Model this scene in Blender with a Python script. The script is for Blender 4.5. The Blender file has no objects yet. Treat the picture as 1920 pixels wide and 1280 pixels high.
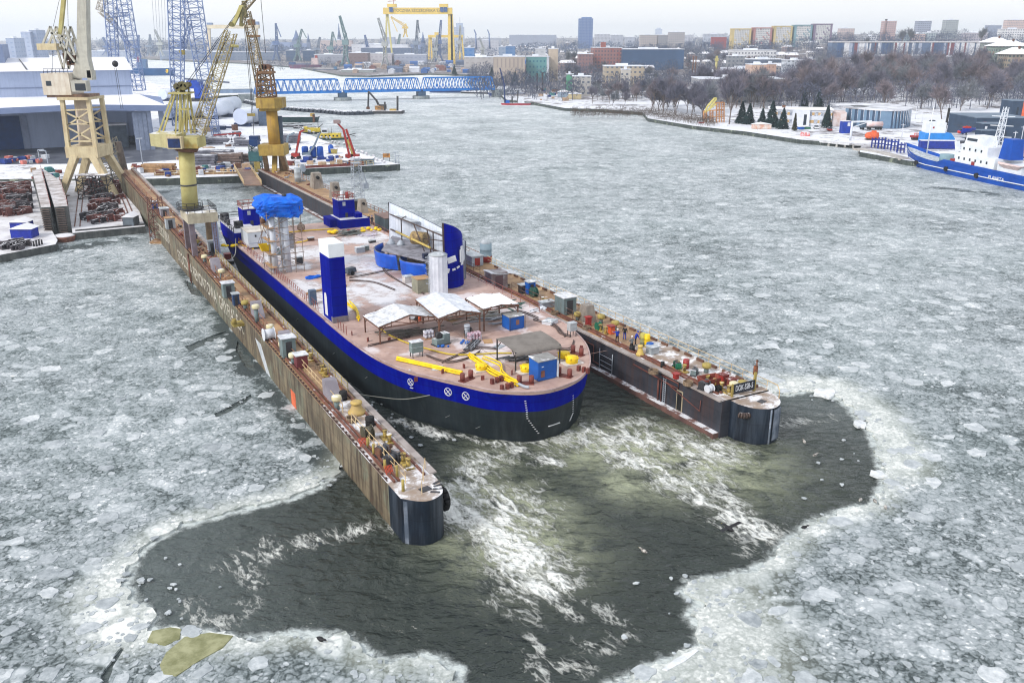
import bpy,math,random
import numpy as np
from mathutils import Vector as Ve,Matrix,noise,geometry
PI = math.pi
random.seed(7); ru = random.uniform; ch_ = random.choice
C = bpy.context.scene.collection
R = math.radians
# ------------------------------------------------------------------ camera geometry (metres,river surface z = 0)
F = 1660.0; PITCH = math.atan(570/1660); H = 38.0
SP,CP = math.sin(PITCH),math.cos(PITCH)
def ray(px,py):
    b = (py-640)/F
    return ((px-960)/F,CP-b*SP,-(SP+b*CP))
def at(px,py,z=0.0):                 # where the sight line meets the level z
    d = ray(px,py); t = (z-H)/d[2]
    return Ve((d[0]*t,d[1]*t,z))
def Q(px,py,Y):                      # where the sight line meets the vertical plane y = Y
    d = ray(px,py); t = Y/d[1]
    return Ve((d[0]*t,Y,H+d[2]*t))
O = Ve((20.867,81.101,0)); U = Ve((-.48464,.87471,0)); V = Ve((.87471,.48464,0))
TH = math.atan2(V.y,V.x)
def W(a,b,z=0.0): return O + V*a + U*b + Ve((0,0,z))
def loc(px,py,z):
    p = at(px,py,z)-O
    return (p.dot(V),p.dot(U))
def zL(b): return 3.8+.012*b           # top of the left dock wall
ZR = 3.9; ZD = 5.6                     # top of right dock wall,ship deck
# ------------------------------------------------------------------ materials
def S(r,g,b,k=1.0):
    f = lambda c: ((c/255/12.92) if c/255 < .04045 else ((c/255+.055)/1.055)**2.4)*k
    return (f(r),f(g),f(b),1)
def NM(nt,op,a,b=None,clamp=False):
    n = nt.nodes.new('ShaderNodeMath'); n.operation = op; n.use_clamp = clamp
    for i,v in enumerate((a,b)):
        if v is None: continue
        if isinstance(v,(int,float)): n.inputs[i].default_value = v
        else: nt.links.new(v,n.inputs[i])
    return n.outputs[0]
def node_mix(nt,f,a,b):
    n = nt.nodes.new('ShaderNodeMix'); n.data_type = 'RGBA'
    for s,v in ((0,f),(6,a),(7,b)):
        if isinstance(v,(int,float,tuple)): n.inputs[s].default_value = v
        else: nt.links.new(v,n.inputs[s])
    return n.outputs[2]
def node_noise(nt,vec,scale,detail=5,rough=.6,dist=0):
    n = nt.nodes.new('ShaderNodeTexNoise'); n.inputs['Scale'].default_value = scale
    n.inputs['Detail'].default_value = detail; n.inputs['Roughness'].default_value = rough; n.inputs['Distortion'].default_value = dist
    nt.links.new(vec,n.inputs['Vector']); return n.outputs['Fac']
def node_scale(nt,vec,s):
    n = nt.nodes.new('ShaderNodeVectorMath'); n.operation = 'MULTIPLY'
    nt.links.new(vec,n.inputs[0]); n.inputs[1].default_value = s; return n.outputs[0]
def node_range(nt,v,a,b,c=0.0,d=1.0,smooth=True):
    n = nt.nodes.new('ShaderNodeMapRange'); n.interpolation_type = 'SMOOTHSTEP' if smooth else 'LINEAR'
    nt.links.new(v,n.inputs[0])
    for i,x in enumerate((a,b,c,d)): n.inputs[i+1].default_value = x
    return n.outputs[0]
def new_mat(name):
    m = bpy.data.materials.new(name); m.use_nodes = True; nt = m.node_tree
    bs = nt.nodes['Principled BSDF']
    geo = nt.nodes.new('ShaderNodeNewGeometry')
    return m,nt,bs,geo
_mats = {}
SNOW = S(236,238,243)
def M(name,c,c2=None,s=.35,rough=.65,snow=0,streak=None,sa=.5,metal=0,rust=None,ra=.35,bump=0,spec=.4,patch=None,pa=.5,ps=.12,plates=None):
    """painted or weathered surface: two-tone noise, vertical run-off streaks, rust spots, snow lying on what faces up"""
    if name in _mats: return _mats[name]
    m,nt,bs,geo = new_mat(name); pos = geo.outputs['Position']
    c2 = c2 or tuple(x*.78 for x in c[:3])+(1,)
    n1 = node_noise(nt,pos,s,6,.65)
    col = node_mix(nt,node_range(nt,n1,.36,.66),c,c2)
    if patch:
        n2 = node_noise(nt,pos,ps,5,.6)
        col = node_mix(nt,node_range(nt,n2,pa,pa+.08),col,patch)
    if streak:
        n3 = node_noise(nt,node_scale(nt,pos,(1.6,1.6,.12)),1.0,5,.65)
        col = node_mix(nt,NM(nt,'MULTIPLY',node_range(nt,n3,.42,.68),sa),col,streak)
    if rust:
        n4 = node_noise(nt,pos,1.4,8,.75)
        col = node_mix(nt,node_range(nt,n4,.72-ra*.4,.8-ra*.3),col,rust)
    if plates:
        tc = nt.nodes.new('ShaderNodeTexCoord'); sp = nt.nodes.new('ShaderNodeSeparateXYZ'); cb = nt.nodes.new('ShaderNodeCombineXYZ'); bk = nt.nodes.new('ShaderNodeTexBrick')
        nt.links.new(tc.outputs['Object'],sp.inputs[0]); nt.links.new(NM(nt,'ADD',sp.outputs[1],sp.outputs[0]),cb.inputs[0]); nt.links.new(sp.outputs[2],cb.inputs[1]); nt.links.new(cb.outputs[0],bk.inputs['Vector'])
        for k_,v_ in (('Scale',1),('Brick Width',plates[0]),('Row Height',plates[1]),('Mortar Size',.035),('Color1',(1,1,1,1)),('Color2',(.80,.80,.80,1)),('Mortar',(.55,.55,.55,1))): bk.inputs[k_].default_value = v_
        mp = nt.nodes.new('ShaderNodeMix'); mp.data_type = 'RGBA'; mp.blend_type = 'MULTIPLY'; mp.inputs[0].default_value = .8; nt.links.new(col,mp.inputs[6]); nt.links.new(bk.outputs[0],mp.inputs[7]); col = mp.outputs[2]
    if snow:
        sx = nt.nodes.new('ShaderNodeSeparateXYZ'); nt.links.new(geo.outputs['Normal'],sx.inputs[0])
        n5 = node_noise(nt,pos,.5,8,.7)
        up = node_range(nt,sx.outputs['Z'],.6,.85)
        f = NM(nt,'MULTIPLY',up,node_range(nt,n5,.68-snow*.5,.80-snow*.5))
        col = node_mix(nt,f,col,SNOW)
    nt.links.new(col,bs.inputs['Base Color'])
    bs.inputs['Roughness'].default_value = rough; bs.inputs['Metallic'].default_value = metal
    bs.inputs['Specular IOR Level'].default_value = spec
    if bump:
        b = nt.nodes.new('ShaderNodeBump'); b.inputs['Strength'].default_value = bump; b.inputs['Distance'].default_value = .05
        nt.links.new(node_noise(nt,pos,3.0,6,.7),b.inputs['Height']); nt.links.new(b.outputs[0],bs.inputs['Normal'])
    _mats[name] = m; return m
def facade(name,wall,win,w=3.0,h=3.0,fw=.5,fh=.5,wall2=None,vary=.25,roofc=None):
    """wall with a grid of window openings, laid out in the building's own coordinates"""
    if name in _mats: return _mats[name]
    g_ = sum(wall[:3])/3; wall = tuple(x*.68+g_*.30 for x in wall[:3])+(1,)
    m,nt,bs,geo = new_mat(name)
    tc = nt.nodes.new('ShaderNodeTexCoord'); sx = nt.nodes.new('ShaderNodeSeparateXYZ'); nt.links.new(tc.outputs['Object'],sx.inputs[0])
    u = NM(nt,'DIVIDE',NM(nt,'ADD',sx.outputs[0],sx.outputs[1]),w)
    v = NM(nt,'DIVIDE',sx.outputs[2],h)
    fu = NM(nt,'FRACT',u); fv = NM(nt,'FRACT',v)
    iu = NM(nt,'MULTIPLY',NM(nt,'LESS_THAN',fu,fw),NM(nt,'LESS_THAN',fv,fh))
    cell = nt.nodes.new('ShaderNodeCombineXYZ')
    nt.links.new(NM(nt,'FLOOR',u),cell.inputs[0]); nt.links.new(NM(nt,'FLOOR',v),cell.inputs[1])
    wn = nt.nodes.new('ShaderNodeTexWhiteNoise'); nt.links.new(cell.outputs[0],wn.inputs['Vector'])
    wallc = node_mix(nt,node_range(nt,wn.outputs['Value'],.82,.9),wall,wall2) if wall2 else wall
    n1 = node_noise(nt,geo.outputs['Position'],.12,5)
    wallc = node_mix(nt,NM(nt,'MULTIPLY',node_range(nt,n1,.4,.7),vary),wallc,tuple(x*.5 for x in wall[:3])+(1,))
    sz = nt.nodes.new('ShaderNodeSeparateXYZ'); nt.links.new(geo.outputs['Normal'],sz.inputs[0])
    up = NM(nt,'GREATER_THAN',sz.outputs['Z'],.5)
    iu = NM(nt,'MULTIPLY',iu,NM(nt,'SUBTRACT',1.0,up))
    col = node_mix(nt,iu,wallc,win)
    col = node_mix(nt,up,col,roofc or SNOW)
    nt.links.new(col,bs.inputs['Base Color']); bs.inputs['Roughness'].default_value = .6
    _mats[name] = m; return m
# ------------------------------------------------------------------ mesh builder
class MB:
    def __init__(self): self.v = []; self.f = []; self.m = []; self.s = []
    def add(self,vs,fs,mat=0,smooth=False):
        o = len(self.v); self.v += [tuple(x) for x in vs]
        for f in fs: self.f.append(tuple(i+o for i in f)); self.m.append(mat); self.s.append(smooth)
        return self
    def box(self,c,s,rz=0,mat=0,top=None):
        """box centred on c in x, y with its base at c[2]; top = (sx, sy) gives a tapered box"""
        tx,ty = top or (s[0],s[1]); vs = []
        for z,(wx,wy) in ((0,(s[0],s[1])),(s[2],(tx,ty))):
            for x,y in ((-1,-1),(1,-1),(1,1),(-1,1)): vs.append(Ve((x*wx/2,y*wy/2,z)))
        if rz: vs = [Matrix.Rotation(rz,3,'Z') @ q for q in vs]
        vs = [q+Ve(c) for q in vs]
        return self.add(vs,[(3,2,1,0),(4,5,6,7),(0,1,5,4),(1,2,6,5),(2,3,7,6),(3,0,4,7)],mat)
    def b2(self,lo,hi,mat=0):
        return self.box(((lo[0]+hi[0])/2,(lo[1]+hi[1])/2,lo[2]),(hi[0]-lo[0],hi[1]-lo[1],hi[2]-lo[2]),0,mat)
    def tube(self,p,q,r,r2=None,n=8,mat=0,caps=True,smooth=True):
        p,q = Ve(p),Ve(q); d = q-p
        if d.length < 1e-6: return self
        if r2 is None: r2 = r
        z = d.normalized(); x = z.orthogonal().normalized(); y = z.cross(x)
        vs = []
        for c,rr in ((p,r),(q,r2)):
            for i in range(n):
                a = 2*PI*(i+.5)/n; vs.append(c+(x*math.cos(a)+y*math.sin(a))*rr)
        fs = [(i,(i+1) % n,n+(i+1) % n,n+i) for i in range(n)]
        self.add(vs,fs,mat,smooth and n > 4)
        if caps:
            o = len(self.v)-2*n
            self.f.append(tuple(o+i for i in reversed(range(n)))); self.f.append(tuple(o+n+i for i in range(n)))
            self.m += [mat,mat]; self.s += [False,False]
        return self
    def bar(self,p,q,w,h=None,mat=0,up=(0,0,1)):
        p,q = Ve(p),Ve(q); d = (q-p)
        if d.length < 1e-6: return self
        d.normalize(); h = h or w; up = Ve(up)
        x = d.cross(up)
        if x.length < 1e-4: x = d.cross(Ve((1,0,0)))
        x.normalize(); y = x.cross(d)
        vs = [c+x*sx*w/2+y*sy*h/2 for c in (p,q) for sx,sy in ((-1,-1),(1,-1),(1,1),(-1,1))]
        return self.add(vs,[(0,1,2,3),(7,6,5,4),(0,4,5,1),(1,5,6,2),(2,6,7,3),(3,7,4,0)],mat)
    def path(self,pts,r,n=6,mat=0):
        P = [Ve(p) for p in pts]; P = [p for i,p in enumerate(P) if i == 0 or (p-P[i-1]).length > 1e-4]; k = len(P); vs = []; x = None
        for i in range(k):
            d = (P[min(i+1,k-1)]-P[max(i-1,0)]).normalized(); x = d.orthogonal() if x is None else x-d*x.dot(d); x.normalize(); y = d.cross(x)
            vs += [P[i]+(x*math.cos(2*PI*j/n)+y*math.sin(2*PI*j/n))*r for j in range(n)]
        self.add(vs,[(i*n+j,i*n+(j+1) % n,(i+1)*n+(j+1) % n,(i+1)*n+j) for i in range(k-1) for j in range(n)],mat,True); o = len(self.v)-len(vs)
        self.f += [tuple(o+j for j in reversed(range(n))),tuple(o+(k-1)*n+j for j in range(n))]; self.m += [mat,mat]; self.s += [False,False]
        return self
    def prism(self,out,z0,z1,mat=0,matside=None,smooth=False,inset=None):
        n = len(out); lo = inset or out
        vs = [(x,y,z0) for x,y in lo]+[(x,y,z1) for x,y in out]
        self.add(vs,[tuple(range(n,2*n))],mat); o = len(self.v)-2*n
        self.f.append(tuple(o+i for i in reversed(range(n)))); self.m.append(mat if matside is None else matside); self.s.append(False)
        for i in range(n):
            j = (i+1) % n
            self.f.append((o+i,o+j,o+n+j,o+n+i)); self.m.append(mat if matside is None else matside); self.s.append(smooth)
        return self
    def slab(self,quad,t,mat=0):
        """a sheet of thickness t with its upper face on the four given points"""
        q = [Ve(p) for p in quad]; n = (q[1]-q[0]).cross(q[-1]-q[0]).normalized()
        if n.z < 0: n = -n
        k = len(q); vs = q+[p-n*t for p in q]
        return self.add(vs,[tuple(range(k)),tuple(reversed(range(k,2*k)))]+[(i,k+i,k+(i+1) % k,(i+1) % k) for i in range(k)],mat)
    def lattice(self,p,q,w,w2=None,n=8,r=.12,rd=.07,mat=0,sides=4,up=(0,1,0)):
        p,q = Ve(p),Ve(q); d = (q-p).normalized(); up = Ve(up)
        x = d.cross(up)
        if x.length < .05: x = d.cross(Ve((1,0,0)))
        x.normalize(); y = x.cross(d); w2 = w if w2 is None else w2
        cs = ((-1,-1),(1,-1),(1,1),(-1,1)) if sides == 4 else ((-1,-.6),(1,-.6),(0,.9))
        k = len(cs)
        P = lambda i,j: p+(q-p)*(i/n)+(x*cs[j % k][0]+y*cs[j % k][1])*((w+(w2-w)*i/n)/2)
        for j in range(k): self.tube(P(0,j),P(n,j),r,r,4,mat,False)
        for i in range(n):
            for j in range(k):
                a,b = (j,j+1) if (i+j) % 2 else (j+1,j)
                self.tube(P(i,a),P(i+1,b),rd,rd,3,mat,False)
                self.tube(P(i,j),P(i,j+1),rd,rd,3,mat,False)
        return self
    def lathe(self,prof,c=(0,0,0),n=12,mat=0,smooth=True):
        c = Ve(c); vs = []; fs = []
        for r,z in prof:
            for i in range(n):
                a = 2*PI*i/n; vs.append(c+Ve((r*math.cos(a),r*math.sin(a),z)))
        for k in range(len(prof)-1):
            for i in range(n):
                j = (i+1) % n; fs.append((k*n+i,k*n+j,(k+1)*n+j,(k+1)*n+i))
        self.add(vs,fs,mat,smooth); o = len(self.v)-len(vs); L = (len(prof)-1)*n
        self.f.append(tuple(o+i for i in reversed(range(n)))); self.f.append(tuple(o+L+i for i in range(n)))
        self.m += [mat,mat]; self.s += [False,False]
        return self
    def ball(self,c,r,n=8,mat=0,sz=(1,1,1)):
        prof = [(r*math.sin(PI*i/n)*1.0+1e-3,-r*math.cos(PI*i/n)) for i in range(n+1)]
        o = len(self.v); self.lathe(prof,(0,0,0),max(6,n),mat)
        for i in range(o,len(self.v)):
            x,y,z = self.v[i]; self.v[i] = (c[0]+x*sz[0],c[1]+y*sz[1],c[2]+z*sz[2])
        return self
    def rail(self,pts,h=1.0,step=1.5,r=.03,mat=0,rails=2):
        for p,q in zip(pts,pts[1:]):
            p,q = Ve(p),Ve(q); n = max(1,round((q-p).length/step))
            for i in range(n+1):
                c = p+(q-p)*i/n; self.tube(c,c+Ve((0,0,h)),r,r,4,mat,False)
            for k in range(rails):
                dz = Ve((0,0,h*(1-k/rails))); self.tube(p+dz,q+dz,r,r,4,mat,False)
        return self
    def gable(self,c,s,h,rz=0,mat=0,over=.2,axis='x'):
        """pitched roof on a rectangle, ridge along its local x (or y)"""
        sx,sy = s[0]/2+over,s[1]/2+over; t = .08
        if axis == 'y': pts = [(-sx,-sy,0),(sx,-sy,0),(sx,sy,0),(-sx,sy,0),(0,-sy,h),(0,sy,h)]; fs = [(0,4,5,3),(4,1,2,5),(0,1,4),(2,3,5),(0,3,2,1)]
        else: pts = [(-sx,-sy,0),(sx,-sy,0),(sx,sy,0),(-sx,sy,0),(-sx,0,h),(sx,0,h)]; fs = [(0,1,5,4),(4,5,2,3),(0,4,3),(1,2,5),(0,3,2,1)]
        Rz = Matrix.Rotation(rz,3,'Z')
        return self.add([Rz @ Ve(p)+Ve(c) for p in pts],fs,mat)
    def bd(self,name,mats,parent=None,loc=(0,0,0),rz=0,label=None,kind=None):
        me = bpy.data.meshes.new(name); me.from_pydata(self.v,[],self.f)
        if not isinstance(mats,(list,tuple)): mats = [mats]
        for x in mats: me.materials.append(x)
        me.polygons.foreach_set('material_index',self.m); me.polygons.foreach_set('use_smooth',self.s)
        me.update()
        o = bpy.data.objects.new(name,me); C.objects.link(o); o.location = loc; o.rotation_euler = (0,0,rz)
        if parent: o.parent = parent
        if label: o['label'] = label
        if kind: o['kind'] = kind
        return o
def tag(o,label,cat,group=None,kind=None):
    o['label'] = label; o['category'] = cat
    if group: o['group'] = group
    if kind: o['kind'] = kind
    return o
def thing(name,label,cat,loc=(0,0,0),rz=0,group=None):
    o = bpy.data.objects.new(name,None); C.objects.link(o); o.empty_display_size = .3
    o.location = loc; o.rotation_euler = (0,0,rz)
    return tag(o,label,cat,group)
def copy_tree(o,loc=None,rz=None,label=None,scale=None,parent=None):
    c = o.copy(); C.objects.link(c)
    if parent: c.parent = parent
    if loc is not None: c.location = loc
    if rz is not None: c.rotation_euler = (0,0,rz)
    if scale is not None: c.scale = (scale,scale,scale) if isinstance(scale,(int,float)) else scale
    if label: c['label'] = label
    for ch in list(kids.get(o.name,[])): copy_tree(ch,parent=c)
    return c
kids = {}
def register(o):                        # remember a prototype's parts before it is copied
    kids[o.name] = [c for c in bpy.data.objects if c.parent == o]
    for c in kids[o.name]: register(c)
    return o
def text(name,s,size,mat,parent,loc,xdir,ydir,depth=.02,align='CENTER',label=None,sx=1):
    cu = bpy.data.curves.new(name,'FONT'); cu.body = s; cu.size = size; cu.extrude = depth; cu.align_x = align; cu.align_y = 'CENTER'
    cu.materials.append(mat)
    tmp = bpy.data.objects.new(name,cu); C.objects.link(tmp); dg = bpy.context.evaluated_depsgraph_get(); dg.update()
    me = bpy.data.meshes.new_from_object(tmp.evaluated_get(dg)); bpy.data.objects.remove(tmp); me.name = name
    o = bpy.data.objects.new(name,me); C.objects.link(o)
    x = Ve(xdir).normalized(); y = Ve(ydir).normalized(); z = x.cross(y)
    m = Matrix((x,y,z)).transposed().to_4x4(); m.translation = Ve(loc); m = m @ Matrix.Diagonal((sx,1,1,1))
    if parent: o.parent = parent
    o.matrix_local = m
    if label: o['label'] = label
    return o
def catmull(pts,n=4,closed=True):
    out = []; k = len(pts); P = [Ve(p) for p in pts]
    rng = range(k if closed else k-1)
    for i in rng:
        if closed: a,b,c,d = P[i-1],P[i],P[(i+1) % k],P[(i+2) % k]
        else: a,b,c,d = P[max(0,i-1)],P[i],P[i+1],P[min(k-1,i+2)]
        for j in range(n):
            t = j/n
            out.append(.5*((2*b)+(c-a)*t+(2*a-5*b+4*c-d)*t*t+(3*b-a-3*c+d)*t**3))
    if not closed: out.append(P[-1])
    return out
# ------------------------------------------------------------------ camera,light,sky
sc = bpy.context.scene
cam = bpy.data.objects.new('camera',bpy.data.cameras.new('camera')); C.objects.link(cam)
cam.location = (0,0,H); cam.rotation_euler = (PI/2-PITCH,0,0)
cam.data.sensor_width = 36; cam.data.lens = F/1920*36; cam.data.clip_end = 30000; cam.data.clip_start = .5
sc.camera = cam
sc.view_settings.view_transform = 'Standard'; sc.view_settings.look = 'None'; sc.view_settings.gamma = 1
sc.view_settings.exposure = .20
sc.cycles.filter_width = 1.15; sc.cycles.use_denoising = True; sc.cycles.max_bounces = 5; sc.cycles.diffuse_bounces = 2; sc.cycles.glossy_bounces = 2
sc.cycles.volume_bounces = 2; sc.cycles.transparent_max_bounces = 4; sc.cycles.caustics_reflective = False
SUN_EL,SUN_AZ = R(38),R(-128)        # high thin overcast,brighter from behind left
wd = bpy.data.worlds.new('World'); sc.world = wd; wd.use_nodes = True; nt = wd.node_tree
bg = nt.nodes['Background']; out = nt.nodes['World Output']
sky = nt.nodes.new('ShaderNodeTexSky'); sky.sky_type = 'NISHITA'; sky.sun_disc = False
sky.sun_elevation = SUN_EL; sky.sun_rotation = SUN_AZ; sky.dust_density = 3; sky.air_density = 1
nt.links.new(sky.outputs[0],bg.inputs[0]); bg.inputs[1].default_value = .05
tc = nt.nodes.new('ShaderNodeTexCoord'); sx = nt.nodes.new('ShaderNodeSeparateXYZ'); nt.links.new(tc.outputs['Generated'],sx.inputs[0])
bg2 = nt.nodes.new('ShaderNodeBackground')                # the cloud layer
nz = node_noise(nt,node_scale(nt,tc.outputs['Generated'],(1,1,5)),2.2,6,.55)
hz = node_range(nt,sx.outputs['Z'],.0,.5)
cl = node_mix(nt,hz,(1.0,1.0,1.01,1),(.80,.815,.845,1))
cl = node_mix(nt,NM(nt,'MULTIPLY',node_range(nt,nz,.4,.7),.35),cl,(.86,.87,.90,1))
nt.links.new(cl,bg2.inputs[0]); bg2.inputs[1].default_value = .83
ad = nt.nodes.new('ShaderNodeAddShader'); nt.links.new(bg.outputs[0],ad.inputs[0]); nt.links.new(bg2.outputs[0],ad.inputs[1])
nt.links.new(ad.outputs[0],out.inputs[0])
sl = bpy.data.lights.new('sun','SUN'); sl.energy = 1.9; sl.angle = R(11); sl.color = (1,.97,.93)
so = bpy.data.objects.new('sun',sl); C.objects.link(so)
sd = Ve((math.sin(SUN_AZ)*math.cos(SUN_EL),math.cos(SUN_AZ)*math.cos(SUN_EL),math.sin(SUN_EL)))
so.rotation_euler = sd.to_track_quat('Z','Y').to_euler()
hb = MB().b2((-5200,-60,-14),(5200,7600,130))
hm = bpy.data.materials.new('winter_air'); hm.use_nodes = True; hn = hm.node_tree; hn.nodes.remove(hn.nodes['Principled BSDF'])
pv = hn.nodes.new('ShaderNodeVolumePrincipled'); pv.inputs['Color'].default_value = (.84,.92,1,1); pv.inputs['Density'].default_value = .00013
hn.links.new(pv.outputs[0],hn.nodes['Material Output'].inputs['Volume'])
hz_o = hb.bd('haze',hm); hz_o['kind'] = 'stuff'
# ------------------------------------------------------------------ river: one sheet,open water with churned foam near the dock
def seg_dist(P,pl):
    """distance of each row of P to the polyline pl"""
    d = np.full(len(P),1e9)
    for a,b in zip(pl,pl[1:]):
        a = np.array(a[:2]); b = np.array(b[:2]); ab = b-a
        t = np.clip(((P-a)@ab)/max(ab@ab,1e-9),0,1)
        d = np.minimum(d,np.hypot(*(P-(a+t[:,None]*ab)).T))
    return d
def pxl(*pts,z=0): return [at(x,y,z) for x,y in pts]
POOL_PX = [(232,1100),(240,1060),(272,1020),(330,985),(400,966),(480,946),(545,930),(600,908),(632,885)]
pool = [at(*p) for p in POOL_PX]+[W(-33,16),W(-33,40),W(3,40),W(3.5,9)]
pool += [at(*p) for p in ((1425,735),(1475,738),(1530,728),(1580,748),(1612,782),(1640,812),(1652,860),(1662,905),(1640,945),(1600,952),(1530,975),(1480,1012),(1450,1050),(1400,1075),(1345,1082),
          (1300,1090),(1288,1110),(1312,1130),(1298,1150),(1316,1180),(1320,1210),(1250,1238),(1195,1262),(1130,1295),(1090,1400),(930,1400),(862,1300),(852,1255),(800,1228),(730,1242),(690,1226),
          (640,1192),(560,1186),(480,1197),(440,1202),(385,1188),(330,1182),(285,1182),(276,1152),(246,1128))]
POOL_RIM = pool[:9]
POOL_RIM2 = pool[13:]
xs = sorted(set([-6000,-2500,-900,-400,-200,-110]+[round(-62+.42*i,2) for i in range(330)]+[100,200,400,900,2500,6000]))
ys = sorted(set([-300,-60,0,20]+[round(30+.42*i,2) for i in range(260)]+[170,260,400,700,1500,3500,7600]))
nx,ny = len(xs),len(ys)
gx,gy = np.meshgrid(np.array(xs,float),np.array(ys,float)); Pw = np.stack([gx.ravel(),gy.ravel()],1)
foam = np.zeros(len(Pw)); silt = np.zeros(len(Pw)); calm = np.ones(len(Pw))
def add_foam(pl,w,s,tgt='f',soft=1.0):
    global foam,silt
    v = s*np.exp(-(seg_dist(Pw,pl)/(w*1.3))**2)
    if tgt == 'f': foam = np.maximum(foam,v)
    else: silt = np.maximum(silt,v)
add_foam(pxl((850,950),(905,965),(950,995),(985,1050),(1015,1090)),2.6,1.0)
add_foam(pxl((870,920),(930,940),(965,960)),3.2,.85)
add_foam(pxl((850,915),(900,865),(950,830),(1010,850)),2.0,.72)
add_foam(pxl((985,960),(1010,920),(1010,900)),.7,.62)
add_foam(pxl((740,985),(690,985),(640,1000),(560,1015),(500,1040)),1.0,.66)
add_foam(pxl((1110,815),(1180,820),(1260,830),(1330,845)),3.4,.84)
add_foam(pxl((1150,850),(1230,880),(1300,920),(1360,960),(1425,995)),2.0,.84)
add_foam(pxl((1280,850),(1340,900),(1370,950)),1.7,.66)
add_foam(pxl((1010,825),(1060,820),(1110,800),(1200,790)),1.8,.7)
add_foam(pxl((1010,845),(1040,870)),1.0,.85)
add_foam(pxl((745,785),(790,800),(830,815)),.9,.85)
add_foam(pxl((850,812),(920,826),(1020,832),(1070,810)),.7,.72)
add_foam(pxl((1430,800),(1480,790),(1560,780)),1.0,.52)
for pl in (((1060,1120),(1130,1140),(1180,1190)),((1090,1200),(1140,1215)),((1000,1240),(1090,1250)),((360,1130),(380,1165),(425,1175)),((440,1150),(470,1125)),
           ((455,1060),(480,1090)),((1020,1100),(1080,1150)),((500,1010),(420,1060)),((1000,1200),(1020,1280)),((930,1120),(1010,1160)),((1390,1030),(1440,1010))):
    add_foam(pxl(*pl),.9,.5)
add_foam(pxl((870,930),(960,960),(980,1020)),3.8,1.0,'s')
add_foam(pxl((860,1010),(930,1050)),2.6,.5,'s')
add_foam(pxl((930,850),(900,880)),3,.5,'s')
add_foam(pxl((1130,830),(1260,850),(1340,870)),4.8,1.05,'s')
add_foam(pxl((1180,900),(1280,900)),3,.8,'s')
ci = np.minimum(seg_dist(Pw,pxl((880,900),(960,1020))),seg_dist(Pw,pxl((1050,830),(1380,900))))
chop = np.exp(-(ci/22)**2)
zz = np.zeros(len(Pw))
for i,(x,y) in enumerate(Pw):
    if -62 < x < 77 and 30 < y < 139:
        k = .35+.9*chop[i]
        zz[i] = k*(.15*noise.noise((x*.45,y*.8,0))+.09*noise.noise((x*1.3+9,y*1.6,3)))-.05
    else: zz[i] = -.05
me = bpy.data.meshes.new('river'); fs = []
for j in range(ny-1):
    r = j*nx
    fs += [(r+i,r+i+1,r+nx+i+1,r+nx+i) for i in range(nx-1)]
me.from_pydata([(p[0],p[1],z-.06) for p,z in zip(Pw,zz)],[],fs); me.polygons.foreach_set('use_smooth',[True]*len(fs))
slush = np.exp(-(np.minimum(seg_dist(Pw,POOL_RIM),seg_dist(Pw,POOL_RIM2+[pool[0]]))/1.15)**2)
for nm,arr in (('foam',foam),('silt',silt),('chop',chop),('slush',slush)):
    at_ = me.attributes.new(nm,'FLOAT','POINT'); at_.data.foreach_set('value',arr.astype(np.float32))
wm,nt,bs,geo = new_mat('river_water'); pos = geo.outputs['Position']
def attr(nt,n):
    a = nt.nodes.new('ShaderNodeAttribute'); a.attribute_name = n; return a.outputs['Fac']
def voro(nt,vec,scale,feat='F1',rnd=1.0,out='Distance',smooth=None):
    v = nt.nodes.new('ShaderNodeTexVoronoi'); v.feature = feat; v.inputs['Scale'].default_value = scale; v.inputs['Randomness'].default_value = rnd
    if smooth is not None: v.inputs['Smoothness'].default_value = smooth
    nt.links.new(vec,v.inputs['Vector']); return v.outputs[out]
def warp(nt,pos,scale,amt,detail=4):
    n = nt.nodes.new('ShaderNodeTexNoise'); n.inputs['Scale'].default_value = scale; n.inputs['Detail'].default_value = detail; nt.links.new(pos,n.inputs['Vector'])
    s = nt.nodes.new('ShaderNodeVectorMath'); s.operation = 'SUBTRACT'; nt.links.new(n.outputs['Color'],s.inputs[0]); s.inputs[1].default_value = (.5,.5,.5)
    k = node_scale(nt,s.outputs[0],(amt,amt,0)); a = nt.nodes.new('ShaderNodeVectorMath'); nt.links.new(pos,a.inputs[0]); nt.links.new(k,a.inputs[1]); return a.outputs[0]
wp = warp(nt,pos,.45,3.2,5); wp2 = warp(nt,pos,1.2,1.3,4)
w1 = node_range(nt,voro(nt,wp,.55,'DISTANCE_TO_EDGE'),0,.22,1,0)
w2 = node_range(nt,voro(nt,wp2,1.9,'DISTANCE_TO_EDGE'),0,.2,1,0)
def dotv(v):
    d = nt.nodes.new('ShaderNodeVectorMath'); d.operation = 'DOT_PRODUCT'; nt.links.new(pos,d.inputs[0]); d.inputs[1].default_value = v; return d.outputs['Value']
fl_c = nt.nodes.new('ShaderNodeCombineXYZ'); nt.links.new(dotv((.83,.56,0)),fl_c.inputs[0]); nt.links.new(dotv((.25,-.37,0)),fl_c.inputs[1]); flow = fl_c.outputs[0]
def ridge(sc_,amt,wsc):
    n = node_noise(nt,warp(nt,flow,wsc,amt,3),sc_,5,.6)
    return node_range(nt,NM(nt,'ABSOLUTE',NM(nt,'SUBTRACT',n,.5)),0,.12,1,0)
web = NM(nt,'ADD',NM(nt,'MULTIPLY',ridge(.55,2.4,.35),.62),NM(nt,'MULTIPLY',ridge(1.7,.9,.9),.42))
fb = node_noise(nt,warp(nt,flow,.4,1.4,3),.6,7,.68)
mm = NM(nt,'ADD',attr(nt,'foam'),NM(nt,'ADD',NM(nt,'MULTIPLY',NM(nt,'SUBTRACT',web,.5),.8),NM(nt,'MULTIPLY',NM(nt,'SUBTRACT',fb,.5),.8)))
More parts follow.
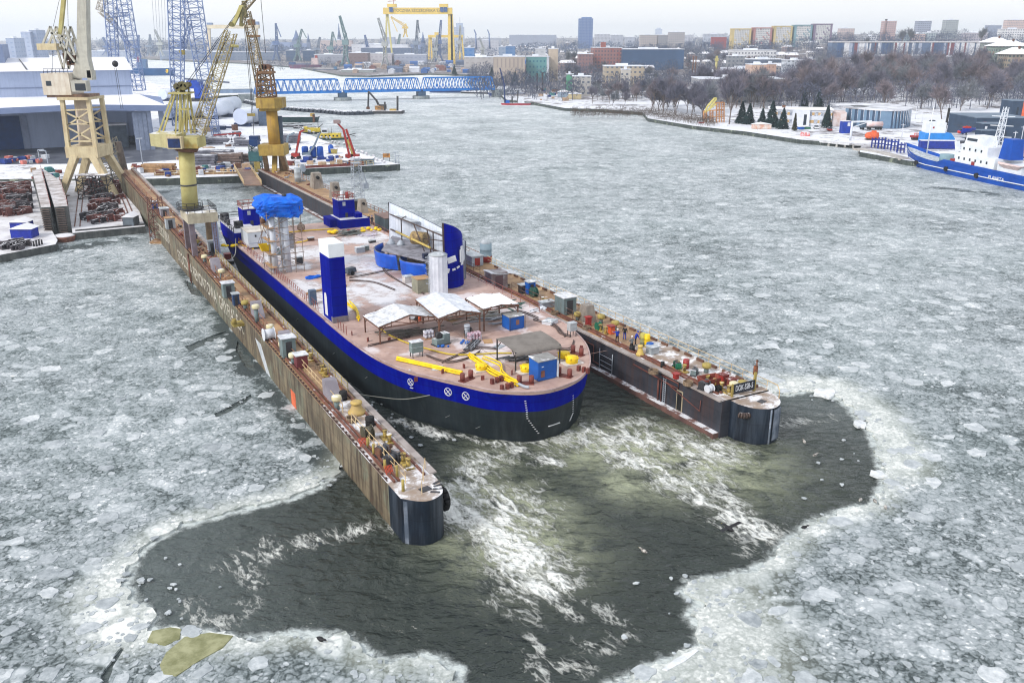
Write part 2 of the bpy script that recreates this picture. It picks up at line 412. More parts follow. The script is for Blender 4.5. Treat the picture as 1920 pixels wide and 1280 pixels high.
fm = NM(nt,'MULTIPLY',node_range(nt,mm,.46,1.2),node_range(nt,attr(nt,'foam'),.05,.3))
sil = NM(nt,'MULTIPLY',attr(nt,'silt'),node_range(nt,node_noise(nt,wp,.35,6,.65),.28,.6))
deep = node_mix(nt,node_noise(nt,wp,.12,4),(.022,.030,.026,1),(.045,.055,.048,1))
deep = node_mix(nt,node_range(nt,attr(nt,'chop'),.10,.75,1,0),deep,(.088,.108,.106,1))  # calm water paler: its stronger sky reflection is put into the base colour
col = node_mix(nt,sil,deep,(.38,.41,.28,1))
sl_n = NM(nt,'ADD',attr(nt,'slush'),NM(nt,'MULTIPLY',NM(nt,'SUBTRACT',node_noise(nt,wp2,1.1,7,.7),.5),1.5)); slm = NM(nt,'MULTIPLY',node_range(nt,sl_n,.45,.95),node_range(nt,attr(nt,'slush'),.1,.4))
col = node_mix(nt,fm,col,(.80,.82,.78,1)); col = node_mix(nt,slm,col,(.52,.57,.56,1)); fm = NM(nt,'MAXIMUM',fm,slm)
nt.links.new(col,bs.inputs['Base Color'])
nt.links.new(node_range(nt,fm,0,1,.14,.8),bs.inputs['Roughness']); bs.inputs['IOR'].default_value = 1.333; bs.inputs['Specular IOR Level'].default_value = .5
rp = node_scale(nt,pos,(.8,1.25,1))
hgt = NM(nt,'ADD',node_noise(nt,warp(nt,rp,.3,1.6),.75,4,.55),NM(nt,'MULTIPLY',fm,.25))
bp = nt.nodes.new('ShaderNodeBump'); nt.links.new(NM(nt,'ADD',NM(nt,'MULTIPLY',attr(nt,'chop'),.5),.75),bp.inputs['Strength'])
bp.inputs['Distance'].default_value = .8; nt.links.new(hgt,bp.inputs['Height']); nt.links.new(bp.outputs[0],bs.inputs['Normal'])
me.materials.append(wm)
river = bpy.data.objects.new('river',me); C.objects.link(river); river['kind'] = 'structure'
# ------------------------------------------------------------------ pack ice with the pool the dock has blown open
def roughen(pl,amp,step=.5,sc_=.35,closed=True):
    out = []; k = len(pl)
    for i in range(k if closed else k-1):
        a,b = Ve(pl[i][:2]+(0,)) if isinstance(pl[i],tuple) else Ve((pl[i][0],pl[i][1],0)),None
        q = pl[(i+1) % k]; b = Ve((q[0],q[1],0)); n = max(1,int((b-a).length/step))
        out += [a+(b-a)*j/n for j in range(n)]
    res = []
    for p in out:
        dx = amp*(noise.fractal(p*sc_,.8,2.1,5)); dy = amp*(noise.fractal(p*sc_+Ve((31,7,0)),.8,2.1,5))
        res.append(Ve((p.x+dx,p.y+dy,0)))
    return res
pool_r = roughen([(p.x,p.y) for p in pool],.75,.3,.55)
leads = [[(445,640),(470,668),(482,700),(462,690),(446,664)],[(350,525),(372,540),(380,556),(356,552)],[(345,650),(400,628),(425,622),(402,640),(352,660)],
         [(175,1290),(205,1250),(226,1215),(232,1218),(212,1260),(190,1300)],[(392,780),(430,762),(470,740),(472,746),(432,772),(396,788)]]
lead_r = [roughen([tuple(at(*p)[:2]) for p in l],.35,.5) for l in leads]
def sheet(name,outline,holes,pts,mats,z=0.0,zf=None,thick=.3,attrs=None,skirt=True):
    vs = [Ve((p[0],p[1])) for p in outline]; ed = [(i,(i+1) % len(vs)) for i in range(len(vs))]
    for h in holes:
        o = len(vs); vs += [Ve((p[0],p[1])) for p in h]; ed += [(o+i,o+(i+1) % len(h)) for i in range(len(h))]
    vs += [Ve((p[0],p[1])) for p in pts]
    r = geometry.delaunay_2d_cdt(vs,ed,[],0,1e-5)
    nv,fa = r[0],r[2]
    def inside(poly,x,y):
        c = False; j = len(poly)-1
        for i in range(len(poly)):
            xi,yi = poly[i][0],poly[i][1]; xj,yj = poly[j][0],poly[j][1]
            if (yi > y) != (yj > y) and x < (xj-xi)*(y-yi)/(yj-yi)+xi: c = not c
            j = i
        return c
    P = np.array([(v.x,v.y) for v in nv]); T = np.array(fa)
    Cn = P[T].mean(1)
    def ins(poly):
        pl = np.array([(p[0],p[1]) for p in poly]); c = np.zeros(len(Cn),bool); j = len(pl)-1
        for i in range(len(pl)):
            (xi,yi),(xj,yj) = pl[i],pl[j]
            if yi != yj:
                m = ((yi > Cn[:,1]) != (yj > Cn[:,1])) & (Cn[:,0] < (xj-xi)*(Cn[:,1]-yi)/(yj-yi)+xi); c ^= m
            j = i
        return c
    keep = ins(outline)
    for h in holes: keep &= ~ins(h)
    fa = [f for f,k in zip(fa,keep) if k]
    Z = [zf(v.x,v.y) if zf else z for v in nv]
    verts = [(v.x,v.y,h) for v,h in zip(nv,Z)]; mi = [0]*len(fa)
    if skirt:
        cnt = {}
        for f in fa:
            for i in range(3):
                a,b = f[i],f[(i+1) % 3]; cnt[(a,b)] = 1
        bd = [e for e in cnt if (e[1],e[0]) not in cnt]; low = {}
        for a,b in bd:
            for q in (a,b):
                if q not in low: low[q] = len(verts); verts.append((verts[q][0],verts[q][1],verts[q][2]-thick))
            fa.append((b,a,low[a],low[b])); mi.append(min(1,len(mats)-1))
    me = bpy.data.meshes.new(name); me.from_pydata(verts,[],fa)
    for x in mats: me.materials.append(x)
    me.polygons.foreach_set('material_index',mi)
    if attrs:
        A = np.array([(v[0],v[1]) for v in verts])
        for nm,fn in attrs.items():
            t = me.attributes.new(nm,'FLOAT','POINT'); t.data.foreach_set('value',fn(A).astype(np.float32))
    me.update(); o = bpy.data.objects.new(name,me); C.objects.link(o); return o
rng = np.random.default_rng(3)
ip = [(x+rng.uniform(-.3,.3),y+rng.uniform(-.3,.3)) for x in np.arange(-85,110,1.5) for y in np.arange(34,150,1.5)]
ip += [(x+rng.uniform(-2,2),y+rng.uniform(-2,2)) for x in np.arange(-300,420,9) for y in np.arange(30,420,9) if not (-86 < x < 111 and 33 < y < 151)]
poolc = [(p[0],p[1]) for p in pool]
BRIGHT = [pxl((1480,725),(1560,730),(1620,770),(1660,830),(1680,870))[0:],pxl((1290,1100),(1330,1180),(1330,1220),(1200,1275)),pxl((232,1110),(260,1165)),pxl((560,915),(640,890))]
def rimf(A):
    d = seg_dist(A,pool+[pool[0]]); r = np.exp(-(d/2.2)**2)*.75
    for b,w in zip(BRIGHT,(4.0,6.5,4.0,2.0)): r = np.maximum(r,1.0*np.exp(-(seg_dist(A,b)/w)**2))
    return r
WETS = [(pxl((430,610),(480,700)),3.0,1.0),(pxl((330,500),(400,570),(520,760),(620,880)),2.2,.8),(pxl((100,700),(380,560),(420,520)),5,.35),(pxl((0,490),(110,465),(280,452)),5,.9),
        (pxl((200,500),(240,590),(180,640)),4,.55),(pxl((20,560),(150,570)),6,.3),(pxl((640,340),(750,330)),5,.8),(pxl((290,362),(470,352)),6,.8),(pxl((400,780),(480,740)),2,.4),
        (pxl((1690,345),(1920,372)),4,.9),(pxl((640,455),(560,400),(500,360)),6,.55),(pxl((1250,380),(1500,400),(1920,450)),14,.25),(pxl((560,210),(760,220)),8,.4),(pxl((700,560),(760,600)),2,.1)]
def wetf(A):
    r = np.zeros(len(A))
    for pl,w,s in WETS: r = np.maximum(r,s*np.exp(-(seg_dist(A,pl)/w)**2))
    return r
im,nt,bs,geo = new_mat('pack_ice'); pos = geo.outputs['Position']
wp = warp(nt,pos,.5,1.0,3); wps = warp(nt,pos,1.6,.5,3)
def cellrand(vec,scale):
    c = voro(nt,vec,scale,'F1',1.0,'Color'); s = nt.nodes.new('ShaderNodeSeparateColor'); nt.links.new(c,s.inputs[0]); return s.outputs[0]
r1 = cellrand(wp,.42); r2 = cellrand(wps,1.5); r3 = cellrand(pos,4.4)
e1 = node_range(nt,voro(nt,wp,.42,'DISTANCE_TO_EDGE'),.02,.2); e2 = node_range(nt,voro(nt,wps,1.5,'DISTANCE_TO_EDGE'),.02,.2)
big = node_noise(nt,pos,.045,5,.6); mid = node_noise(nt,wp,.25,6,.65); fine = node_noise(nt,pos,3.6,7,.78)
fy = nt.nodes.new('ShaderNodeSeparateXYZ'); nt.links.new(pos,fy.inputs[0]); far = NM(nt,'ADD',node_range(nt,fy.outputs['Y'],150,900),node_range(nt,fy.outputs['Y'],40,150,-.30,0))  # ice paler with distance: snowier there, with a far sheen put into the colour
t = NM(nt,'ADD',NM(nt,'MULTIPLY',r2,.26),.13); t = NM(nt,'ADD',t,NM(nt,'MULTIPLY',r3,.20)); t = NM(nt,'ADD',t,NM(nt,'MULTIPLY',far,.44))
t = NM(nt,'ADD',t,NM(nt,'MULTIPLY',NM(nt,'SUBTRACT',mid,.5),1.1)); t = NM(nt,'ADD',t,NM(nt,'MULTIPLY',NM(nt,'SUBTRACT',big,.5),.9))
t = NM(nt,'ADD',t,NM(nt,'MULTIPLY',NM(nt,'SUBTRACT',fine,.5),.95))
floe = NM(nt,'MULTIPLY',node_range(nt,r1,.76,.84),e1)
t = NM(nt,'MAXIMUM',t,NM(nt,'ADD',NM(nt,'MULTIPLY',floe,.60),NM(nt,'MULTIPLY',NM(nt,'SUBTRACT',fine,.5),.3)))
t = NM(nt,'SUBTRACT',t,NM(nt,'MULTIPLY',NM(nt,'SUBTRACT',1.0,e2),.16))
rim = attr(nt,'rim'); rn = node_range(nt,NM(nt,'ADD',rim,NM(nt,'MULTIPLY',NM(nt,'SUBTRACT',mid,.5),1.1)),.35,.95)
t = NM(nt,'ADD',t,NM(nt,'MULTIPLY',rn,NM(nt,'ADD',.20,NM(nt,'MULTIPLY',fine,.40))))
wet = node_range(nt,NM(nt,'ADD',attr(nt,'wet'),NM(nt,'MULTIPLY',NM(nt,'SUBTRACT',mid,.5),1.6)),.5,.9)
t = NM(nt,'SUBTRACT',t,NM(nt,'MULTIPLY',wet,NM(nt,'SUBTRACT',.62,NM(nt,'MULTIPLY',floe,.6))))
fleck = NM(nt,'MULTIPLY',node_range(nt,cellrand(warp(nt,pos,3,.2,2),4.2),.80,.88),node_range(nt,node_noise(nt,pos,.35,5,.6),.42,.62))
powder = NM(nt,'MULTIPLY',node_range(nt,node_noise(nt,pos,.10,5,.62),.54,.68),node_range(nt,node_noise(nt,pos,1.6,6,.7),.40,.58))
t = NM(nt,'ADD',NM(nt,'MULTIPLY',NM(nt,'SUBTRACT',t,.42),1.05),.42)
t = NM(nt,'ADD',t,NM(nt,'ADD',NM(nt,'MULTIPLY',fleck,.40),NM(nt,'MULTIPLY',powder,.24)))
cr = nt.nodes.new('ShaderNodeValToRGB'); nt.links.new(NM(nt,'ADD',t,.10),cr.inputs[0])
el = cr.color_ramp.elements; el[0].position = 0; el[0].color = (.045,.06,.062,1); el[1].position = 1; el[1].color = (.86,.88,.88,1)
for p,c in ((.14,(.15,.18,.185,1)),(.34,(.29,.33,.345,1)),(.58,(.42,.46,.48,1)),(.8,(.61,.645,.66,1))):
    x = el.new(p); x.color = c
tint = node_range(nt,node_noise(nt,pos,.03,4),.45,.6); colr = node_mix(nt,NM(nt,'MULTIPLY',tint,.5),cr.outputs[0],node_mix(nt,.12,cr.outputs[0],(.30,.42,.40,1)))
colr = node_mix(nt,NM(nt,'MULTIPLY',node_range(nt,rim,.1,.8),.30),colr,(.62,.64,.52,1))
nt.links.new(colr,bs.inputs['Base Color']); bs.inputs['Roughness'].default_value = .5; bs.inputs['Specular IOR Level'].default_value = .3
bp = nt.nodes.new('ShaderNodeBump'); bp.inputs['Strength'].default_value = .5; bp.inputs['Distance'].default_value = .15; nt.links.new(t,bp.inputs['Height']); nt.links.new(bp.outputs[0],bs.inputs['Normal'])
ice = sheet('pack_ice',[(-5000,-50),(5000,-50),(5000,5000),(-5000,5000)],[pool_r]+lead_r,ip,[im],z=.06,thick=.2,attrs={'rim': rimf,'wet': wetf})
tag(ice,'grey and white brash ice covering the river around the open pool','ice',kind='stuff')
def inside(poly,x,y):
    c = False; j = len(poly)-1
    for i in range(len(poly)):
        xi,yi = poly[i][0],poly[i][1]; xj,yj = poly[j][0],poly[j][1]
        if (yi > y) != (yj > y) and x < (xj-xi)*(y-yi)/(yj-yi)+xi: c = not c
        j = i
    return c
def floe_shape(r,n=None):
    n = n or random.randint(8,14); el_ = ru(.6,1); a0 = ru(0,6.3); out = []
    for i in range(n):
        a = 2*PI*(i+ru(-.3,.3))/n; k = r*ru(.66,1.14); x,y = k*math.cos(a),k*math.sin(a)*el_
        out.append((x*math.cos(a0)-y*math.sin(a0),x*math.sin(a0)+y*math.cos(a0)))
    return [tuple(p[:2]) for p in catmull([(x,y,0) for x,y in out],2)]
flm,nt,bs,geo = new_mat('floe_ice'); pos = geo.outputs['Position']
tcol = attr(nt,'tone'); fine = node_noise(nt,pos,1.7,7,.72); mid = node_noise(nt,pos,.5,4)
tt = NM(nt,'ADD',tcol,NM(nt,'ADD',NM(nt,'MULTIPLY',NM(nt,'SUBTRACT',fine,.5),1.25),NM(nt,'MULTIPLY',NM(nt,'SUBTRACT',mid,.5),.7)))
cr = nt.nodes.new('ShaderNodeValToRGB'); nt.links.new(tt,cr.inputs[0]); el = cr.color_ramp.elements
el[0].position = 0; el[0].color = (.20,.23,.25,1); el[1].position = 1; el[1].color = (.84,.86,.87,1)
x = el.new(.5); x.color = (.46,.50,.52,1)
nt.links.new(cr.outputs[0],bs.inputs['Base Color']); bs.inputs['Roughness'].default_value = .55; bs.inputs['Specular IOR Level'].default_value = .3
bp = nt.nodes.new('ShaderNodeBump'); bp.inputs['Strength'].default_value = .5; bp.inputs['Distance'].default_value = .1; nt.links.new(fine,bp.inputs['Height']); nt.links.new(bp.outputs[0],bs.inputs['Normal'])
yel,nt,bs,geo = new_mat('silty_ice')
n_ = node_noise(nt,geo.outputs['Position'],.9,7,.7); nt.links.new(node_mix(nt,node_range(nt,n_,.3,.7),(.16,.165,.06,1),(.36,.36,.20,1)),bs.inputs['Base Color']); bs.inputs['Roughness'].default_value = .35
def floe_tone(o,v):
    a = o.data.attributes.new('tone','FLOAT','POINT'); a.data.foreach_set('value',[v]*len(o.data.vertices))
fv,ff,ft = [],[],[]
DOCKBOX = [W(-36,-5),W(7,-5),W(7,188),W(-37,188)]
def put_floe(x,y,r,tone):
    o = len(fv); s = floe_shape(r); n = len(s); h = .02+.035*random.random()+.012*r
    for px_,py_ in s: fv.append((x+px_,y+py_,.03)); ft.append(tone*.6)
    for px_,py_ in s: fv.append((x+px_*.93,y+py_*.93,.06+h)); ft.append(tone)
    ff.append(tuple(range(o+n,o+2*n)))
    for i in range(n): ff.append((o+i,o+(i+1) % n,o+n+(i+1) % n,o+n+i))
cnt = 0
while cnt < 5600:
    px_,py_ = ru(-60,1980),300+1000*random.random()**2.4
    p = at(px_,py_)
    dens = noise.noise((p.x*.035,p.y*.035,1.7))*.5+.5+.25*noise.noise((p.x*.12,p.y*.12,4))
    if random.random() > dens*1.35: continue
    if inside(poolc,p.x,p.y) or inside([(q.x,q.y) for q in DOCKBOX],p.x,p.y) and not (-30 < (p-O).dot(V) < 0 and (p-O).dot(U) > 70): cnt += .2; continue
    r = min(1.5,.20*(1-random.random())**-.55)*(.42+.8*min(1.2,p.y/200))
    put_floe(p.x,p.y,r,ru(.22,.54)+.06*(r > .9)); cnt += 1
for px_,py_,n_,sp_ in ((1625,905,10,3.5),(1640,860,8,2.5),(1290,1120,12,1.6),(720,800,26,3.5),(690,770,18,2.5),(640,880,22,2.5),(1290,1230,14,3),(260,1130,26,2.2),(1560,745,12,2)):
    c = at(px_,py_)
    for _ in range(n_):
        put_floe(c.x+random.gauss(0,sp_),c.y+random.gauss(0,sp_),ru(.08,.3),ru(.3,.6))
me = bpy.data.meshes.new('brash_floes'); me.from_pydata(fv,[],ff); me.materials.append(flm)
a_ = me.attributes.new('tone','FLOAT','POINT'); a_.data.foreach_set('value',ft)
fo = bpy.data.objects.new('brash_floes',me); C.objects.link(fo); tag(fo,'countless small pale ice floes scattered over the frozen river','ice floes',kind='stuff')
def big_floe(px_,py_,r,label,mat_=None,tone=.8,group=None,pts=None):
    c = at(px_,py_); s = pts or floe_shape(r,12); n = len(s)
    mb = MB().prism([(x*.96,y*.96) for x,y in s],-.08,.10+.02*r,inset=s)
    o = mb.bd('ice_floe',mat_ or flm,None,(c.x,c.y,0)); floe_tone(o,tone); return tag(o,label,'ice floe',group)
def from_px(c,pts):
    c = at(*c); return [(p.x-c.x,p.y-c.y) for p in (at(*q) for q in pts)]
big_floe(360,1230,1,'large olive yellow ice slab at the lower left edge of the open water',yel,pts=from_px((360,1230),[(298,1248),(310,1225),(345,1195),(395,1186),(440,1192),(420,1215),(375,1240),(330,1270),(305,1268)]))
big_floe(305,1195,1,'small olive yellow ice slab left of the larger yellow slab',yel,pts=from_px((305,1195),[(275,1205),(285,1184),(320,1177),(341,1180),(338,1200),(310,1212)]))
big_floe(1270,1240,1,'long narrow ice ridge along the lower right edge of the open water',tone=.8,pts=from_px((1255,1235),[(1225,1252),(1250,1232),(1290,1212),(1296,1216),(1270,1236),(1235,1254)]))
big_floe(1545,737,1.5,'flat white floe in dark water at the upper edge of the pool',tone=.85)
big_floe(1612,795,1.1,'round whitish floe in dark water near the right edge of the pool',tone=.7)
big_floe(1647,890,.9,'pale round floe touching the right edge of the open water',tone=.7)
big_floe(265,1088,.35,'tiny grey floe alone in the open water at far left',tone=.45)
for px_,py_,r in ((340,790,1.3),(305,735,1.2),(95,692,1.8),(300,735,.9),(700,930,.01),(60,785,1.4),(205,717,.8),(380,740,1.0),(375,775,.8),(395,785,1.1),(1750,905,1.6),(1640,620,1.5),(1590,692,1.6),(1530,670,1.3),
                     (1480,682,1.2),(1615,685,1.5),(1715,718,1.6),(1775,720,1.6),(1830,802,1.6),(1750,1000,1.3),(1700,790,1.2),(1830,850,1.5),(1480,640,1.3),(1540,610,1.4),(1450,650,1.5),(1800,560,1.7),(1640,500,1.8),(1780,820,1.0),
                     (900,480,1.6),(1100,520,1.3),(1250,560,1.2),(140,930,1.0),(60,1000,1.2),(1860,1000,1.2),(1800,1110,1.2),(60,560,1.5),(110,640,1.3),(250,820,1.2),(320,960,.7),(480,800,.9)):
    if r > .05 and py_ < 950: big_floe(px_,py_,r*.8,'broad white ice floe standing out from the grey brash around it',group='broad white floes in the brash',tone=ru(.48,.66))
# ------------------------------------------------------------------ shared paints
rustwall = M('rusty_wall',S(134,122,100),S(98,90,74),.25,streak=S(62,48,40),sa=.95,patch=S(122,122,104),pa=.50,ps=.2,rust=S(104,66,44),ra=.36,plates=(5,1.3))
innerwall = M('inner_wall',S(58,62,72),S(38,42,52),.3,streak=S(84,60,54),sa=.5,patch=S(100,92,90),pa=.66,ps=.1,plates=(6,1.3))
navy = M('navy_worn',S(20,34,50),S(10,20,34),.5,.5,streak=S(74,84,98),sa=.55,plates=(2.2,2.0))
greyworn = M('grey_worn_paint',S(150,158,172),S(96,108,124),.8,streak=S(32,44,60),sa=.7)
tan = M('tan_deck',S(166,136,102),S(136,108,82),.4,snow=.12,patch=S(190,156,114),pa=.55,ps=.2,rust=S(104,76,58),ra=.2)
snowdeck = M('snowy_deck',S(150,132,116),S(190,184,182),.5,snow=.40,rust=S(120,100,88),ra=.2)
rail_rust = M('rail_rust',S(128,82,66),S(92,60,52),.9,snow=.22)
flange = M('flange_grey',S(168,160,156),S(138,128,124),.6,snow=.18)
yelpost = M('yellow_post',S(176,160,88),S(140,122,64),1.2,rust=S(104,74,50),ra=.3)
creamy = M('cream_rail',S(220,200,158),S(180,150,110),1.5)
yellow = M('bright_yellow',S(248,214,20),S(226,186,20),1.5,.5)
ochre = M('ochre_paint',S(190,160,78),S(160,128,60),.5,rust=S(110,78,50),ra=.25)
white = M('white_paint',S(222,226,232),S(204,208,216),.6,.5)
lightgrey = M('light_grey_paint',S(176,182,186),S(150,158,164),.6,.55,snow=.35)
greygreen = M('grey_green_paint',S(120,138,140),S(98,116,118),.7,.6,snow=.5,streak=S(120,100,84),sa=.3)
purpgrey = M('hatch_grey',S(146,142,150),S(128,122,130),.6,.6)
dg_y = M('dark_steel',S(62,62,66),S(42,42,46),.9,.5,snow=.2)
black = M('black_rubber',S(30,30,32),S(20,20,22),.9,.7)
red = M('red_paint',S(164,50,46),S(130,40,38),.9,.5)
redox = M('red_oxide_steel',S(132,66,58),S(100,48,44),.8,.8,snow=.42)
orange = M('orange_paint',S(230,106,62),S(206,90,52),.9,.6)
green = M('green_paint',S(40,120,90),S(30,90,70),.9,.5)
bluep = M('blue_shed_paint',S(16,92,182),S(14,80,160),.7,.5,rust=S(96,70,60),ra=.1)
hullblue = M('hull_blue',(.0,.004,.30,1),(.0,.002,.24,1),.15,.55,streak=(.0,.03,.42,1),sa=.3,spec=.03,plates=(7,1.1))
hulldark = M('hull_dark',S(30,42,48),S(20,30,36),.2,.55,streak=S(60,68,70),sa=.4,patch=S(46,54,52),pa=.6,ps=.1,plates=(7,1.3),rust=S(70,58,50),ra=.12)
pinkdeck = M('primer_deck',S(192,164,152),S(166,138,128),.35,.6,snow=0,patch=S(216,206,206),pa=.56,ps=.11,rust=S(138,102,88),ra=.3)
bollard_red = M('bollard_red',S(126,64,56),S(98,48,44),1.0)
brown = M('brown_steel',S(116,82,64),S(84,60,50),.9,.8,snow=.25)
tarp = M('blue_tarp',(.003,.16,.78,1),(.002,.10,.58,1),.9,.45,bump=1.0,spec=.3)
roofwhite = M('white_canopy_roof',S(226,228,232),S(206,210,216),.5,.6,snow=.26,streak=S(104,108,114),sa=.55)
greyroof = M('grey_canopy_roof',S(128,122,116),S(110,104,98),.8,.7)
galv = M('galvanised',S(176,184,194),S(152,160,172),.8,.5)
wood = M('timber',S(186,150,110),S(150,116,84),1.0,.8,snow=.2)
glass = M('dark_glass',S(40,52,66),S(30,40,52),.4,.15,spec=.6)
# ------------------------------------------------------------------ floating dock
dock = thing('floating_dock','long floating dock with two rusty wing walls on both sides of the blue barge hull','floating dock',W(0,0),TH)
LO,LI = -35.3,-31.35
mb = MB()                                                      # left wing: outer wall,inner wall,top deck
nseg = 31
for i in range(nseg):
    b0,b1 = 186*i/nseg,186*(i+1)/nseg; z0,z1 = zL(b0),zL(b1)
    mb.add([(LO,b0,-1),(LO,b1,-1),(LO,b1,z1),(LO,b0,z0)],[(0,3,2,1)],0)
    mb.add([(LI,b0,-1),(LI,b1,-1),(LI,b1,z1),(LI,b0,z0)],[(0,1,2,3)],1)
    mb.add([(LO,b0,z0),(LI,b0,z0),(LI,b1,z1),(LO,b1,z1)],[(0,1,2,3)],2 if b0 > 13 else 3)
mb.add([(LO,186,-1),(LI,186,-1),(LI,186,zL(186)),(LO,186,zL(186))],[(0,1,2,3)],0)
mb.bd('wing_wall',[rustwall,innerwall,tan,snowdeck],dock,label='left wing wall streaked with rust and grey green paint')
RO = 6.2; mb = MB()
for i in range(nseg):
    b0,b1 = 186*i/nseg,186*(i+1)/nseg
    mb.add([(0,b0,-1),(0,b1,-1),(0,b1,ZR),(0,b0,ZR)],[(0,3,2,1)],1)
    mb.add([(RO,b0,-1),(RO,b1,-1),(RO,b1,ZR),(RO,b0,ZR)],[(0,1,2,3)],0)
    mb.add([(0,b0,ZR),(RO,b0,ZR),(RO,b1,ZR),(0,b1,ZR)],[(0,1,2,3)],2 if b0 > 17 else 3)
mb.add([(0,186,-1),(RO,186,-1),(RO,186,ZR),(0,186,ZR)],[(0,1,2,3)],1)
mb.add([(0,0,-1),(1.1,0,-1),(1.1,0,ZR),(0,0,ZR)],[(0,1,2,3)],1)
mb.bd('wing_wall',[rustwall,innerwall,tan,snowdeck],dock,label='right wing wall with dark inner side')
endL = [tuple(p[:2]) for p in [(LO,0),(LO,-2.6)]]+[tuple(p[:2]) for p in catmull([(LO,-2.6,0),(-34.2,-3.75,0),(-33.2,-4.0,0),(-32.0,-3.3,0),(-31.5,-1.6,0),(-31.4,0,0)],4,False)[1:]]
e = MB().prism(endL,-1,3.8,2,0)
e.box((-34.95,-2.95,-1),(.5,.1,4.6),R(-38),1); e.tube((-35.0,-2.75,-.9),(-35.0,-2.75,3.7),.12,mat=1)
for k,(x,y) in enumerate([(-32.5,-3.0),(-32.1,-2.6),(-31.85,-2.1),(-31.75,-1.6)]): e.box((x,y,3.8),(.75,.22,.05),R(-35+18*k),3)
e.box((-33.0,-2.2,3.8),(.9,.7,.06),R(10),3)
e.bd('wing_end',[navy,greyworn,snowdeck,dg_y],dock)
endR = [(1.1,0),(1.1,-1.0)]+[tuple(p[:2]) for p in catmull([(1.1,-1.0,0),(1.7,-2.6,0),(3.2,-3.5,0),(4.8,-3.0,0),(5.9,-1.6,0),(6.2,0,0)],4,False)[1:]]
e = MB().prism(endR,-1,3.75,2,0)
e.box((4.15,-3.32,.2),(1.2,.12,3.3),R(14),1); e.tube((3.2,-3.5,-.9),(3.2,-3.5,3.6),.1,mat=1); e.box((3.6,-1.7,3.75),(.8,.65,.06),R(12),3)
e.bd('wing_end',[navy,greyworn,snowdeck,dg_y],dock)
ty = MB()
for k in range(10):
    a0,a1 = PI*k/9,PI*(k+1)/9
    if k < 9: ty.tube((1.45+.85*math.cos(a0)*.8,-1.7-.55*math.sin(a0)*.9,2.9),(1.45+.85*math.cos(a1)*.8,-1.7-.55*math.sin(a1)*.9,2.9),.3,n=10)
ty.bd('tyre_fender',M('old_tyre',S(92,76,70),S(60,50,48),3,snow=.4),dock)
ty = MB()
for k in range(12): ty.tube((-31.2,-1.6+.8*math.cos(k*.55),2.2+.8*math.sin(k*.55)),(-31.2,-1.6+.8*math.cos(k*.55+.55),2.2+.8*math.sin(k*.55+.55)),.28,n=8)
ty.bd('tyre_fender',black,dock)
MB().b2((-.75,.2,-.4),(-.002,186,.42)).bd('pontoon_ledge',[M('ledge',S(120,88,80),S(88,66,64),.5,snow=.5)],dock)
for nm,x,z0_,mt in (('crane_rail',-34.75,.003,rail_rust),('crane_rail',-34.35,.003,rail_rust),('crane_rail',-32.1,.003,rail_rust)):
    m = MB()
    for i in range(nseg): m.bar((x,186*i/nseg,zL(186*i/nseg)+.12),(x,186*(i+1)/nseg,zL(186*(i+1)/nseg)+.12),.16,.22)
    m.bd(nm,mt,dock)
m = MB();
for i in range(nseg): m.bar((LI+.02,186*i/nseg,zL(186*i/nseg)+.05),(LI+.02,186*(i+1)/nseg,zL(186*(i+1)/nseg)+.05),.62,.14)
m.bd('top_flange',flange,dock)
m = MB().b2((-.28,.1,ZR-.12),(.35,186,ZR+.06)); m.bd('top_flange',flange,dock)
m = MB()
for x in (.75,1.25): m.b2((x-.09,1.5,ZR),(x+.09,186,ZR+.2))
m.bd('crane_rail',rail_rust,dock)
m = MB()                                                       # bolts and brackets under the left rail
for i in range(200): m.box((-35.12,1+i*.9,zL(1+i*.9)),(.2,.22,.12))
m.bar((-35.2,.5,zL(.5)+.05),(-35.2,185,zL(185)+.05),.06,.1)
m.bd('rail_bracket',M('bracket_brown',S(84,62,54),S(62,48,44),.9),dock)
lett = M('faded_lettering',S(206,202,190),S(170,162,146),1.2,.8)
text('lettering','STOCZNIA REMONTOWA "GRYFIA" S.A.',2.75,lett,dock,(LO-.03,75,2.3),(0,-1,.0119),(0,.0119,1),.01)
text('lettering','SZCZECIŃSKA',2.75,lett,dock,(LO-.02,116.5,2.9),(0,-1,.0119),(0,.0119,1),.01)
MB().b2((LO-.02,27.2,.1),(LO+.01,29.0,1.9)).bd('paint_patch',M('orange_primer',S(224,116,78),S(200,96,62),.8,.7),dock,label='orange primer patch')
MB().prism([(LO-.02,41.5),(LO+.01,41.5),(LO+.01,44.2),(LO-.02,44.2)],.1,3.2,inset=[(LO-.02,38.0),(LO+.01,38.0),(LO+.01,40),(LO-.02,40)]).bd('paint_patch',M('pale_patch',S(196,202,208),S(170,176,182),.8,.7),dock,label='pale grey washed patch')
MB().tube((LO-.15,88,-.5),(LO-.15,88,4.7),.14).tube((LO-.3,86.5,-.5),(LO-.3,86.5,4.2),.08).bd('drain_pipe',rail_rust,dock)
MB().box((LO-.7,50.5,3.2),(1.4,1.6,.35)).tube((LO-1.2,50,3.5),(LO-1.2,50,4.2),.3,n=10).bd('side_platform',yelpost,dock)
m = MB()
m.path([(-.12,52,3.0),(-.12,22.5,2.9),(-.12,22.5,.9),(-.12,20.7,.9)],.08)
m.path([(-.14,14.5,3.1),(-.14,8.0,2.9),(-.14,6.6,2.9),(-.14,6.6,3.5),(-.14,9.4,3.5)],.09)
m.path([(-.14,9.9,.45),(-.14,9.9,2.9)],.12); m.path([(-.14,9.4,.45),(-.14,9.4,2.9)],.06)
m.path([(-.14,3.0,2.9),(-.14,3.0,1.7),(-.14,9.0,3.0)],.06)
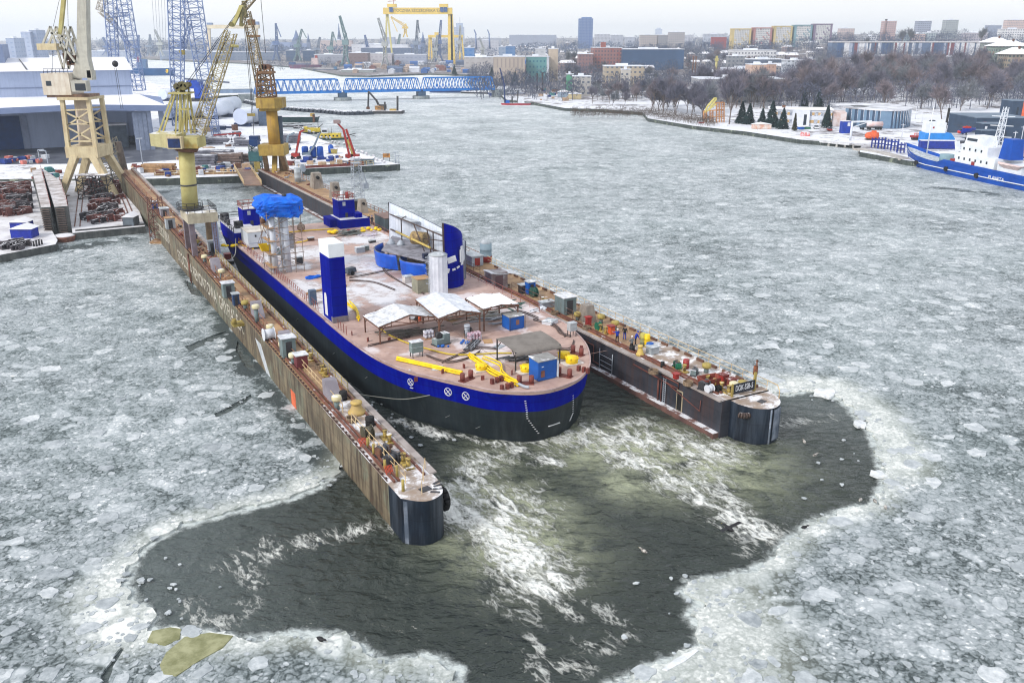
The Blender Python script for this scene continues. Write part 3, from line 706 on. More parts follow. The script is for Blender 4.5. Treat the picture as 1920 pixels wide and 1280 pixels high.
m.path([(-.1,60,3.3),(-.1,36,3.3),(-.1,35,2.9)],.07); m.path([(-.1,100,2.2),(-.1,26,2.2)],.05)
m.bd('pipework',M('pipe_red',S(124,70,60),S(96,62,58),1),dock)
m = MB()
for x in (0,.4): m.tube((-.2,8.6+x,.45),(-.2,8.6+x,3.4),.03,n=4)
for k in range(12): m.tube((-.2,8.6,.6+k*.24),(-.2,9.0,.6+k*.24),.025,n=4)
m.bd('wall_ladder',galv,dock)
m = MB()
for x in (0,2.6): m.tube((-.2,18.5+x,.45),(-.2,18.5+x,3.0),.05,n=5)
for z in (1.0,1.6,2.3): m.tube((-.2,18.5,z),(-.2,21.1,z),.04,n=4)
m.bd('wall_ladder',galv,dock)
d = MB().b2((-.05,5.9,.45),(-.005,6.9,2.75)); dr = d.bd('wall_door',M('door_frame',S(178,164,140),None,1),dock)
MB().b2((-.07,6.05,.5),(-.045,6.78,2.6)).bd('doorway',black,dr)
MB().rail([(-34.0,15,zL(15)),(-34.0,29,zL(29))],1.1,1.4,.035).rail([(-34.0,-.5,3.8),(-34.0,12.5,zL(12))],1.1,1.2,.035).rail([(-33.6,-2.9,3.8),(-31.6,1,3.8)],1.05,2.2,.03,rails=1).bd('railing',creamy,dock)
m = MB()
for i in range(8): m.rail([(-34.0,31+i*19,zL(31+i*19)),(-34.0,49+i*19,zL(49+i*19))],1.1,2,.045)
m.bd('railing',M('rusty_rail',S(160,110,84),S(120,84,66),1),dock)
MB().rail([(-31.75,20,zL(20)),(-31.75,84,zL(84))],1.0,2,.04).bd('railing',yelpost,dock)
m = MB().rail([(5.9,0,ZR),(5.9,64,ZR)],1.1,1.8,.035); m.path([(5.9,0,ZR+1.1),(6.0,-1.3,ZR+1),(5.6,-2.0,ZR+.7),(5.4,-2.2,ZR)],.05); m.bd('railing',creamy,dock)
MB().rail([(5.9,64,ZR),(5.9,185,ZR)],1.1,2.2,.05).bd('railing',M('rusty_rail',S(160,110,84)),dock)
m = MB();
for i in range(28): MB().b2((5.5,1+i*2.1,ZR),(5.7,2.1+i*2.1,ZR+.28)).bd('kerb_plate',brown,dock)
for b0,b1 in ((28,36),(38,46),(56,76)): MB().rail([(1.6,b0,ZR),(1.6,b1,ZR)],1.1,2.2,.035).bd('railing',brown,dock)
def mushroom(px,py,h=1.0,cap=yelpost,side='L'):
    z = 4.3 if side == 'L' else ZR
    a,b = loc(px,py,z); a = max(min(a,LI-.3),LO+.9) if side == 'L' else max(min(a,5.4),1.6); z = zL(b) if side == 'L' else ZR
    o = MB().tube((a,b,z),(a,b,z+h),.26,n=9,mat=1).lathe([(.45,h-.15),(.5,h),(.48,h+.3),(.3,h+.38)],(a,b,z),12).bd('mushroom_vent',[cap,greygreen],dock)
capgr = M('pale_vent',S(218,212,178),S(196,184,140),1,snow=.4)
for px,py,h,c in ((401,507,1.0,capgr),(417,527,1.1,capgr),(431,556,.9,capgr),(457,583,.9,yelpost),(482,606,2.0,capgr),(508,630,1.1,capgr),(526,660,.9,capgr),(632,762,1.1,capgr),(385,498,.9,capgr),(371,470,.9,yelpost),(365,455,.9,capgr),(548,680,.9,capgr)): mushroom(px,py,h,c)
for px,py,h,c in ((1083,600,.7,yelpost),(1127,606,.8,yelpost),(1153,618,.8,yelpost),(1324,698,.7,yelpost),(1375,732,.6,capgr),(1391,730,.6,yelpost)): mushroom(px,py,h,c,'R')
def hood(px,py,ln=1.9,side='L',mat=purpgrey,h=1.9):
    z = 4.3 if side == 'L' else ZR
    a,b = loc(px,py,z); a = max(min(a,-32.9),-33.7) if side == 'L' else max(min(a,4.9),3.0); z = zL(b) if side == 'L' else ZR
    w = .62; y0,y1 = b-ln*.6,b+ln*.6
    vs = [(a-w,y0,z),(a+w,y0,z),(a+w,y1,z),(a-w,y1,z),(a-w,y0+ln*.75,z+h),(a+w,y0+ln*.75,z+h),(a+w,y1,z+h),(a-w,y1,z+h),(a-w,y0,z+.25),(a+w,y0,z+.25)]
    return MB().add(vs,[(0,1,9,8),(8,9,5,4),(4,5,6,7),(3,7,6,2),(0,8,4,7,3),(1,2,6,5,9)],0).bd('companion_hood',[mat],dock)
for px,py in ((395,515),(475,597),(522,655),(612,745)): hood(px,py)
trap = M('vent_trunk_grey',S(158,150,140),S(128,120,112),.5,streak=S(100,80,66),sa=.4,snow=.15)
def trunk(px,py,w,h,nm='vent_trunk',hole=True):
    a,b = loc(px,py,ZR); a = max(min(a,4.6),2.8)
    o = MB().box((a,b,ZR),(w,w*1.5,h),0,0,(w*.75,w*.8)).bd(nm,[trap],dock)
    if hole: MB().tube((a-w*.05,b-w*.78,ZR+h*.72),(a-w*.05,b-w*.5,ZR+h*.74),w*.16,n=10).bd('opening',black,o)
trunk(595,352,2.5,3.6); trunk(629,372,2.0,3.6); trunk(680,398,1.7,2.7); trunk(1098,602,1.5,2.2,hole=False)
def bitt(a,b,z,par,rz=0,mat=yelpost,h=.75,gap=1.1,r=.18,nm='bollard'):
    c,s = math.cos(rz)*gap/2,math.sin(rz)*gap/2; m = MB().box((a,b,z),(gap+1.0,.7,.14),rz)
    for k in (-1,1): m.tube((a+k*c,b+k*s,z+.1),(a+k*c,b+k*s,z+h),r,n=10).tube((a+k*c,b+k*s,z+h),(a+k*c,b+k*s,z+h+.12),r*1.35,n=10)
    return m.bd(nm,mat,par)
bitt_m = M('bitt_mixed',S(196,170,90),S(70,58,46),2.2,.6,rust=S(90,62,46),ra=.35,snow=.3)
for px,py in ((726,822),(761,866),(588,672),(615,700),(556,640),(500,580)):
    a,b = loc(px,py,4.1); bitt(min(a,-32.4),b,zL(b),dock,R(90),bitt_m)
for px,py in ((1115,626),(1264,697),(1006,573),(1330,722),(1352,736)):
    a,b = loc(px,py,ZR); bitt(max(a,1.9),b,ZR,dock,R(90),bitt_m)
for px,py,z,s in ((669,772,4.1,.9),(1200,666,ZR,.5)):
    a,b = loc(px,py,z); z = zL(b) if a < -20 else ZR
    MB().lathe([(.95*s,0),(.95*s,.22),(.75*s,.3),(.5*s,.85),(.46*s,.95),(.62*s,1.0),(.62*s,1.2),(.3*s,1.25)],(a,b,z),18).bd('capstan',M('capstan_tan',S(176,150,96),S(206,178,96),.6,rust=S(110,84,60),ra=.3),dock)
for px,py,h in ((701,852,1.1),(722,880,1.0),(745,895,1.2),(756,918,1.0),(690,838,1.0)):
    a,b = loc(px,py,3.9); MB().tube((a,b,3.8),(a,b,3.8+h),.13,.12,n=8).bd('mooring_post',yelpost,dock)
for px,py in ((680,832),(729,884)):
    a,b = loc(px,py,4.0); m = MB()
    for k in range(6): m.bar((a-.3+k*.12,b-.3,3.9),(a-.3+k*.12,b+.2,4.5),.05)
    m.bd('orange_grating',M('grating_red',S(206,84,56)),dock)
g = MB().b2((1.5,.3,ZR),(1.66,.5,ZR+1.35)).b2((4.55,.45,ZR),(4.8,.65,ZR+2.0)); g.bd('sign_post',yelpost,dock)
sb = MB().b2((1.66,.32,ZR+.25),(4.5,.42,ZR+1.3)).bd('name_board',M('board_black',S(22,30,44),S(18,24,36),1,.4),dock)
text('lettering','DOK-SSR-5',.86,white,sb,(3.08,.31,ZR+.80),(1,0,0),(0,0,1),.01,sx=.56)
m = MB().tube((5.1,.9,ZR),(5.1,.9,ZR+3.0),.07,n=6).box((4.95,.85,ZR+1.6),(.35,.3,1.0)).ball((5.1,.9,ZR+3.05),.14); m.bd('signal_mast',M('mast_mix',S(150,90,60),S(60,50,44),3),dock)
# ------------------------------------------------------------------ loose and bolted machines standing on the dock
PL = {}
def on_dock(px,py,side):
    z = 4.2 if side == 'L' else ZR
    a,b = loc(px,py,z)
    if side == 'L': a,b = loc(px,py,zL(b)); return a,b,zL(b)
    return a,b,ZR
def cabinet(px,py,w,d,h,mat,label,side='R',roof=lightgrey,name='steel_cabinet',cat='cabinet',slope=0,door=dg_y,rz=0,group=None):
    a,b,z = on_dock(px,py,side)
    t = thing(name,label,cat,W(a,b,z),TH+rz,group)
    MB().box((0,0,.08),(w,d,h-.08)).b2((-w/2+.1,-d/2+.1,0),(w/2-.1,d/2-.1,.08)).bd('body',mat,t)
    MB().slab([(-w/2-.12,-d/2-.12,h+.1),(w/2+.12,-d/2-.12,h+.1-slope),(w/2+.12,d/2+.12,h+.1-slope),(-w/2-.12,d/2+.12,h+.1)],.1).bd('roof',roof,t)
    if door: MB().b2((-w*.25,-d/2-.04,.15),(w*.2,-d/2+.001,h*.85)).bd('door',door,t)
    return t
cabinet(1060,586,1.9,2.3,2.3,greygreen,'big grey green steel cabinet with snowy roof on the right dock wall',roof=roofwhite)
cabinet(1103,612,.6,.5,1.2,red,'bright red upright box beside the grey hood on the right dock wall',roof=red,door=None)
cabinet(994,551,1.1,1.1,1.8,bluep,'bright blue cabinet on the right dock wall next to a dark box',roof=lightgrey)
cabinet(981,549,1.1,1.0,1.2,dg_y,'low dark box left of the bright blue cabinet on the dock wall',roof=lightgrey,door=None)
cabinet(1025,576,1.9,1.0,.8,galv,'low pale bench box on the right dock wall before the big cabinet',roof=lightgrey,door=None)
cabinet(1146,626,.65,.65,1.0,orange,'orange pump box by the railing behind the people in blue',roof=red,door=None)
cabinet(1223,662,1.1,1.0,.8,lightgrey,'low grey box beside the blue barrel on the right dock wall',door=None)
cabinet(1356,722,.9,.6,1.2,red,'red hose box by the railing near the dock name board',roof=redox,door=redox)
cabinet(1371,726,.8,.6,.9,redox,'dull red smaller hose box nearest the dock name board',roof=redox,door=None)
cabinet(1267,711,.45,.45,.6,red,'tiny red valve box alone on the snowy dock deck',roof=red,door=None)
cabinet(886,495,2.0,3.6,1.6,galv,'long pale grey cabinet behind the blue shell on the right wall',roof=lightgrey,door=red)
cabinet(725,428,2.6,5.5,2.4,M('hut_green',S(98,112,116),S(84,98,102),.6),'long grey green hut with brown roof on the right dock wall',roof=M('hut_roof',S(134,108,98),S(120,96,88),.6,snow=.1),name='deck_hut',cat='hut')
cabinet(666,394,1.6,1.6,2.4,lightgrey,'pale square cabin at the foot of the small lattice tower',name='deck_hut',cat='hut')
t = cabinet(930,541,2.6,2.2,2.6,M('shelter_wall',S(176,176,178),S(120,100,100),.5),'grey shelter with a big tilted snowy lean-to roof on the dock',roof=roofwhite,name='deck_shelter',cat='shelter',slope=.4,door=M('maroon_door',S(104,78,82),None,1))
MB().slab([(1.2,-1.6,2.55),(3.4,-1.6,2.0),(3.4,1.6,2.0),(1.2,1.6,2.55)],.08).bd('awning',roofwhite,t)
cabinet(429,556,1.5,1.4,2.0,greygreen,'grey green cabinet with snowy roof, farthest of three on left wall','L',roof=roofwhite)
cabinet(443,572,.8,.9,1.6,M('dark_blue_box',S(40,66,104),S(30,52,88),1),'narrow dark blue cabinet on the left dock wall','L',roof=lightgrey)
cabinet(541,668,1.5,1.4,2.3,greygreen,'tall grey green cabinet with white roof halfway along the left wall','L',roof=roofwhite)
cabinet(565,688,1.2,1.2,1.5,M('maroon_box',S(120,52,58),S(96,44,50),1),'maroon box with a snowy white lid beside the tall grey cabinet','L',roof=roofwhite,door=None)
cabinet(398,472,1.2,1.2,1.8,lightgrey,'pale cabinet at the foot of the middle crane on left wall','L')
cabinet(320,428,1.6,1.6,2.0,lightgrey,'pale boxy cabin on the left wall behind the middle crane','L',roof=wood)
cabinet(309,405,1.5,2.0,1.6,purpgrey,'grey purple box far along the left dock wall','L',roof=lightgrey)
cabinet(291,392,1.2,1.2,1.6,bluep,'small faded blue box far along the left dock wall','L')
def drum(px,py,r,ln,mat,label,side,name='barrel',cat='barrel',horiz=False,group=None,rz=0):
    a,b,z = on_dock(px,py,side); t = MB()
    if horiz: t.tube((-ln/2,0,r+.05),(ln/2,0,r+.05),r,n=12).tube((-ln/2-.06,0,r+.05),(-ln/2,0,r+.05),r*1.25,n=12).tube((ln/2,0,r+.05),(ln/2+.06,0,r+.05),r*1.25,n=12)
    else: t.lathe([(r,0),(r,ln*.33),(r*1.05,ln*.35),(r,ln*.37),(r,ln*.66),(r*1.05,ln*.68),(r,ln*.7),(r,ln),(r*.8,ln+.03)],n=14)
    o = t.bd(name,mat,None,W(a,b,z),TH+rz); return tag(o,label,cat,group)
drum(505,636,.62,1.2,white,'white round tank lying by the rail on the left dock wall','L','tank','tank',True)
drum(532,634,.35,.8,black,'black barrel on the tan deck near the tall grey cabinet','L')
drum(644,749,.4,.9,black,'black barrel on the tan deck between hood and capstan','L')
drum(694,798,.42,.9,black,'black barrel near the snowy end of the left dock wall','L')
drum(690,822,.55,.8,M('olive_drum',S(84,80,62),S(64,60,48),1,snow=.3),'dark olive drum lying on the snowy end of the left wall','L','cable_drum','drum',True)
drum(1218,658,.42,1.0,bluep,'blue barrel beside the yellow tanks on the right dock wall','R')
drum(1205,648,.36,1.5,M('tank_yg',S(206,190,60),S(120,126,110),.4),'yellow and grey upright gas tank, left one of the pair','R','gas_tank','tank')
drum(1213,650,.33,1.5,yellow,'yellow upright gas tank, right one of the pair','R','gas_tank','tank')
drum(1122,619,.45,.4,green,'green hose reel beside the bright red box on right wall','R','hose_reel','reel',True)
drum(1001,556,.6,.6,M('teal_reel',S(50,96,84),S(40,76,70),1),'dark teal hose reel beside the bright blue cabinet','R','hose_reel','reel',True)
drum(1346,734,.3,.3,black,'black cable reel left of the dock name board','R','cable_reel','reel',True)
drum(1242,688,.22,.6,black,'short black barrel on the dock deck below the green winch','R')
drum(1185,658,.32,.65,black,'black barrel standing beside the person with the pale cap','R')
drum(1330,735,.35,.6,white,'small white headed black reel near the red skip','R','hose_reel','reel',True)
t = drum(911,490,.95,3.0,M('tank_redgrey',S(140,160,170),S(126,146,158),.5),'upright round topped grey tank with red foot on the dock','R','storage_tank','tank')
MB().lathe([(1.0,.0),(1.0,.9),(.97,.95)],n=14).bd('red_band',red,t); MB().ball((0,0,3.0),.93,8,sz=(1,1,.55)).bd('dome',lightgrey,t)
drum(559,342,.8,3.6,lightgrey,'tall pale silo standing far along the right dock wall','R','storage_tank','tank')
def winch(px,py,side,mat,label,s=1.0,rz=0):
    a,b,z = on_dock(px,py,side); t = thing('mooring_winch',label,'winch',W(a,b,z),TH+rz)
    MB().b2((-1.1*s,-.5*s,0),(1.1*s,.5*s,.2*s)).bd('base',dg_y,t)
    for x in (-.75,.45): MB().b2((x*s-.12,-.45*s,.2*s),(x*s+.12,.45*s,1.0*s)).bd('side_plate',mat,t)
    MB().tube((-.65*s,0,.72*s),(.4*s,0,.72*s),.34*s,n=12).tube((-.65*s,0,.72*s),(-.58*s,0,.72*s),.55*s,n=14).tube((.3*s,0,.72*s),(.38*s,0,.72*s),.55*s,n=14).bd('drum',M('winch_steel',S(96,98,104),S(66,68,74),1.2),t)
    MB().tube((.55*s,0,.7*s),(1.05*s,0,.7*s),.25*s,n=10).bd('motor',mat,t)
winch(720,852,'L',brown,'dark mooring winch on the snowy left wall end, farther of two',.8,.3); winch(737,868,'L',dg_y,'dark mooring winch with red motor cover, nearer of two on left',.8,.3)
winch(1269,690,'R',green,'green mooring winch by the railing of the right dock wall',.7,1.2); winch(1302,702,'R',greygreen,'small grey winch on the snowy deck of the right wall',.65,.6)
winch(1322,728,'R',dg_y,'large dark winch left of the dock name board',.8,.2)
drum(1286,690,.35,1.0,red,'red hydrant beside the green mooring winch','R','hydrant','hydrant')
a,b,z = on_dock(1331,722,'R'); sk = thing('skip','rust red open skip standing on the snowy right dock wall','skip',W(a,b,z),TH+R(-4))
m = MB()
for q in (((-1.1,-.65,0),(1.1,-.6,0)),((-1.1,.6,0),(1.1,.65,0))): pass
m.add([(-.95,-.6,0),(.95,-.6,0),(.95,.6,0),(-.95,.6,0),(-1.2,-.75,.95),(1.2,-.75,.95),(1.2,.75,.95),(-1.2,.75,.95),(-.9,-.55,.1),(.9,-.55,.1),(.9,.55,.1),(-.9,.55,.1),(-1.1,-.66,.95),(1.1,-.66,.95),(1.1,.66,.95),(-1.1,.66,.95)],
      [(3,2,1,0),(0,1,5,4),(1,2,6,5),(2,3,7,6),(3,0,4,7),(4,5,13,12),(5,6,14,13),(6,7,15,14),(7,4,12,15),(8,9,10,11),(12,13,9,8),(13,14,10,9),(14,15,11,10),(15,12,8,11)])
m.bd('tub',M('skip_red',S(142,72,60),S(120,58,50),1),sk)
t = thing('lattice_tower','small grey lattice tower with a stair on the right dock wall','tower',W(*loc(672,386,ZR),ZR),TH)
MB().lattice((0,0,0),(0,0,9.0),2.4,1.6,8,.07,.05,up=(0,1,0)).bd('lattice',galv,t); MB().b2((-.9,-.9,9.0),(.9,.9,9.15)).rail([(-.9,-.9,9.1),(.9,-.9,9.1),(.9,.9,9.1),(-.9,.9,9.1),(-.9,-.9,9.1)],1,1,.04).bd('platform',galv,t)
MB().box((1.7,0,3.6),(1.3,1.2,1.1)).bar((1.4,0,7),(2.2,0,4.6),.5,.12).bd('stair_landing',galv,t)
a,b = loc(567,338,ZR); t = thing('dish_antenna','pale round dish on a stand far along the right dock wall','dish',W(a,b,ZR),TH+.6)
MB().tube((0,0,0),(0,0,2.6),.12).bd('mast',galv,t); MB().lathe([(.1,0),(.7,.12),(1.05,.4),(1.0,.43),(.1,.08)],(0,0,0),14).bd('dish',galv,t).matrix_local = Matrix.Translation((0,-.1,3.0)) @ Matrix.Rotation(R(80),4,'X')
coil = MB()
for k in range(5):
    for i in range(14): coil.tube((.5*math.cos(i*.45),.5*math.sin(i*.45),.06+k*.09),(.5*math.cos(i*.45+.45),.5*math.sin(i*.45+.45),.06+k*.09),.05,n=5,caps=False)
cm = coil.bd('rope_coil',M('rope_tan',S(150,128,104),S(110,94,80),3),None); tag(cm,'coil of tan rope lying on the dock deck','rope coil','rope coils on the dock deck')
spots = [(660,790),(600,690),(1225,700),(1290,722),(1100,618),(1040,590),(470,575),(412,512),(950,540),(846,480)]
for i,(px,py) in enumerate(spots):
    a,b,z = on_dock(px,py,'L' if px < 700 else 'R'); p = W(a,b,z)
    if i == 0: cm.location = p
    else: copy_tree(cm,p,random.random()*3)
for i in range(46):                                            # steel offcuts heaped near the crane feet
    left = i < 30; b = random.gauss(92,9) if left else ru(150,180); a = ru(-34,-32.2) if left else ru(2,5.5)
    z = zL(b) if left else ZR; s = ru(.4,1.1); m = MB()
    m.bar((-s,0,.15),(s,.1,.15+.1*random.random()),.25,.3).bar((-s*.6,-.3,.2),(s*.5,.5,.45),.15,.2)
    o = m.bd('steel_offcut',ch_([brown,dg_y,redox,wood,galv]),None,W(a,b,z),random.random()*6); tag(o,'short steel offcut lying near a crane foot on the dock deck','steel offcut','steel offcuts around the crane feet')
# ------------------------------------------------------------------ barge hull being launched
ship = thing('barge','unfinished barge with bright blue topsides, dark underwater hull and pinkish primer deck','ship',W(0,0),TH)
deck_pts = [(-2.9,98,0),(-2.9,60,0),(-2.95,33,0),(-3.25,24.1,0),(-3.95,20.6,0),(-5.25,16.6,0),(-7.1,13.1,0),(-9.0,10.5,0),(-11.5,8.4,0),(-14.6,7.3,0),(-17.4,7.6,0),(-20.6,9.9,0),(-22.7,13.3,0),(-24.3,16.1,0),(-25.9,19.2,0),(-27.1,24.3,0),(-27.6,31,0),(-27.7,40,0),(-27.75,60,0),(-27.9,98,0)]
dk = [deck_pts[0],deck_pts[1]]+[tuple(p) for p in catmull(deck_pts[1:19],5,False)]+[deck_pts[19]]
dk = [(p[0],p[1]) for p in dk]; seen = []; [seen.append(p) for p in dk if p not in seen]; dk = seen
CX,CY = -15.3,50
def section(z):                                                # hull outline at height z: rounded bow tucks in,far end rakes up
    k = 1-z/ZD; out = []
    for a,b in dk:
        if b > 97: b2 = 98-k*14
        elif b < 40: b2 = b+k*1.1*max(0,(40-b)/33)
        else: b2 = b
        t = max(0,(40-b)/33); out.append((CX+(a-CX)*(1-.06*k*t),b2))
    return out
levels = [(-1.2,1),(0,1),(1.6,1),(3.35,1),(3.35,0),(4.5,0),(ZD,0)]
m = MB(); n = len(dk)
for (z0,_),(z1,mt) in zip(levels,levels[1:]):
    if z0 == z1: continue
    s0,s1 = section(z0),section(z1)
    m.add([(x,y,z0) for x,y in s0]+[(x,y,z1) for x,y in s1],[(i,n+i,n+(i+1) % n,(i+1) % n) for i in range(n)],mt,True)
m.bd('hull',[hullblue,hulldark],ship)
MB().prism(dk,ZD-.3,ZD,0).bd('deck',[pinkdeck],ship)
m = MB(); ed = [(CX+(a-CX)*1.004,b-.02) for a,b in dk]
for i in range(len(ed)-1):
    m.bar((ed[i][0],ed[i][1],ZD+.04),(ed[i+1][0],ed[i+1][1],ZD+.04),.14,.14)
m.bd('gunwale',M('gunwale_edge',S(190,168,164),S(160,136,134),.8),ship)
snow_p = M('thin_snow',S(226,226,230),S(206,204,208),.6,.8)
sm,nt,bs,geo = new_mat('patchy_snow')                        # thin wind-blown snow,broken up by noise
ns = node_noise(nt,node_scale(nt,geo.outputs['Position'],(1,1,1)),.28,9,.72)
tr = nt.nodes.new('ShaderNodeBsdfTransparent'); mx = nt.nodes.new('ShaderNodeMixShader')
fac = NM(nt,'MULTIPLY',node_range(nt,NM(nt,'ADD',ns,NM(nt,'MULTIPLY',attr(nt,'cover'),.30)),.58,.82),.85)
nt.links.new(fac,mx.inputs[0]); nt.links.new(tr.outputs[0],mx.inputs[1]); nt.links.new(bs.outputs[0],mx.inputs[2]); bs.inputs['Base Color'].default_value = S(232,232,236)
nt.links.new(mx.outputs[0],nt.nodes['Material Output'].inputs['Surface'])
covers = [(pxl((550,500),(560,470),z=ZD),4),(pxl((560,530),(610,560),z=ZD),3),(pxl((590,470),(660,500),(720,500),z=ZD),4.5),(pxl((680,450),(720,440),z=ZD),5),(pxl((690,525),(740,545),z=ZD),3),(pxl((620,590),(660,545),(720,560),z=ZD),3.2),(pxl((520,470),(500,490),z=ZD),3),(pxl((760,525),(785,540),z=ZD),1.5),(pxl((700,480),(830,520),z=ZD),2)]
gp = [W(a,b) for a in np.arange(-27.4,-3.2,.8) for b in np.arange(28,97.6,.8)]
na,nb = len(np.arange(-27.4,-3.2,.8)),len(np.arange(28,97.6,.8))
me = bpy.data.meshes.new('snow_cover'); GP = np.array([(p.x,p.y) for p in gp])
me.from_pydata([(a,b,ZD+.012) for a in np.arange(-27.4,-3.2,.8) for b in np.arange(28,97.6,.8)],[],[(i*nb+j,(i+1)*nb+j,(i+1)*nb+j+1,i*nb+j+1) for i in range(na-1) for j in range(nb-1)])
cv = np.zeros(len(GP))
for pl,w in covers: cv = np.maximum(cv,np.exp(-(seg_dist(GP,pl)/w)**2))
a_ = me.attributes.new('cover','FLOAT','POINT'); a_.data.foreach_set('value',cv.astype(np.float32)); me.materials.append(sm)
o = bpy.data.objects.new('snow_cover',me); C.objects.link(o); o.parent = ship
m = MB()
for a in (-22,-16,-10): m.b2((a-.03,12 if a != -22 else 15,ZD),(a+.03,97,ZD+.006))
for b in range(14,97,6): m.b2((-26.5 if b > 26 else -22,b-.03,ZD+.001),(-4.2,b+.03,ZD+.008))
m.bd('deck_seam',M('seam_dark',S(168,134,124),S(140,110,104),1),ship)
m = MB()
for i in range(56):
    b = 33+i*.98
    if 36 < b < 43: continue
    x = -27.35; m.tube((x,b,ZD),(x,b,ZD+1.05),.045,n=4,caps=False)
for z in (.55,1.05): m.tube((-27.35,43,ZD+z),(-27.35,88,ZD+z),.03,n=4)
m.bd('railing',M('rail_primer',S(150,92,84),S(120,70,66),1),ship)
MB().rail([(-3.3,30,ZD),(-3.3,88,ZD)],1.0,2.4,.035).bd('railing',M('rail_primer',S(150,92,84)),ship)
casing = MB().b2((-27.3,37.9,ZD),(-25.45,41.6,13.6)); cs = casing.bd('casing',hullblue,ship,label='tall blue casing with white cap')
MB().b2((-27.33,37.87,13.6),(-25.42,41.63,15.2)).bd('casing_cap',M('cap_white',S(232,238,242),S(222,228,232),.8),cs)
MB().b2((-27.36,37.86,ZD-.2),(-25.4,38.4,ZD+.75)).bd('casing_foot',M('foot_grey',S(128,122,130),S(100,96,104),1.4,rust=S(90,76,70)),cs)
dl = [(-27.315,40.1),(-27.315,41.0)]
MB().prism([(y,z) for y,z in [(39.9,6.0),(40.9,6.0),(40.9,8.3),(40.75,8.7),(40.4,8.85),(40.05,8.7),(39.9,8.3)]],0,.02).bd('pilot_door',M('inside_white',S(226,226,230)),cs).matrix_local = Matrix(((0,0,1,-27.32),(1,0,0,0),(0,1,0,0),(0,0,0,1)))
MB().b2((-27.45,46.6,ZD),(-26.6,47.4,ZD+1.9)).bd('deck_post',M('post_blue_grey',S(70,90,120),S(100,112,124),.5),ship)
fb = MB().prism([(-28.0,87.0),(-23.6,87.0),(-23.6,101.5),(-27.3,101.5),(-28.1,96)],ZD,7.4,0).bd('raised_platform',[hullblue],ship)
MB().b2((-27.8,87.3,7.4),(-23.8,101.2,7.44)).bd('snow_layer',snow_p,fb)
MB().rail([(-27.8,88,7.4),(-27.8,101.2,7.4),(-24,101.2,7.4)],1.0,1.6,.06).bd('railing',dg_y,fb)
for c_ in ((-26.8,99.5),(-26.2,91.5)): MB().box((c_[0],c_[1],7.4),(1.3,1.4,.6)).tube((c_[0]-.5,c_[1],8.2),(c_[0]+.5,c_[1],8.2),.45,n=12).box((c_[0]-.6,c_[1],7.8),(.15,1.0,.8)).box((c_[0]+.6,c_[1],7.8),(.15,1.0,.8)).bd('anchor_winch',dg_y,fb)
for y_ in (97,94.5): MB().tube((-27.2,y_,7.4),(-27.2,y_,8.4),.3).bd('bollard',dg_y,fb)
def tower(a,b,w,d,h,nm):
    t = MB().b2((a-w/2,b-d/2,ZD),(a+w/2,b+d/2,ZD+h)).bd('tower',hullblue,ship,label=nm)
    MB().b2((a-w/2-.05,b-d/2-.05,ZD+h),(a+w/2+.05,b+d/2+.05,ZD+h+.08)).bd('tower_roof',snow_p,t)
    MB().rail([(a-w/2,b-d/2,ZD+h),(a+w/2,b-d/2,ZD+h),(a+w/2,b+d/2,ZD+h),(a-w/2,b+d/2,ZD+h),(a-w/2,b-d/2,ZD+h)],1.0,.9,.06).bd('railing',M('rail_primer',S(150,92,84)),t)
    MB().b2((a-.35,b-d/2-.03,ZD+.5),(a+.15,b-d/2+.002,ZD+2.4)).bd('doorway',dg_y,t)
    MB().b2((a-.75,b-d/2-.03,ZD+h-1.0),(a-.2,b-d/2+.002,ZD+h-.3)).bd('patch_plate',galv,t)
    return t
tower(-23.3,95.6,3.0,3.6,4.4,'blue tower on the left far corner')
rb = MB().b2((-8.7,90.6,ZD),(-3.1,96.8,ZD+1.5)).bd('raised_platform',[hullblue],ship)
MB().b2((-8.5,90.8,ZD+1.5),(-3.3,96.6,ZD+1.54)).bd('snow_layer',snow_p,rb)
MB().b2((-9.9,92.6,ZD),(-8.71,96.5,ZD+1.5)).bd('platform_step',hullblue,rb)
MB().box((-4.8,92.6,ZD+1.54),(1.2,2.4,.8)).bd('locker',hullblue,rb)
tw = tower(-6.6,94.4,3.0,3.4,4.7,'blue tower on the right far corner'); MB().tube((-6.0,94.0,ZD+4.7),(-6.0,94.0,ZD+5.9),.32,n=10).bd('red_vent',red,tw); MB().tube((-6.9,94.2,ZD+4.7),(-6.9,94.2,ZD+6.1),.3,n=10).bd('white_vent',white,tw)
for px,py in ((875,712),(985,719),(1058,705),(1082,664)):
    a,b = loc(px,py,ZD); an = math.atan2(-(a-CX),b-30)+R(90) if False else (R(20) if px < 930 else R(-30) if px < 1030 else R(-58) if px < 1070 else R(-75))
    m = MB().box((a,b,ZD),(1.7,.75,.1),an)
    for k in (-.6,.6): m.tube((a+k*math.cos(an),b+k*math.sin(an),ZD),(a+k*math.cos(an),b+k*math.sin(an),ZD+.85),.25,n=12)
    m.bd('bollard',bollard_red,ship)
for px,py,an in ((950,729,8),(1093,697,-70),(931,717,12)):
    a,b = loc(px,py,ZD); m = MB()
    for k in (-.55,.1,.6): m.box((a+k*math.cos(R(an)),b+k*math.sin(R(an)),ZD),(.3,.35,.55),R(an))
    m.bd('fairlead',bollard_red,ship)
for px,py in ((1020,700),(690,640),(660,628),(730,640),(830,700),(870,690),(905,712),(1090,655),(1000,630),(712,622),(780,715),(960,702)):
    a,b = loc(px,py,ZD); MB().box((a,b,ZD),(.35,.12,.45),random.random()*3).bd('pad_eye',bollard_red,ship)
wm = M('mark_white',S(236,238,240),None,1)
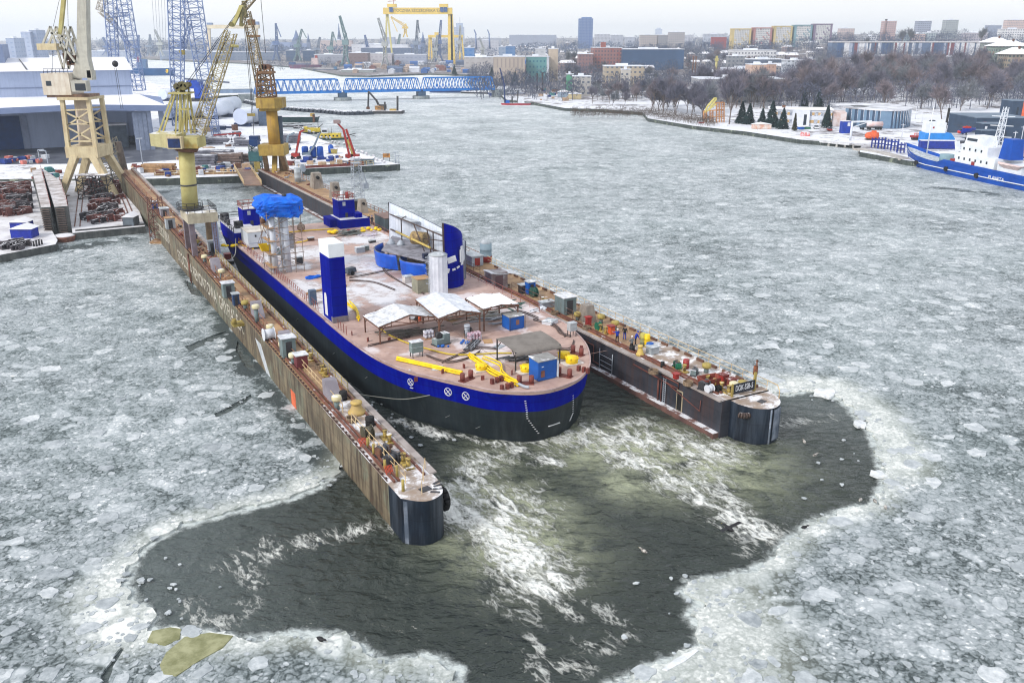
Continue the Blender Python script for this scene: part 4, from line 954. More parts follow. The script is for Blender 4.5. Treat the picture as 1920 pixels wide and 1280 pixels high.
def mark_at(px,py,z):
    """point and outward direction on the hull outline at height z"""
    s = section(z); tgt = loc(px,py,z); best = min(range(len(s)-1),key=lambda i: (s[i][0]-tgt[0])**2+(s[i][1]-tgt[1])**2)
    p,q = Ve(s[max(0,best-1)]+(0,)),Ve(s[best+1]+(0,)); d = (q-p).normalized(); nrm = Ve((-d.y,d.x,0))
    c = Ve((tgt[0],tgt[1],0))
    if nrm.dot(Ve((CX,40,0))-c) > 0: nrm = -nrm
    c = p+d*((c-p).dot(d))
    xd = Ve((0,0,1)).cross(nrm)
    return c+Ve((0,0,z))+nrm*.03,xd,nrm
def ring(px,py,z,r,extra=False):
    c,xd,nrm = mark_at(px,py,z); zd = Ve((0,0,1)); m = MB()
    for i in range(16):
        p = [c+(xd*math.cos(t)+zd*math.sin(t))*r for t in (2*PI*i/16,2*PI*(i+1)/16)]; m.bar(p[0],p[1],.05,.11,0,nrm)
    for t in (R(45),R(135)): v = (xd*math.cos(t)+zd*math.sin(t))*r; m.bar(c-v,c+v,.05,.1,0,nrm)
    if extra: m.bar(c+zd*(r+.3),c+zd*(r+1.0),.05,.1,0,nrm); m.bar(c+zd*(r+.95)-xd*.2,c+zd*(r+.95)+xd*.05,.05,.1,0,nrm); m.bar(c-zd*(r+.25)-xd*.1,c-zd*(r+.25)+xd*.3,.05,.1,0,nrm)
    m.bd('thruster_mark',wm,ship)
ring(770,716,4.4,.38,True); ring(837,736,4.35,.42); ring(870,744,4.35,.42)
def draft(pts):
    m = MB()
    for (p,q) in zip(pts,pts[1:]):
        for k in range(8):
            t = k/8; px,py,z = [p[i]+(q[i]-p[i])*t for i in range(3)]; c,xd,nrm = mark_at(px,py,z)
            m.bar(c-xd*.09,c+xd*.09,.04,.09,0,nrm)
    m.bd('draft_marks',wm,ship)
draft([(985,757,4.6),(990,788,2.6),(1012,815,.5)]); draft([(1088,745,3.9),(1078,775,1.6),(1068,790,.8)])
m = MB(); c,xd,nrm = mark_at(1042,797,1.35); m.bar(c-xd*.75,c+xd*.75,.05,.16,0,nrm); m.bd('bulb_mark',wm,ship)
m = MB()                                                       # scuffs on the dark hull
for px,py,z in ((700,705,2.2),(640,660,2.0),(555,600,2.0),(905,795,1.0),(840,780,1.4)):
    c,xd,nrm = mark_at(px,py,z); m.bar(c-xd*.25-Ve((0,0,.15)),c+xd*.3+Ve((0,0,.2)),.03,.12,0,nrm)
m.bd('paint_scuff',M('scuff',S(170,176,176),S(120,126,126),1),ship)
# ------------------------------------------------------------------ what stands on the barge deck
def on_deck(px,py): a,b = loc(px,py,ZD); return a,b
def P3(px,py,z=ZD): return W(*loc(px,py,z),z)
def deck_thing(name,label,cat,px,py,rz=0,group=None): return thing(name,label,cat,P3(px,py),TH+rz,group)
mast = thing('wrapped_mast','white twin column mast with scaffolding and a blue tarpaulin wrapped head','mast',W(-26.0,66,ZD),TH)
for x,y in ((-1.0,-.9),(.85,-1.1),(-1.0,1.2),(.85,1.2)): MB().tube((x,y,0),(x,y,8.6),.42,n=14).bd('column',M('column_white',S(206,212,222),S(186,192,204),.7),mast)
m = MB()
for k in range(4):
    z = .5+k*2; m.bar((-1,-.95,z),(.85,-1.1,z+1.9),.14).bar((.85,-1.1,z),(-1,-.95,z+1.9),.14)
m.bd('cross_bracing',M('column_white',S(206,212,222)),mast)
m = MB()
for x in (-1.9,-.2,1.7,2.9):
    for y in (-2.0,2.0): m.tube((x,y,0),(x,y,9.2 if x < 2.5 else 10.5),.05,n=4,caps=False)
for k in range(5):
    z = 1.0+k*1.9
    for y in (-2.0,2.0): m.tube((-2.2,y,z),(3.1,y,z+.05),.045,n=4); m.tube((-1.9 if k % 2 else 2.9,y,z),(2.9 if k % 2 else -1.9,y,z+1.9),.04,n=4)
    for x in (-1.9,1.7): m.tube((x,-2.2,z),(x,2.2,z),.045,n=4)
m.bd('scaffolding',M('scaffold_brown',S(140,124,112),S(110,96,88),1),mast)
m = MB()
for k in range(4): m.b2((-1.9,-2.0,1.0+k*1.9),(-.9,2.0,1.06+k*1.9))
m.bd('scaffold_boards',wood,mast)
def crumple(n,nz,rx,ry,z0,h,seed,top=.7,sq=.55):
    vs = []; fs = []
    for k in range(nz+1):
        t = k/nz; pr = (.9 if k else .84)+.14*math.sin(PI*min(1,.2+t*.7))
        if t > .8: pr *= 1-(t-.8)*1.5
        for i in range(n):
            a = 2*PI*i/n; ca,sa = math.cos(a),math.sin(a); ca = math.copysign(abs(ca)**sq,ca); sa = math.copysign(abs(sa)**sq,sa)
            p3 = Ve((ca*2.4,sa*2.4,t*3.2+seed)); fold = abs(noise.noise(p3*1.6))*.30-.1+.22*noise.noise(p3*.6)+.05*math.sin(13*a+5*t+seed)
            f = pr*(1+fold); dz = .7*noise.noise((ca*1.3,sa*1.3,seed+5))
            if k == 0: dz = -1.3*max(0,noise.noise((ca*2.1,sa*2.1,seed+9)))-.25*abs(noise.noise((ca*5,sa*5,2)))
            vs.append((rx*f*ca,ry*f*sa,z0+h*t+dz*(1 if k == 0 else .25+.75*t)))
    for k in range(nz):
        for i in range(n): j = (i+1) % n; fs.append((k*n+i,k*n+j,(k+1)*n+j,(k+1)*n+i))
    o = len(vs); vs.append((.2*rx,0,z0+h*1.02))
    fs += [(nz*n+i,nz*n+(i+1) % n,o) for i in range(n)]
    return MB().add(vs,fs,0,False)
crumple(64,14,3.1,2.4,8.4,2.6,2.2).bd('tarpaulin',tarp,mast,loc=(.45,0,0))
MB().ball((1.2,-.5,11.0),.35,8).bd('hoist_block',dg_y,mast)
bk = thing('hanging_basket','yellow crane basket hanging on thin ropes left of the blue tarpaulin','basket',W(*loc(498,470,8.6),8.6),TH)
MB().add([(-.9,-.6,1.0),(.9,-.6,1.0),(.9,.6,1.0),(-.9,.6,1.0),(-.55,-.35,0),(.55,-.35,0),(.55,.35,0),(-.55,.35,0)],[(4,7,6,5),(0,4,5,1),(1,5,6,2),(2,6,7,3),(3,7,4,0)],0).bd('tub',yellow,bk)
m = MB()
for x,y in ((-.9,-.6),(.9,-.6),(.9,.6),(-.9,.6)): m.tube((x,y,1),(0,0,3.4),.03,n=4)
m.tube((0,0,3.4),(0,0,4.2),.04,n=4).ball((0,0,4.4),.45,6).bd('sling',brown,bk)
cont = thing('site_container','white container cabin on the barge deck beside the scaffold mast','container',W(-24.9,84.3,ZD),TH)
MB().b2((-2.0,-2.4,.35),(2.0,2.4,2.75)).bd('body',M('container_white',S(206,212,220),S(190,198,206),.5),cont)
MB().b2((-2.05,-2.45,2.75),(2.05,2.45,2.85)).bd('roof',M('container_roof',S(214,208,200),S(180,172,162),.5,rust=S(140,126,110)),cont)
MB().b2((-1.9,-2.3,0),(1.9,2.3,.35)).bd('skid',dg_y,cont); MB().b2((-1.9,-2.44,1.0),(1.9,-2.41,1.06)).bd('side_stripe',M('stripe_blue',S(150,164,190)),cont); MB().b2((-.9,-2.5,2.0),(-.65,-2.4,2.35)).bd('lamp',dg_y,cont)
cabinet_deck = {}
def crate(px,py,s,mat,label,name='crate',cat='crate',rz=0,lid=None,group=None,legs=0):
    t = deck_thing(name,label,cat,px,py,rz,group); z = legs
    if legs:
        m = MB()
        for x in (-1,1):
            for y in (-1,1): m.tube((x*s[0]*.42,y*s[1]*.42,0),(x*s[0]*.42,y*s[1]*.42,legs),.05,n=5)
        m.bd('legs_frame',dg_y,t)
    MB().b2((-s[0]/2,-s[1]/2,z),(s[0]/2,s[1]/2,z+s[2])).b2((-s[0]/2-.03,-s[1]/2-.03,z+s[2]*.45),(s[0]/2+.03,s[1]/2+.03,z+s[2]*.52)).bd('body',mat,t)
    MB().b2((-s[0]/2-.05,-s[1]/2-.05,z+s[2]),(s[0]/2+.05,s[1]/2+.05,z+s[2]+.07)).bd('lid',lid or lightgrey,t)
    return t
crate(517,478,(1.4,1.0,1.1),greygreen,'grey green bin on the deck edge in front of the white container')
crate(781,668,(1.3,.8,1.15),greygreen,'grey green cabinet on thin legs near the left deck edge of the barge','switch_cabinet','cabinet',legs=.55,lid=roofwhite)
crate(1072,630,(.9,.7,.9),lightgrey,'pale switch cabinet on legs at the right deck edge of the barge','switch_cabinet','cabinet',legs=.7)
crate(1031,606,(1.6,1.3,.35),white,'low white box on the barge deck near the right edge',rz=.5)
crate(675,473,(1.4,1.0,.8),galv,'pale grey box with snowy lid beside a second box mid deck'); crate(685,469,(1.1,.8,.7),greygreen,'smaller grey box right of the pale box mid deck')
crate(791,546,(2.0,2.0,1.9),M('unit_grey',S(148,146,128),S(126,126,112),.7),'grey ventilation unit with dark fan opening beside the white silo','ventilation_unit','machine',lid=wood)
crate(765,529,(1.3,1.1,.9),M('wrap_white',S(212,206,204),S(180,170,168),1.2),'white wrapped pallet load in front of the two workers')
crate(583,451,(1.0,.8,.5),brown,'small brown box at the end of the lower yellow hose'); crate(698,455,(1.1,.6,.4),dg_y,'low black box on the snowy far deck')
crate(620,478,(.3,.3,.35),black,'tiny black box alone on the deck between mast and casing')
crate(561,494,(1.0,.8,1.0),dg_y,'dark box at the foot of the white mast columns')
crate(544,466,(1.4,.6,2.2),M('panel_grey',S(140,140,146),S(116,116,124),1),'tall grey panel seen between the mast columns',lid=dg_y)
gs = deck_thing('compressor','dark two wheeled compressor right of the casing on the barge deck','compressor',657,515,.4)
MB().box((0,0,.35),(1.7,1.0,.7),0,0,(1.4,.85)).bd('body',M('dark_slate',S(80,88,98),S(60,66,74),1,snow=.2),gs); m = MB()
for y in (-.5,.5): MB().tube((0,y-.08,.32),(0,y+.08,.32),.32,n=12).bd('wheel',black,gs)
MB().bar((-.8,0,.45),(-1.8,0,.3),.1).bd('drawbar',dg_y,gs)
fan = deck_thing('deck_ball','round net bundle standing at the far end of the barge deck','bundle',565,434); MB().ball((0,0,.75),.75,10,sz=(1,1,.95)).bd('net',M('net_tan',S(160,140,124),S(110,96,84),4),fan); MB().tube((0,0,1.35),(0,0,1.6),.2).bd('tie',brown,fan)
def lumps(px,py,n,sp,rad,mat,label,name,cat,flat=.6):
    m = MB()
    for i in range(n): m.ball((random.gauss(0,sp),random.gauss(0,sp*.7),rad*flat*.7+random.random()*rad*.5),rad*ru(.6,1.15),6,sz=(1,ru(.7,1.1),flat))
    p = P3(px,py); o = m.bd(name,mat,None,p,TH); return tag(o,label,cat)
lumps(626,438,8,.7,.5,yellow,'yellow bags heaped left of the blue tower foot','yellow_bags','bags'); lumps(697,433,9,.9,.45,yellow,'yellow bags heaped right of the blue tower foot','yellow_bags','bags')
lumps(440,462,6,.8,.4,yellow,'yellow bags lying against the raised left platform','yellow_bags','bags')
def buoy(px,py,r,label):
    t = deck_thing('water_bag',label,'bag',px,py); MB().lathe([(r*.7,0),(r,r*.2),(r*1.02,r*.8),(r*.85,r*1.25),(r*.3,r*1.3)],n=16).bd('bag',yellow,t)
    m = MB()
    for k in range(8): a = k*.785; MB().ball((r*1.0*math.cos(a),r*1.0*math.sin(a),r*1.0),.12,5).bd('handle',yellow,t)
    MB().b2((-r*1.6,-r*1.1,.01),(r*1.7,r*1.0,.12)).bd('sheet',M('sheet_white',S(224,220,216),S(196,190,188),1),t)
buoy(902,694,.55,'big yellow bag on a white sheet beside the yellow hoses'); buoy(987,697,.62,'big yellow bag left of the near blue shed'); buoy(1057,672,.6,'yellow bag right of the grey canopy, farther of two'); buoy(1072,681,.65,'yellow bag right of the grey canopy, nearer of two')
def hose(pts,r,mat,label,name='hose',cat='hose',n=1,sp=.25,z=.08,group=None):
    m = MB(); P = [loc(x,y,ZD) for x,y in pts]; P = [(a,b,0) for a,b in P]; c0 = P[0]
    for k in range(n):
        o = (k-(n-1)/2)*sp; q = [Ve((p[0]-c0[0]+o*.6+random.gauss(0,sp*.22),p[1]-c0[1]+o*.8+random.gauss(0,sp*.22),r+z*.5+r*1.6*(k % 2))) for p in P]
        m.path(catmull(q,5,False),r,6)
    o = m.bd(name,mat,None,W(c0[0],c0[1],ZD),TH); return tag(o,label,cat,group)
hose([(744,675),(775,682),(810,690),(840,697),(866,703)],.1,yellow,'thick bundle of yellow hoses lying along the left deck edge',n=4,sp=.12)
hose([(880,668),(900,682),(925,700),(950,712),(972,722)],.1,yellow,'loose bundle of yellow hoses running towards the bow rail',n=5,sp=.24)
hose([(905,672),(935,685),(942,700),(958,715)],.08,yellow,'pair of yellow hoses bowed out right of the loose bundle',n=2,sp=.3)
hose([(713,617),(730,630),(765,645),(800,655),(845,666),(890,666),(925,664),(960,664)],.09,M('hose_dull',S(204,180,60),S(180,156,50),1),'long dull yellow hose snaking past the first white canopy',n=1)
hose([(652,570),(668,584),(672,600)],.1,yellow,'yellow hoses running from the casing under the canopy',n=4,sp=.35)
hose([(540,437),(583,433),(625,430)],.1,yellow,'yellow hose stretched across the far deck, upper one'); hose([(545,457),(565,455),(583,450)],.1,yellow,'yellow hose on the far deck ending at the brown box'); hose([(450,460),(475,468)],.1,yellow,'short yellow hose beside the raised left platform')
hosed = M('cable_dark',S(96,80,76),S(70,58,56),1)
for i,(pts,lb) in enumerate((([(655,522),(690,515),(730,508),(755,507)],'dark cable running from the compressor to the workers'),([(735,462),(720,490),(722,510),(760,535),(795,552)],'dark cable curving past the ventilation unit'),([(689,650),(720,643),(770,632)],'thin dark cable on the bare deck by the left edge'),
     ([(800,668),(840,680),(880,672),(900,660)],'dark cable loop beside the grey cabinet on legs'),([(1000,600),(1040,612),(1050,625),(1070,632)],'dark cable leading to the pale switch cabinet'),([(1030,605),(1045,615),(1060,632)],'dark cable beside the low white box'),
     ([(940,590),(975,585),(1010,598)],'dark cable right of the far blue shed'),([(655,527),(700,530),(740,545)],'dark hose on the snowy deck right of the casing'),([(830,680),(890,655),(930,655)],'dark cable under the yellow hoses'),([(1045,655),(1070,655),(1077,640)],'dark cable behind the yellow bags'))):
    hose(pts,.06,hosed,lb,'cable','cable',2,.2,.02)
hose([(970,722),(985,728),(992,729)],.16,galv,'short grey pipe end at the tip of the yellow hoses','pipe','pipe')
hose([(575,553),(605,545),(650,538)],.15,wood,'long timber plank lying on snow left of the casing','plank','plank')
def canopy(label,c,sx,sy,hp,ridge,rz,roof,axis='x',posts=((-1,-1),(1,-1),(1,1),(-1,1)),tilt=0,truss=True):
    t = thing('work_canopy',label,'canopy',W(c[0],c[1],ZD),TH+R(rz)); m = MB(); x,y = sx/2,sy/2
    if axis == 'x': A = [(-x,-y,hp),(x,-y,hp+tilt),(x,0,hp+ridge+tilt),(-x,0,hp+ridge)]; B = [(-x,0,hp+ridge),(x,0,hp+ridge+tilt),(x,y,hp+tilt),(-x,y,hp)]
    else: A = [(-x,-y,hp),(0,-y,hp+ridge),(0,y,hp+ridge+tilt),(-x,y,hp+tilt)]; B = [(0,-y,hp+ridge),(x,-y,hp),(x,y,hp+tilt),(0,y,hp+ridge+tilt)]
    def sheet_grid(q):
        q = [Ve(p) for p in q]; N = 8; vs = []
        for i in range(N+1):
            for j in range(N+1):
                p = q[0].lerp(q[1],i/N).lerp(q[3].lerp(q[2],i/N),j/N); p.z += .07*noise.noise((p.x*.9+c[0],p.y*.9,2))-.05*math.sin(PI*i/N); vs.append(p)
        m.add(vs,[(i*(N+1)+j,(i+1)*(N+1)+j,(i+1)*(N+1)+j+1,i*(N+1)+j+1) for i in range(N) for j in range(N)],0)
        m.add([p-Ve((0,0,.06)) for p in vs],[(i*(N+1)+j,i*(N+1)+j+1,(i+1)*(N+1)+j+1,(i+1)*(N+1)+j) for i in range(N) for j in range(N)],0)
    sheet_grid(A); sheet_grid(B); m.bd('roof',roof,t)
    f = MB()
    for e in (A,B):
        for p,q in zip(e,e[1:]+e[:1]): f.bar(Ve(p)-Ve((0,0,.14)),Ve(q)-Ve((0,0,.14)),.1,.12)
    if truss:
        for s in (-1,1):
            ends = [(s*x*.98,-y,hp),(s*x*.98,y,hp)] if axis == 'x' else [(-x,s*y*.98,hp),(x,s*y*.98,hp)]
            f.bar(Ve(ends[0])-Ve((0,0,.25)),Ve(ends[1])-Ve((0,0,.25)),.1,.12); mid = (Ve(ends[0])+Ve(ends[1]))/2
            for k in (.2,.5,.8): q = Ve(ends[0]).lerp(Ve(ends[1]),k); f.bar(q-Ve((0,0,.25)),q+Ve((0,0,ridge*(1-abs(2*k-1))-.1)),.08)
            f.bar(mid-Ve((0,0,.2)),Ve(ends[0]).lerp(mid,.4)+Ve((0,0,ridge*.4)),.07); f.bar(mid-Ve((0,0,.2)),Ve(ends[1]).lerp(mid,.4)+Ve((0,0,ridge*.4)),.07)
    f.bd('roof_frame',M('frame_rust',S(120,84,68),S(96,70,60),1),t)
    for px_,py_ in posts:
        MB().bar((px_*x*.96,py_*y*.96,0),(px_*x*.96,py_*y*.96,hp),.14).bar((px_*x*.96,py_*y*.96,hp-.9),(px_*x*.96-px_*.7,py_*y*.96,hp-.1),.08).bd('post',M('frame_rust',S(120,84,68)),t)
    return t
canopy('white snow dusted canopy nearest the blue casing with open truss gable',(-21.5,30.4),7.6,5.0,2.1,.9,0,roofwhite,'y',tilt=-.05)
canopy('middle white canopy with faded print sloping towards the bow',(-16.2,29.3),5.2,7.4,2.75,.6,-3,M('canopy_print',S(222,226,232),S(206,210,220),.9,snow=.3,streak=S(130,138,150),sa=.4),'y',tilt=.25)
canopy('small clean white canopy farthest right beside the dock wall',(-10.6,28.9),4.6,5.2,2.75,.3,-2,M('canopy_clean',S(232,234,238),S(222,226,232),.5,snow=.6),'y')
gcv = thing('work_canopy','grey brown curved canopy on four posts near the bow','canopy',W(-13.5,15.1,ZD),TH); m = MB(); N = 10
prof = [(-2.75,2.3),(-2.2,2.45),(0,2.6),(2.2,2.35),(2.6,2.2)]
vs = []; ys_ = [-2.15,-2.1,-1.9,-1.2,0,1.2,2.15]; zs_ = [1.75,1.95,2.1,2.25,2.35,2.4,2.4]
for x in (-2.75,-1.4,0,1.4,2.75):
    for y,z in zip(ys_,zs_): vs.append((x,y,z+.03*noise.noise((x,y,0))))
k = len(ys_); fs = [(i*k+j,(i+1)*k+j,(i+1)*k+j+1,i*k+j+1) for i in range(4) for j in range(k-1)]
m.add(vs,fs,0,True); m.add([(x,y,z-.05) for x,y,z in vs],[tuple(reversed(f)) for f in fs],0,True); m.bd('roof',greyroof,gcv)
for x in (-2.65,2.65):
    for y in (-1.95,2.05): MB().bar((x,y,0),(x,y,2.1 if y < 0 else 2.35),.12).bar((x,y,1.4),(x,y+(.8 if y < 0 else -.8),2.2),.07).bd('post',dg_y,gcv)
for y in (-1.95,2.05): m = MB().bar((-2.7,y,1.95 if y < 0 else 2.3),(2.7,y,1.95 if y < 0 else 2.3),.1)
m.bd('beam',dg_y,gcv)
def shed(label,c,sx,sy,h,rz,door='r'):
    t = thing('tool_shed',label,'shed',W(c[0],c[1],ZD),TH+R(rz)); MB().b2((-sx/2,-sy/2,.1),(sx/2,sy/2,h)).b2((-sx/2+.1,-sy/2+.1,0),(sx/2-.1,sy/2-.1,.1)).bd('body',bluep,t)
    MB().slab([(-sx/2-.08,-sy/2-.08,h+.06),(sx/2+.08,-sy/2-.08,h+.06),(sx/2+.08,sy/2+.08,h+.16),(-sx/2-.08,sy/2+.08,h+.16)],.07).bd('roof',M('shed_roof',S(150,150,148),S(116,114,112),1,snow=.35),t)
    return t
s1 = shed('blue tool shed with half open door at the bow, nearest of two',(-14.5,10.5),2.2,1.7,2.05,3)
MB().b2((1.105,-.45,.15),(1.13,.3,1.85)).bd('doorway',dg_y,s1); MB().b2((1.14,-1.1,.15),(1.2,-.45,1.85)).bd('door',M('door_pale',S(200,206,210),None,1),s1); MB().b2((1.3,.3,.15),(1.36,.95,1.9)).bd('door_leaf',bluep,s1); MB().b2((-.8,-.875,.4),(-.35,-.852,1.1)).bd('patch_plate',rail_rust,s1); MB().b2((-.7,-.875,1.45),(-.45,-.852,1.53)).bd('notice',white,s1)
s2 = shed('blue tool shed with snow patched roof beside the clean white canopy',(-9.3,26.0),2.0,1.7,1.6,4)
MB().b2((-.15,-.875,.6),(.3,-.852,1.2)).bd('patch_plate',M('patch_tan',S(150,110,96),None,1),s2); m = MB()
for x in (-1.05,1.05): m.tube((x,-.95,0),(x,-.95,1.7),.05,n=5)
m.bd('frame',dg_y,s2)
def stack_drums(px,py,mat,label,nx_=3,ny_=2,nz_=2,r=.18,h=.42):
    m = MB(); t = deck_thing('paint_cans',label,'paint cans',px,py)
    for k in range(nz_):
        for i in range(nx_):
            for j in range(ny_): m.tube((i*r*2.2,j*r*2.2,k*h+.12),(i*r*2.2,j*r*2.2,k*h+h*.93+.12),r,n=9)
    m.bd('cans',mat,t); MB().b2((-r,-r,0),(nx_*r*2.2-r,ny_*r*2.2-r,.12)).bd('pallet',wood,t)
stack_drums(799,636,M('cans_white',S(214,214,222),S(170,170,190),5),'stack of white paint cans left of the grey generator'); stack_drums(882,640,M('cans_pink',S(170,120,140),S(210,200,210),5),'stack of pinkish paint cans beside the blue bundle',4,2,2); stack_drums(876,629,dg_y,'stack of dark cans right of the upright mixer',2,2,2)
g = deck_thing('generator','grey generator with dark round fan amid the paint cans','generator',827,645,.2); MB().b2((-.9,-.5,.1),(.9,.5,.75)).b2((.1,-.5,.75),(.9,.5,1.25)).bd('body',greygreen,g); MB().tube((-.3,-.2,1.1),(-.3,.25,1.1),.38,n=12).bd('fan',dg_y,g); MB().b2((-1,-.6,0),(1,.6,.1)).bd('skid',dg_y,g)
lumps(833,651,6,.45,.22,bluep,'blue plastic bags beside the grey generator','blue_bags','bags',.8); lumps(869,643,5,.45,.25,bluep,'blue hose bundle left of the pinkish cans','blue_bundle','bundle',.7)
g = deck_thing('mixer','upright steel mixer behind the pinkish paint cans','mixer',876,632); MB().tube((0,0,.1),(0,0,1.2),.3,n=12).tube((0,0,1.2),(0,0,1.5),.36,n=12).bd('vessel',galv,g); MB().rail([(-.5,-.4,0),(.5,-.4,0),(.5,.4,0)],1.0,.5,.03).bd('frame',dg_y,g)
rp_ = deck_thing('ramp','dark steel ramp with side rails in front of the pinkish cans','ramp',884,653,.6); MB().slab([(-1,-.5,.1),(1.4,-.5,.6),(1.4,.5,.6),(-1,.5,.1)],.1).bd('plate',dg_y,rp_); MB().rail([(-1,-.5,.1),(1.4,-.5,.6)],.6,.8,.03).rail([(-1,.5,.1),(1.4,.5,.6)],.6,.8,.03).bd('side_rail',galv,rp_)
def pile(px,py,n,ln,mat,label,name='pallet_pile',cat='pile',sp=1.0,rzs=.5):
    m = MB()
    for i in range(n):
        a = random.gauss(0,rzs); c = Ve((random.gauss(0,sp*.5),random.gauss(0,sp*.4),.06+.06*i/2)); v = Ve((math.cos(a),math.sin(a),0))*ln*ru(.3,.55); m.bar(c-v,c+v,.22,.08)
    o = m.bd(name,mat,None,P3(px,py),TH); return tag(o,label,cat)
pile(653,440,22,3.4,M('slat_grey',S(120,126,122),S(90,96,94),1,snow=.2),'heap of grey slats with a red rag on the far deck',sp=2.0); pile(690,442,14,1.2,M('foil',S(206,200,214),S(170,160,180),2),'crumpled pale foil on the far deck below the blue tower','foil_heap','foil',sp=1.8,rzs=1.5)
MB_r = lumps(655,434,2,.2,.35,red,'red rag lying on the grey slats','rag','rag',.3)
pile(955,574,16,3,M('net_green',S(54,96,84),S(40,72,66),1),'green netting and hoses under the small white canopy','netting_heap','netting',1.8,1.2); pile(900,592,14,4.5,M('planks_grey',S(160,156,146),S(130,126,118),1),'long grey planks lying behind the middle canopy','plank_pile','planks',2.6,.3); pile(930,600,8,4,galv,'pale pipes lying between canopy and far blue shed','pipe_pile','pipes',1.8,.3)
pile(760,625,10,4,M('plates_dark',S(116,116,110),S(96,92,88),1),'dark mats lying under the first white canopy','mat_pile','mats',2.4,.15); pile(1005,583,6,1.5,white,'white sheets scattered right of the clean canopy','sheet_pile','sheets',1.6,1.2); pile(970,672,10,2.5,dg_y,'dark grating under the grey brown canopy','grating_pile','grating',1.6,.2)
for px,py,rz in ((850,640,.3),(915,640,1.2),(935,650,.5),(845,600,1.9),(990,625,.2),(935,700,2),(820,690,1)):
    o = MB().b2((-.7,-.5,0),(.7,.5,.05)).b2((-.6,-.4,.05),(.6,.4,.08)).bd('steel_plate',ch_([lightgrey,wood,M('plate_pale',S(210,200,196),S(190,176,170),1)]),None,P3(px,py),TH+rz); tag(o,'pale steel plate lying flat on the barge deck','plate','loose plates on the barge deck')
o = MB().b2((-.9,-.5,0),(.9,.5,.05)).b2((-.8,-.1,.05),(.8,.1,.07)).bd('plywood_sheet',wood,None,P3(675,434),TH); tag(o,'tan plywood sheet lying before the right blue tower','plywood')
o = crumple(16,3,1.3,.5,.02,.3,9).bd('tarp_bundle',tarp,None,P3(588,521),TH+.3); tag(o,'blue tarpaulin crumpled on the snowy deck left of the casing','tarpaulin')
for px,py,l in ((757,620,'orange gas bottle under the first canopy'),): drum_o = tag(MB().lathe([(.2,0),(.22,.1),(.22,1.0),(.1,1.2),(.06,1.3)],n=10).bd('gas_bottle',orange,None,P3(787,601),TH),l,'gas bottle')
fanm = deck_thing('air_blower','grey round air blower under the first white canopy','blower',778,598,.5); MB().tube((-.6,0,.7),(.6,0,.7),.55,n=14).bd('housing',galv,fanm); MB().tube((.6,0,.7),(.75,0,.7),.6,n=14).bd('rim',dg_y,fanm); MB().b2((-.5,-.5,0),(.5,.5,.2)).bd('stand',dg_y,fanm)
# ------------------------------------------------------------------ prefabricated bow section lying on the deck
sec = thing('hull_section','prefabricated hull section with two tall blue and white shells and an open inside','hull section',W(-7,58,ZD),TH)
def L2(a,b,z): return Ve((a+7,b-58,z-ZD))
shellw = M('shell_white',S(214,222,234),S(196,206,222),.4,streak=S(170,176,190),sa=.4)
def shell(base,top,out,mats,nm,inner=True,n=10):
    """a curved plate standing between the base curve and the top curve, blue outside and white inside"""
    B = catmull(base,n,False); T = catmull(top,n,False); k = len(B); m = MB(); N = 5; vs = []
    for i in range(k):
        for j in range(N+1):
            p = B[i].lerp(T[i],j/N); vs.append(p)
    m.add(vs,[(i*(N+1)+j,(i+1)*(N+1)+j,(i+1)*(N+1)+j+1,i*(N+1)+j+1) for i in range(k-1) for j in range(N)],0,True)
    off = Ve(out)*.22; vs2 = [p-off for p in vs]
    m.add(vs2,[(i*(N+1)+j,i*(N+1)+j+1,(i+1)*(N+1)+j+1,(i+1)*(N+1)+j) for i in range(k-1) for j in range(N)],1,True)
    o1 = 0; q = len(vs)
    rim = [i*(N+1)+N for i in range(k)]
    m.f += [(rim[i],rim[i+1],q+rim[i+1],q+rim[i]) for i in range(k-1)]; m.m += [2]*(k-1); m.s += [False]*(k-1)
    for i in (0,k-1):
        for j in range(N): a = i*(N+1)+j; m.f.append((a,a+1,q+a+1,q+a)); m.m.append(2); m.s.append(False)
    return m.bd(nm,mats,sec)
edgeg = M('plate_edge',S(110,116,128),S(80,84,96),1)
nb = [L2(-9.2,45.0,5.7),L2(-7.6,44.9,5.7),L2(-6.2,45.8,5.7),L2(-5.3,47.4,5.7)]
nt_ = [L2(-9.2,45.2,14.7),L2(-7.7,45.2,14.1),L2(-6.3,46.2,13.2),L2(-5.3,47.6,12.2)]
shell(nb,nt_,(0.25,-1,0),[hullblue,shellw,edgeg],'shell_plate')
fbp = [L2(-4.9,76.0,5.7),L2(-4.3,69,5.7),L2(-4.2,58,5.7),L2(-4.4,48.5,5.7)]
ftp = [L2(-4.7,76.0,12.3),L2(-4.2,69,11.95),L2(-4.1,58,11.5),L2(-4.3,48.5,11.1)]
shell(fbp,ftp,(1,0,0),[hullblue,shellw,edgeg],'shell_plate',n=5)
lbm = M('lower_blue',(.004,.10,.60,1),(.003,.06,.42,1),.5,.4,bump=.6)
for B_ in ([(-9.8,66.4),(-11.9,64.3),(-12.7,61.2),(-11.9,58.6),(-11.0,57.6)],[(-9.6,57.6),(-11.0,56.4),(-11.6,54.2),(-10.9,52.4),(-9.4,50.6)]):
    shell([L2(a,b,5.75) for a,b in B_],[L2(a*1.0-.25,b,8.0) for a,b in B_],(-1,0,0),[lbm,lbm,edgeg],'lower_plating',n=4)
MB().slab([L2(-4.7,75.5,6.9),L2(-9.6,66,7.8),L2(-12.2,61,8.2),L2(-10.8,54,8.5),L2(-9.3,46.2,8.9),L2(-4.9,48.5,8.7)],.18).bd('inner_deck',M('inner_grey',S(150,150,160),S(104,102,110),.9,rust=S(110,86,74),ra=.3),sec)
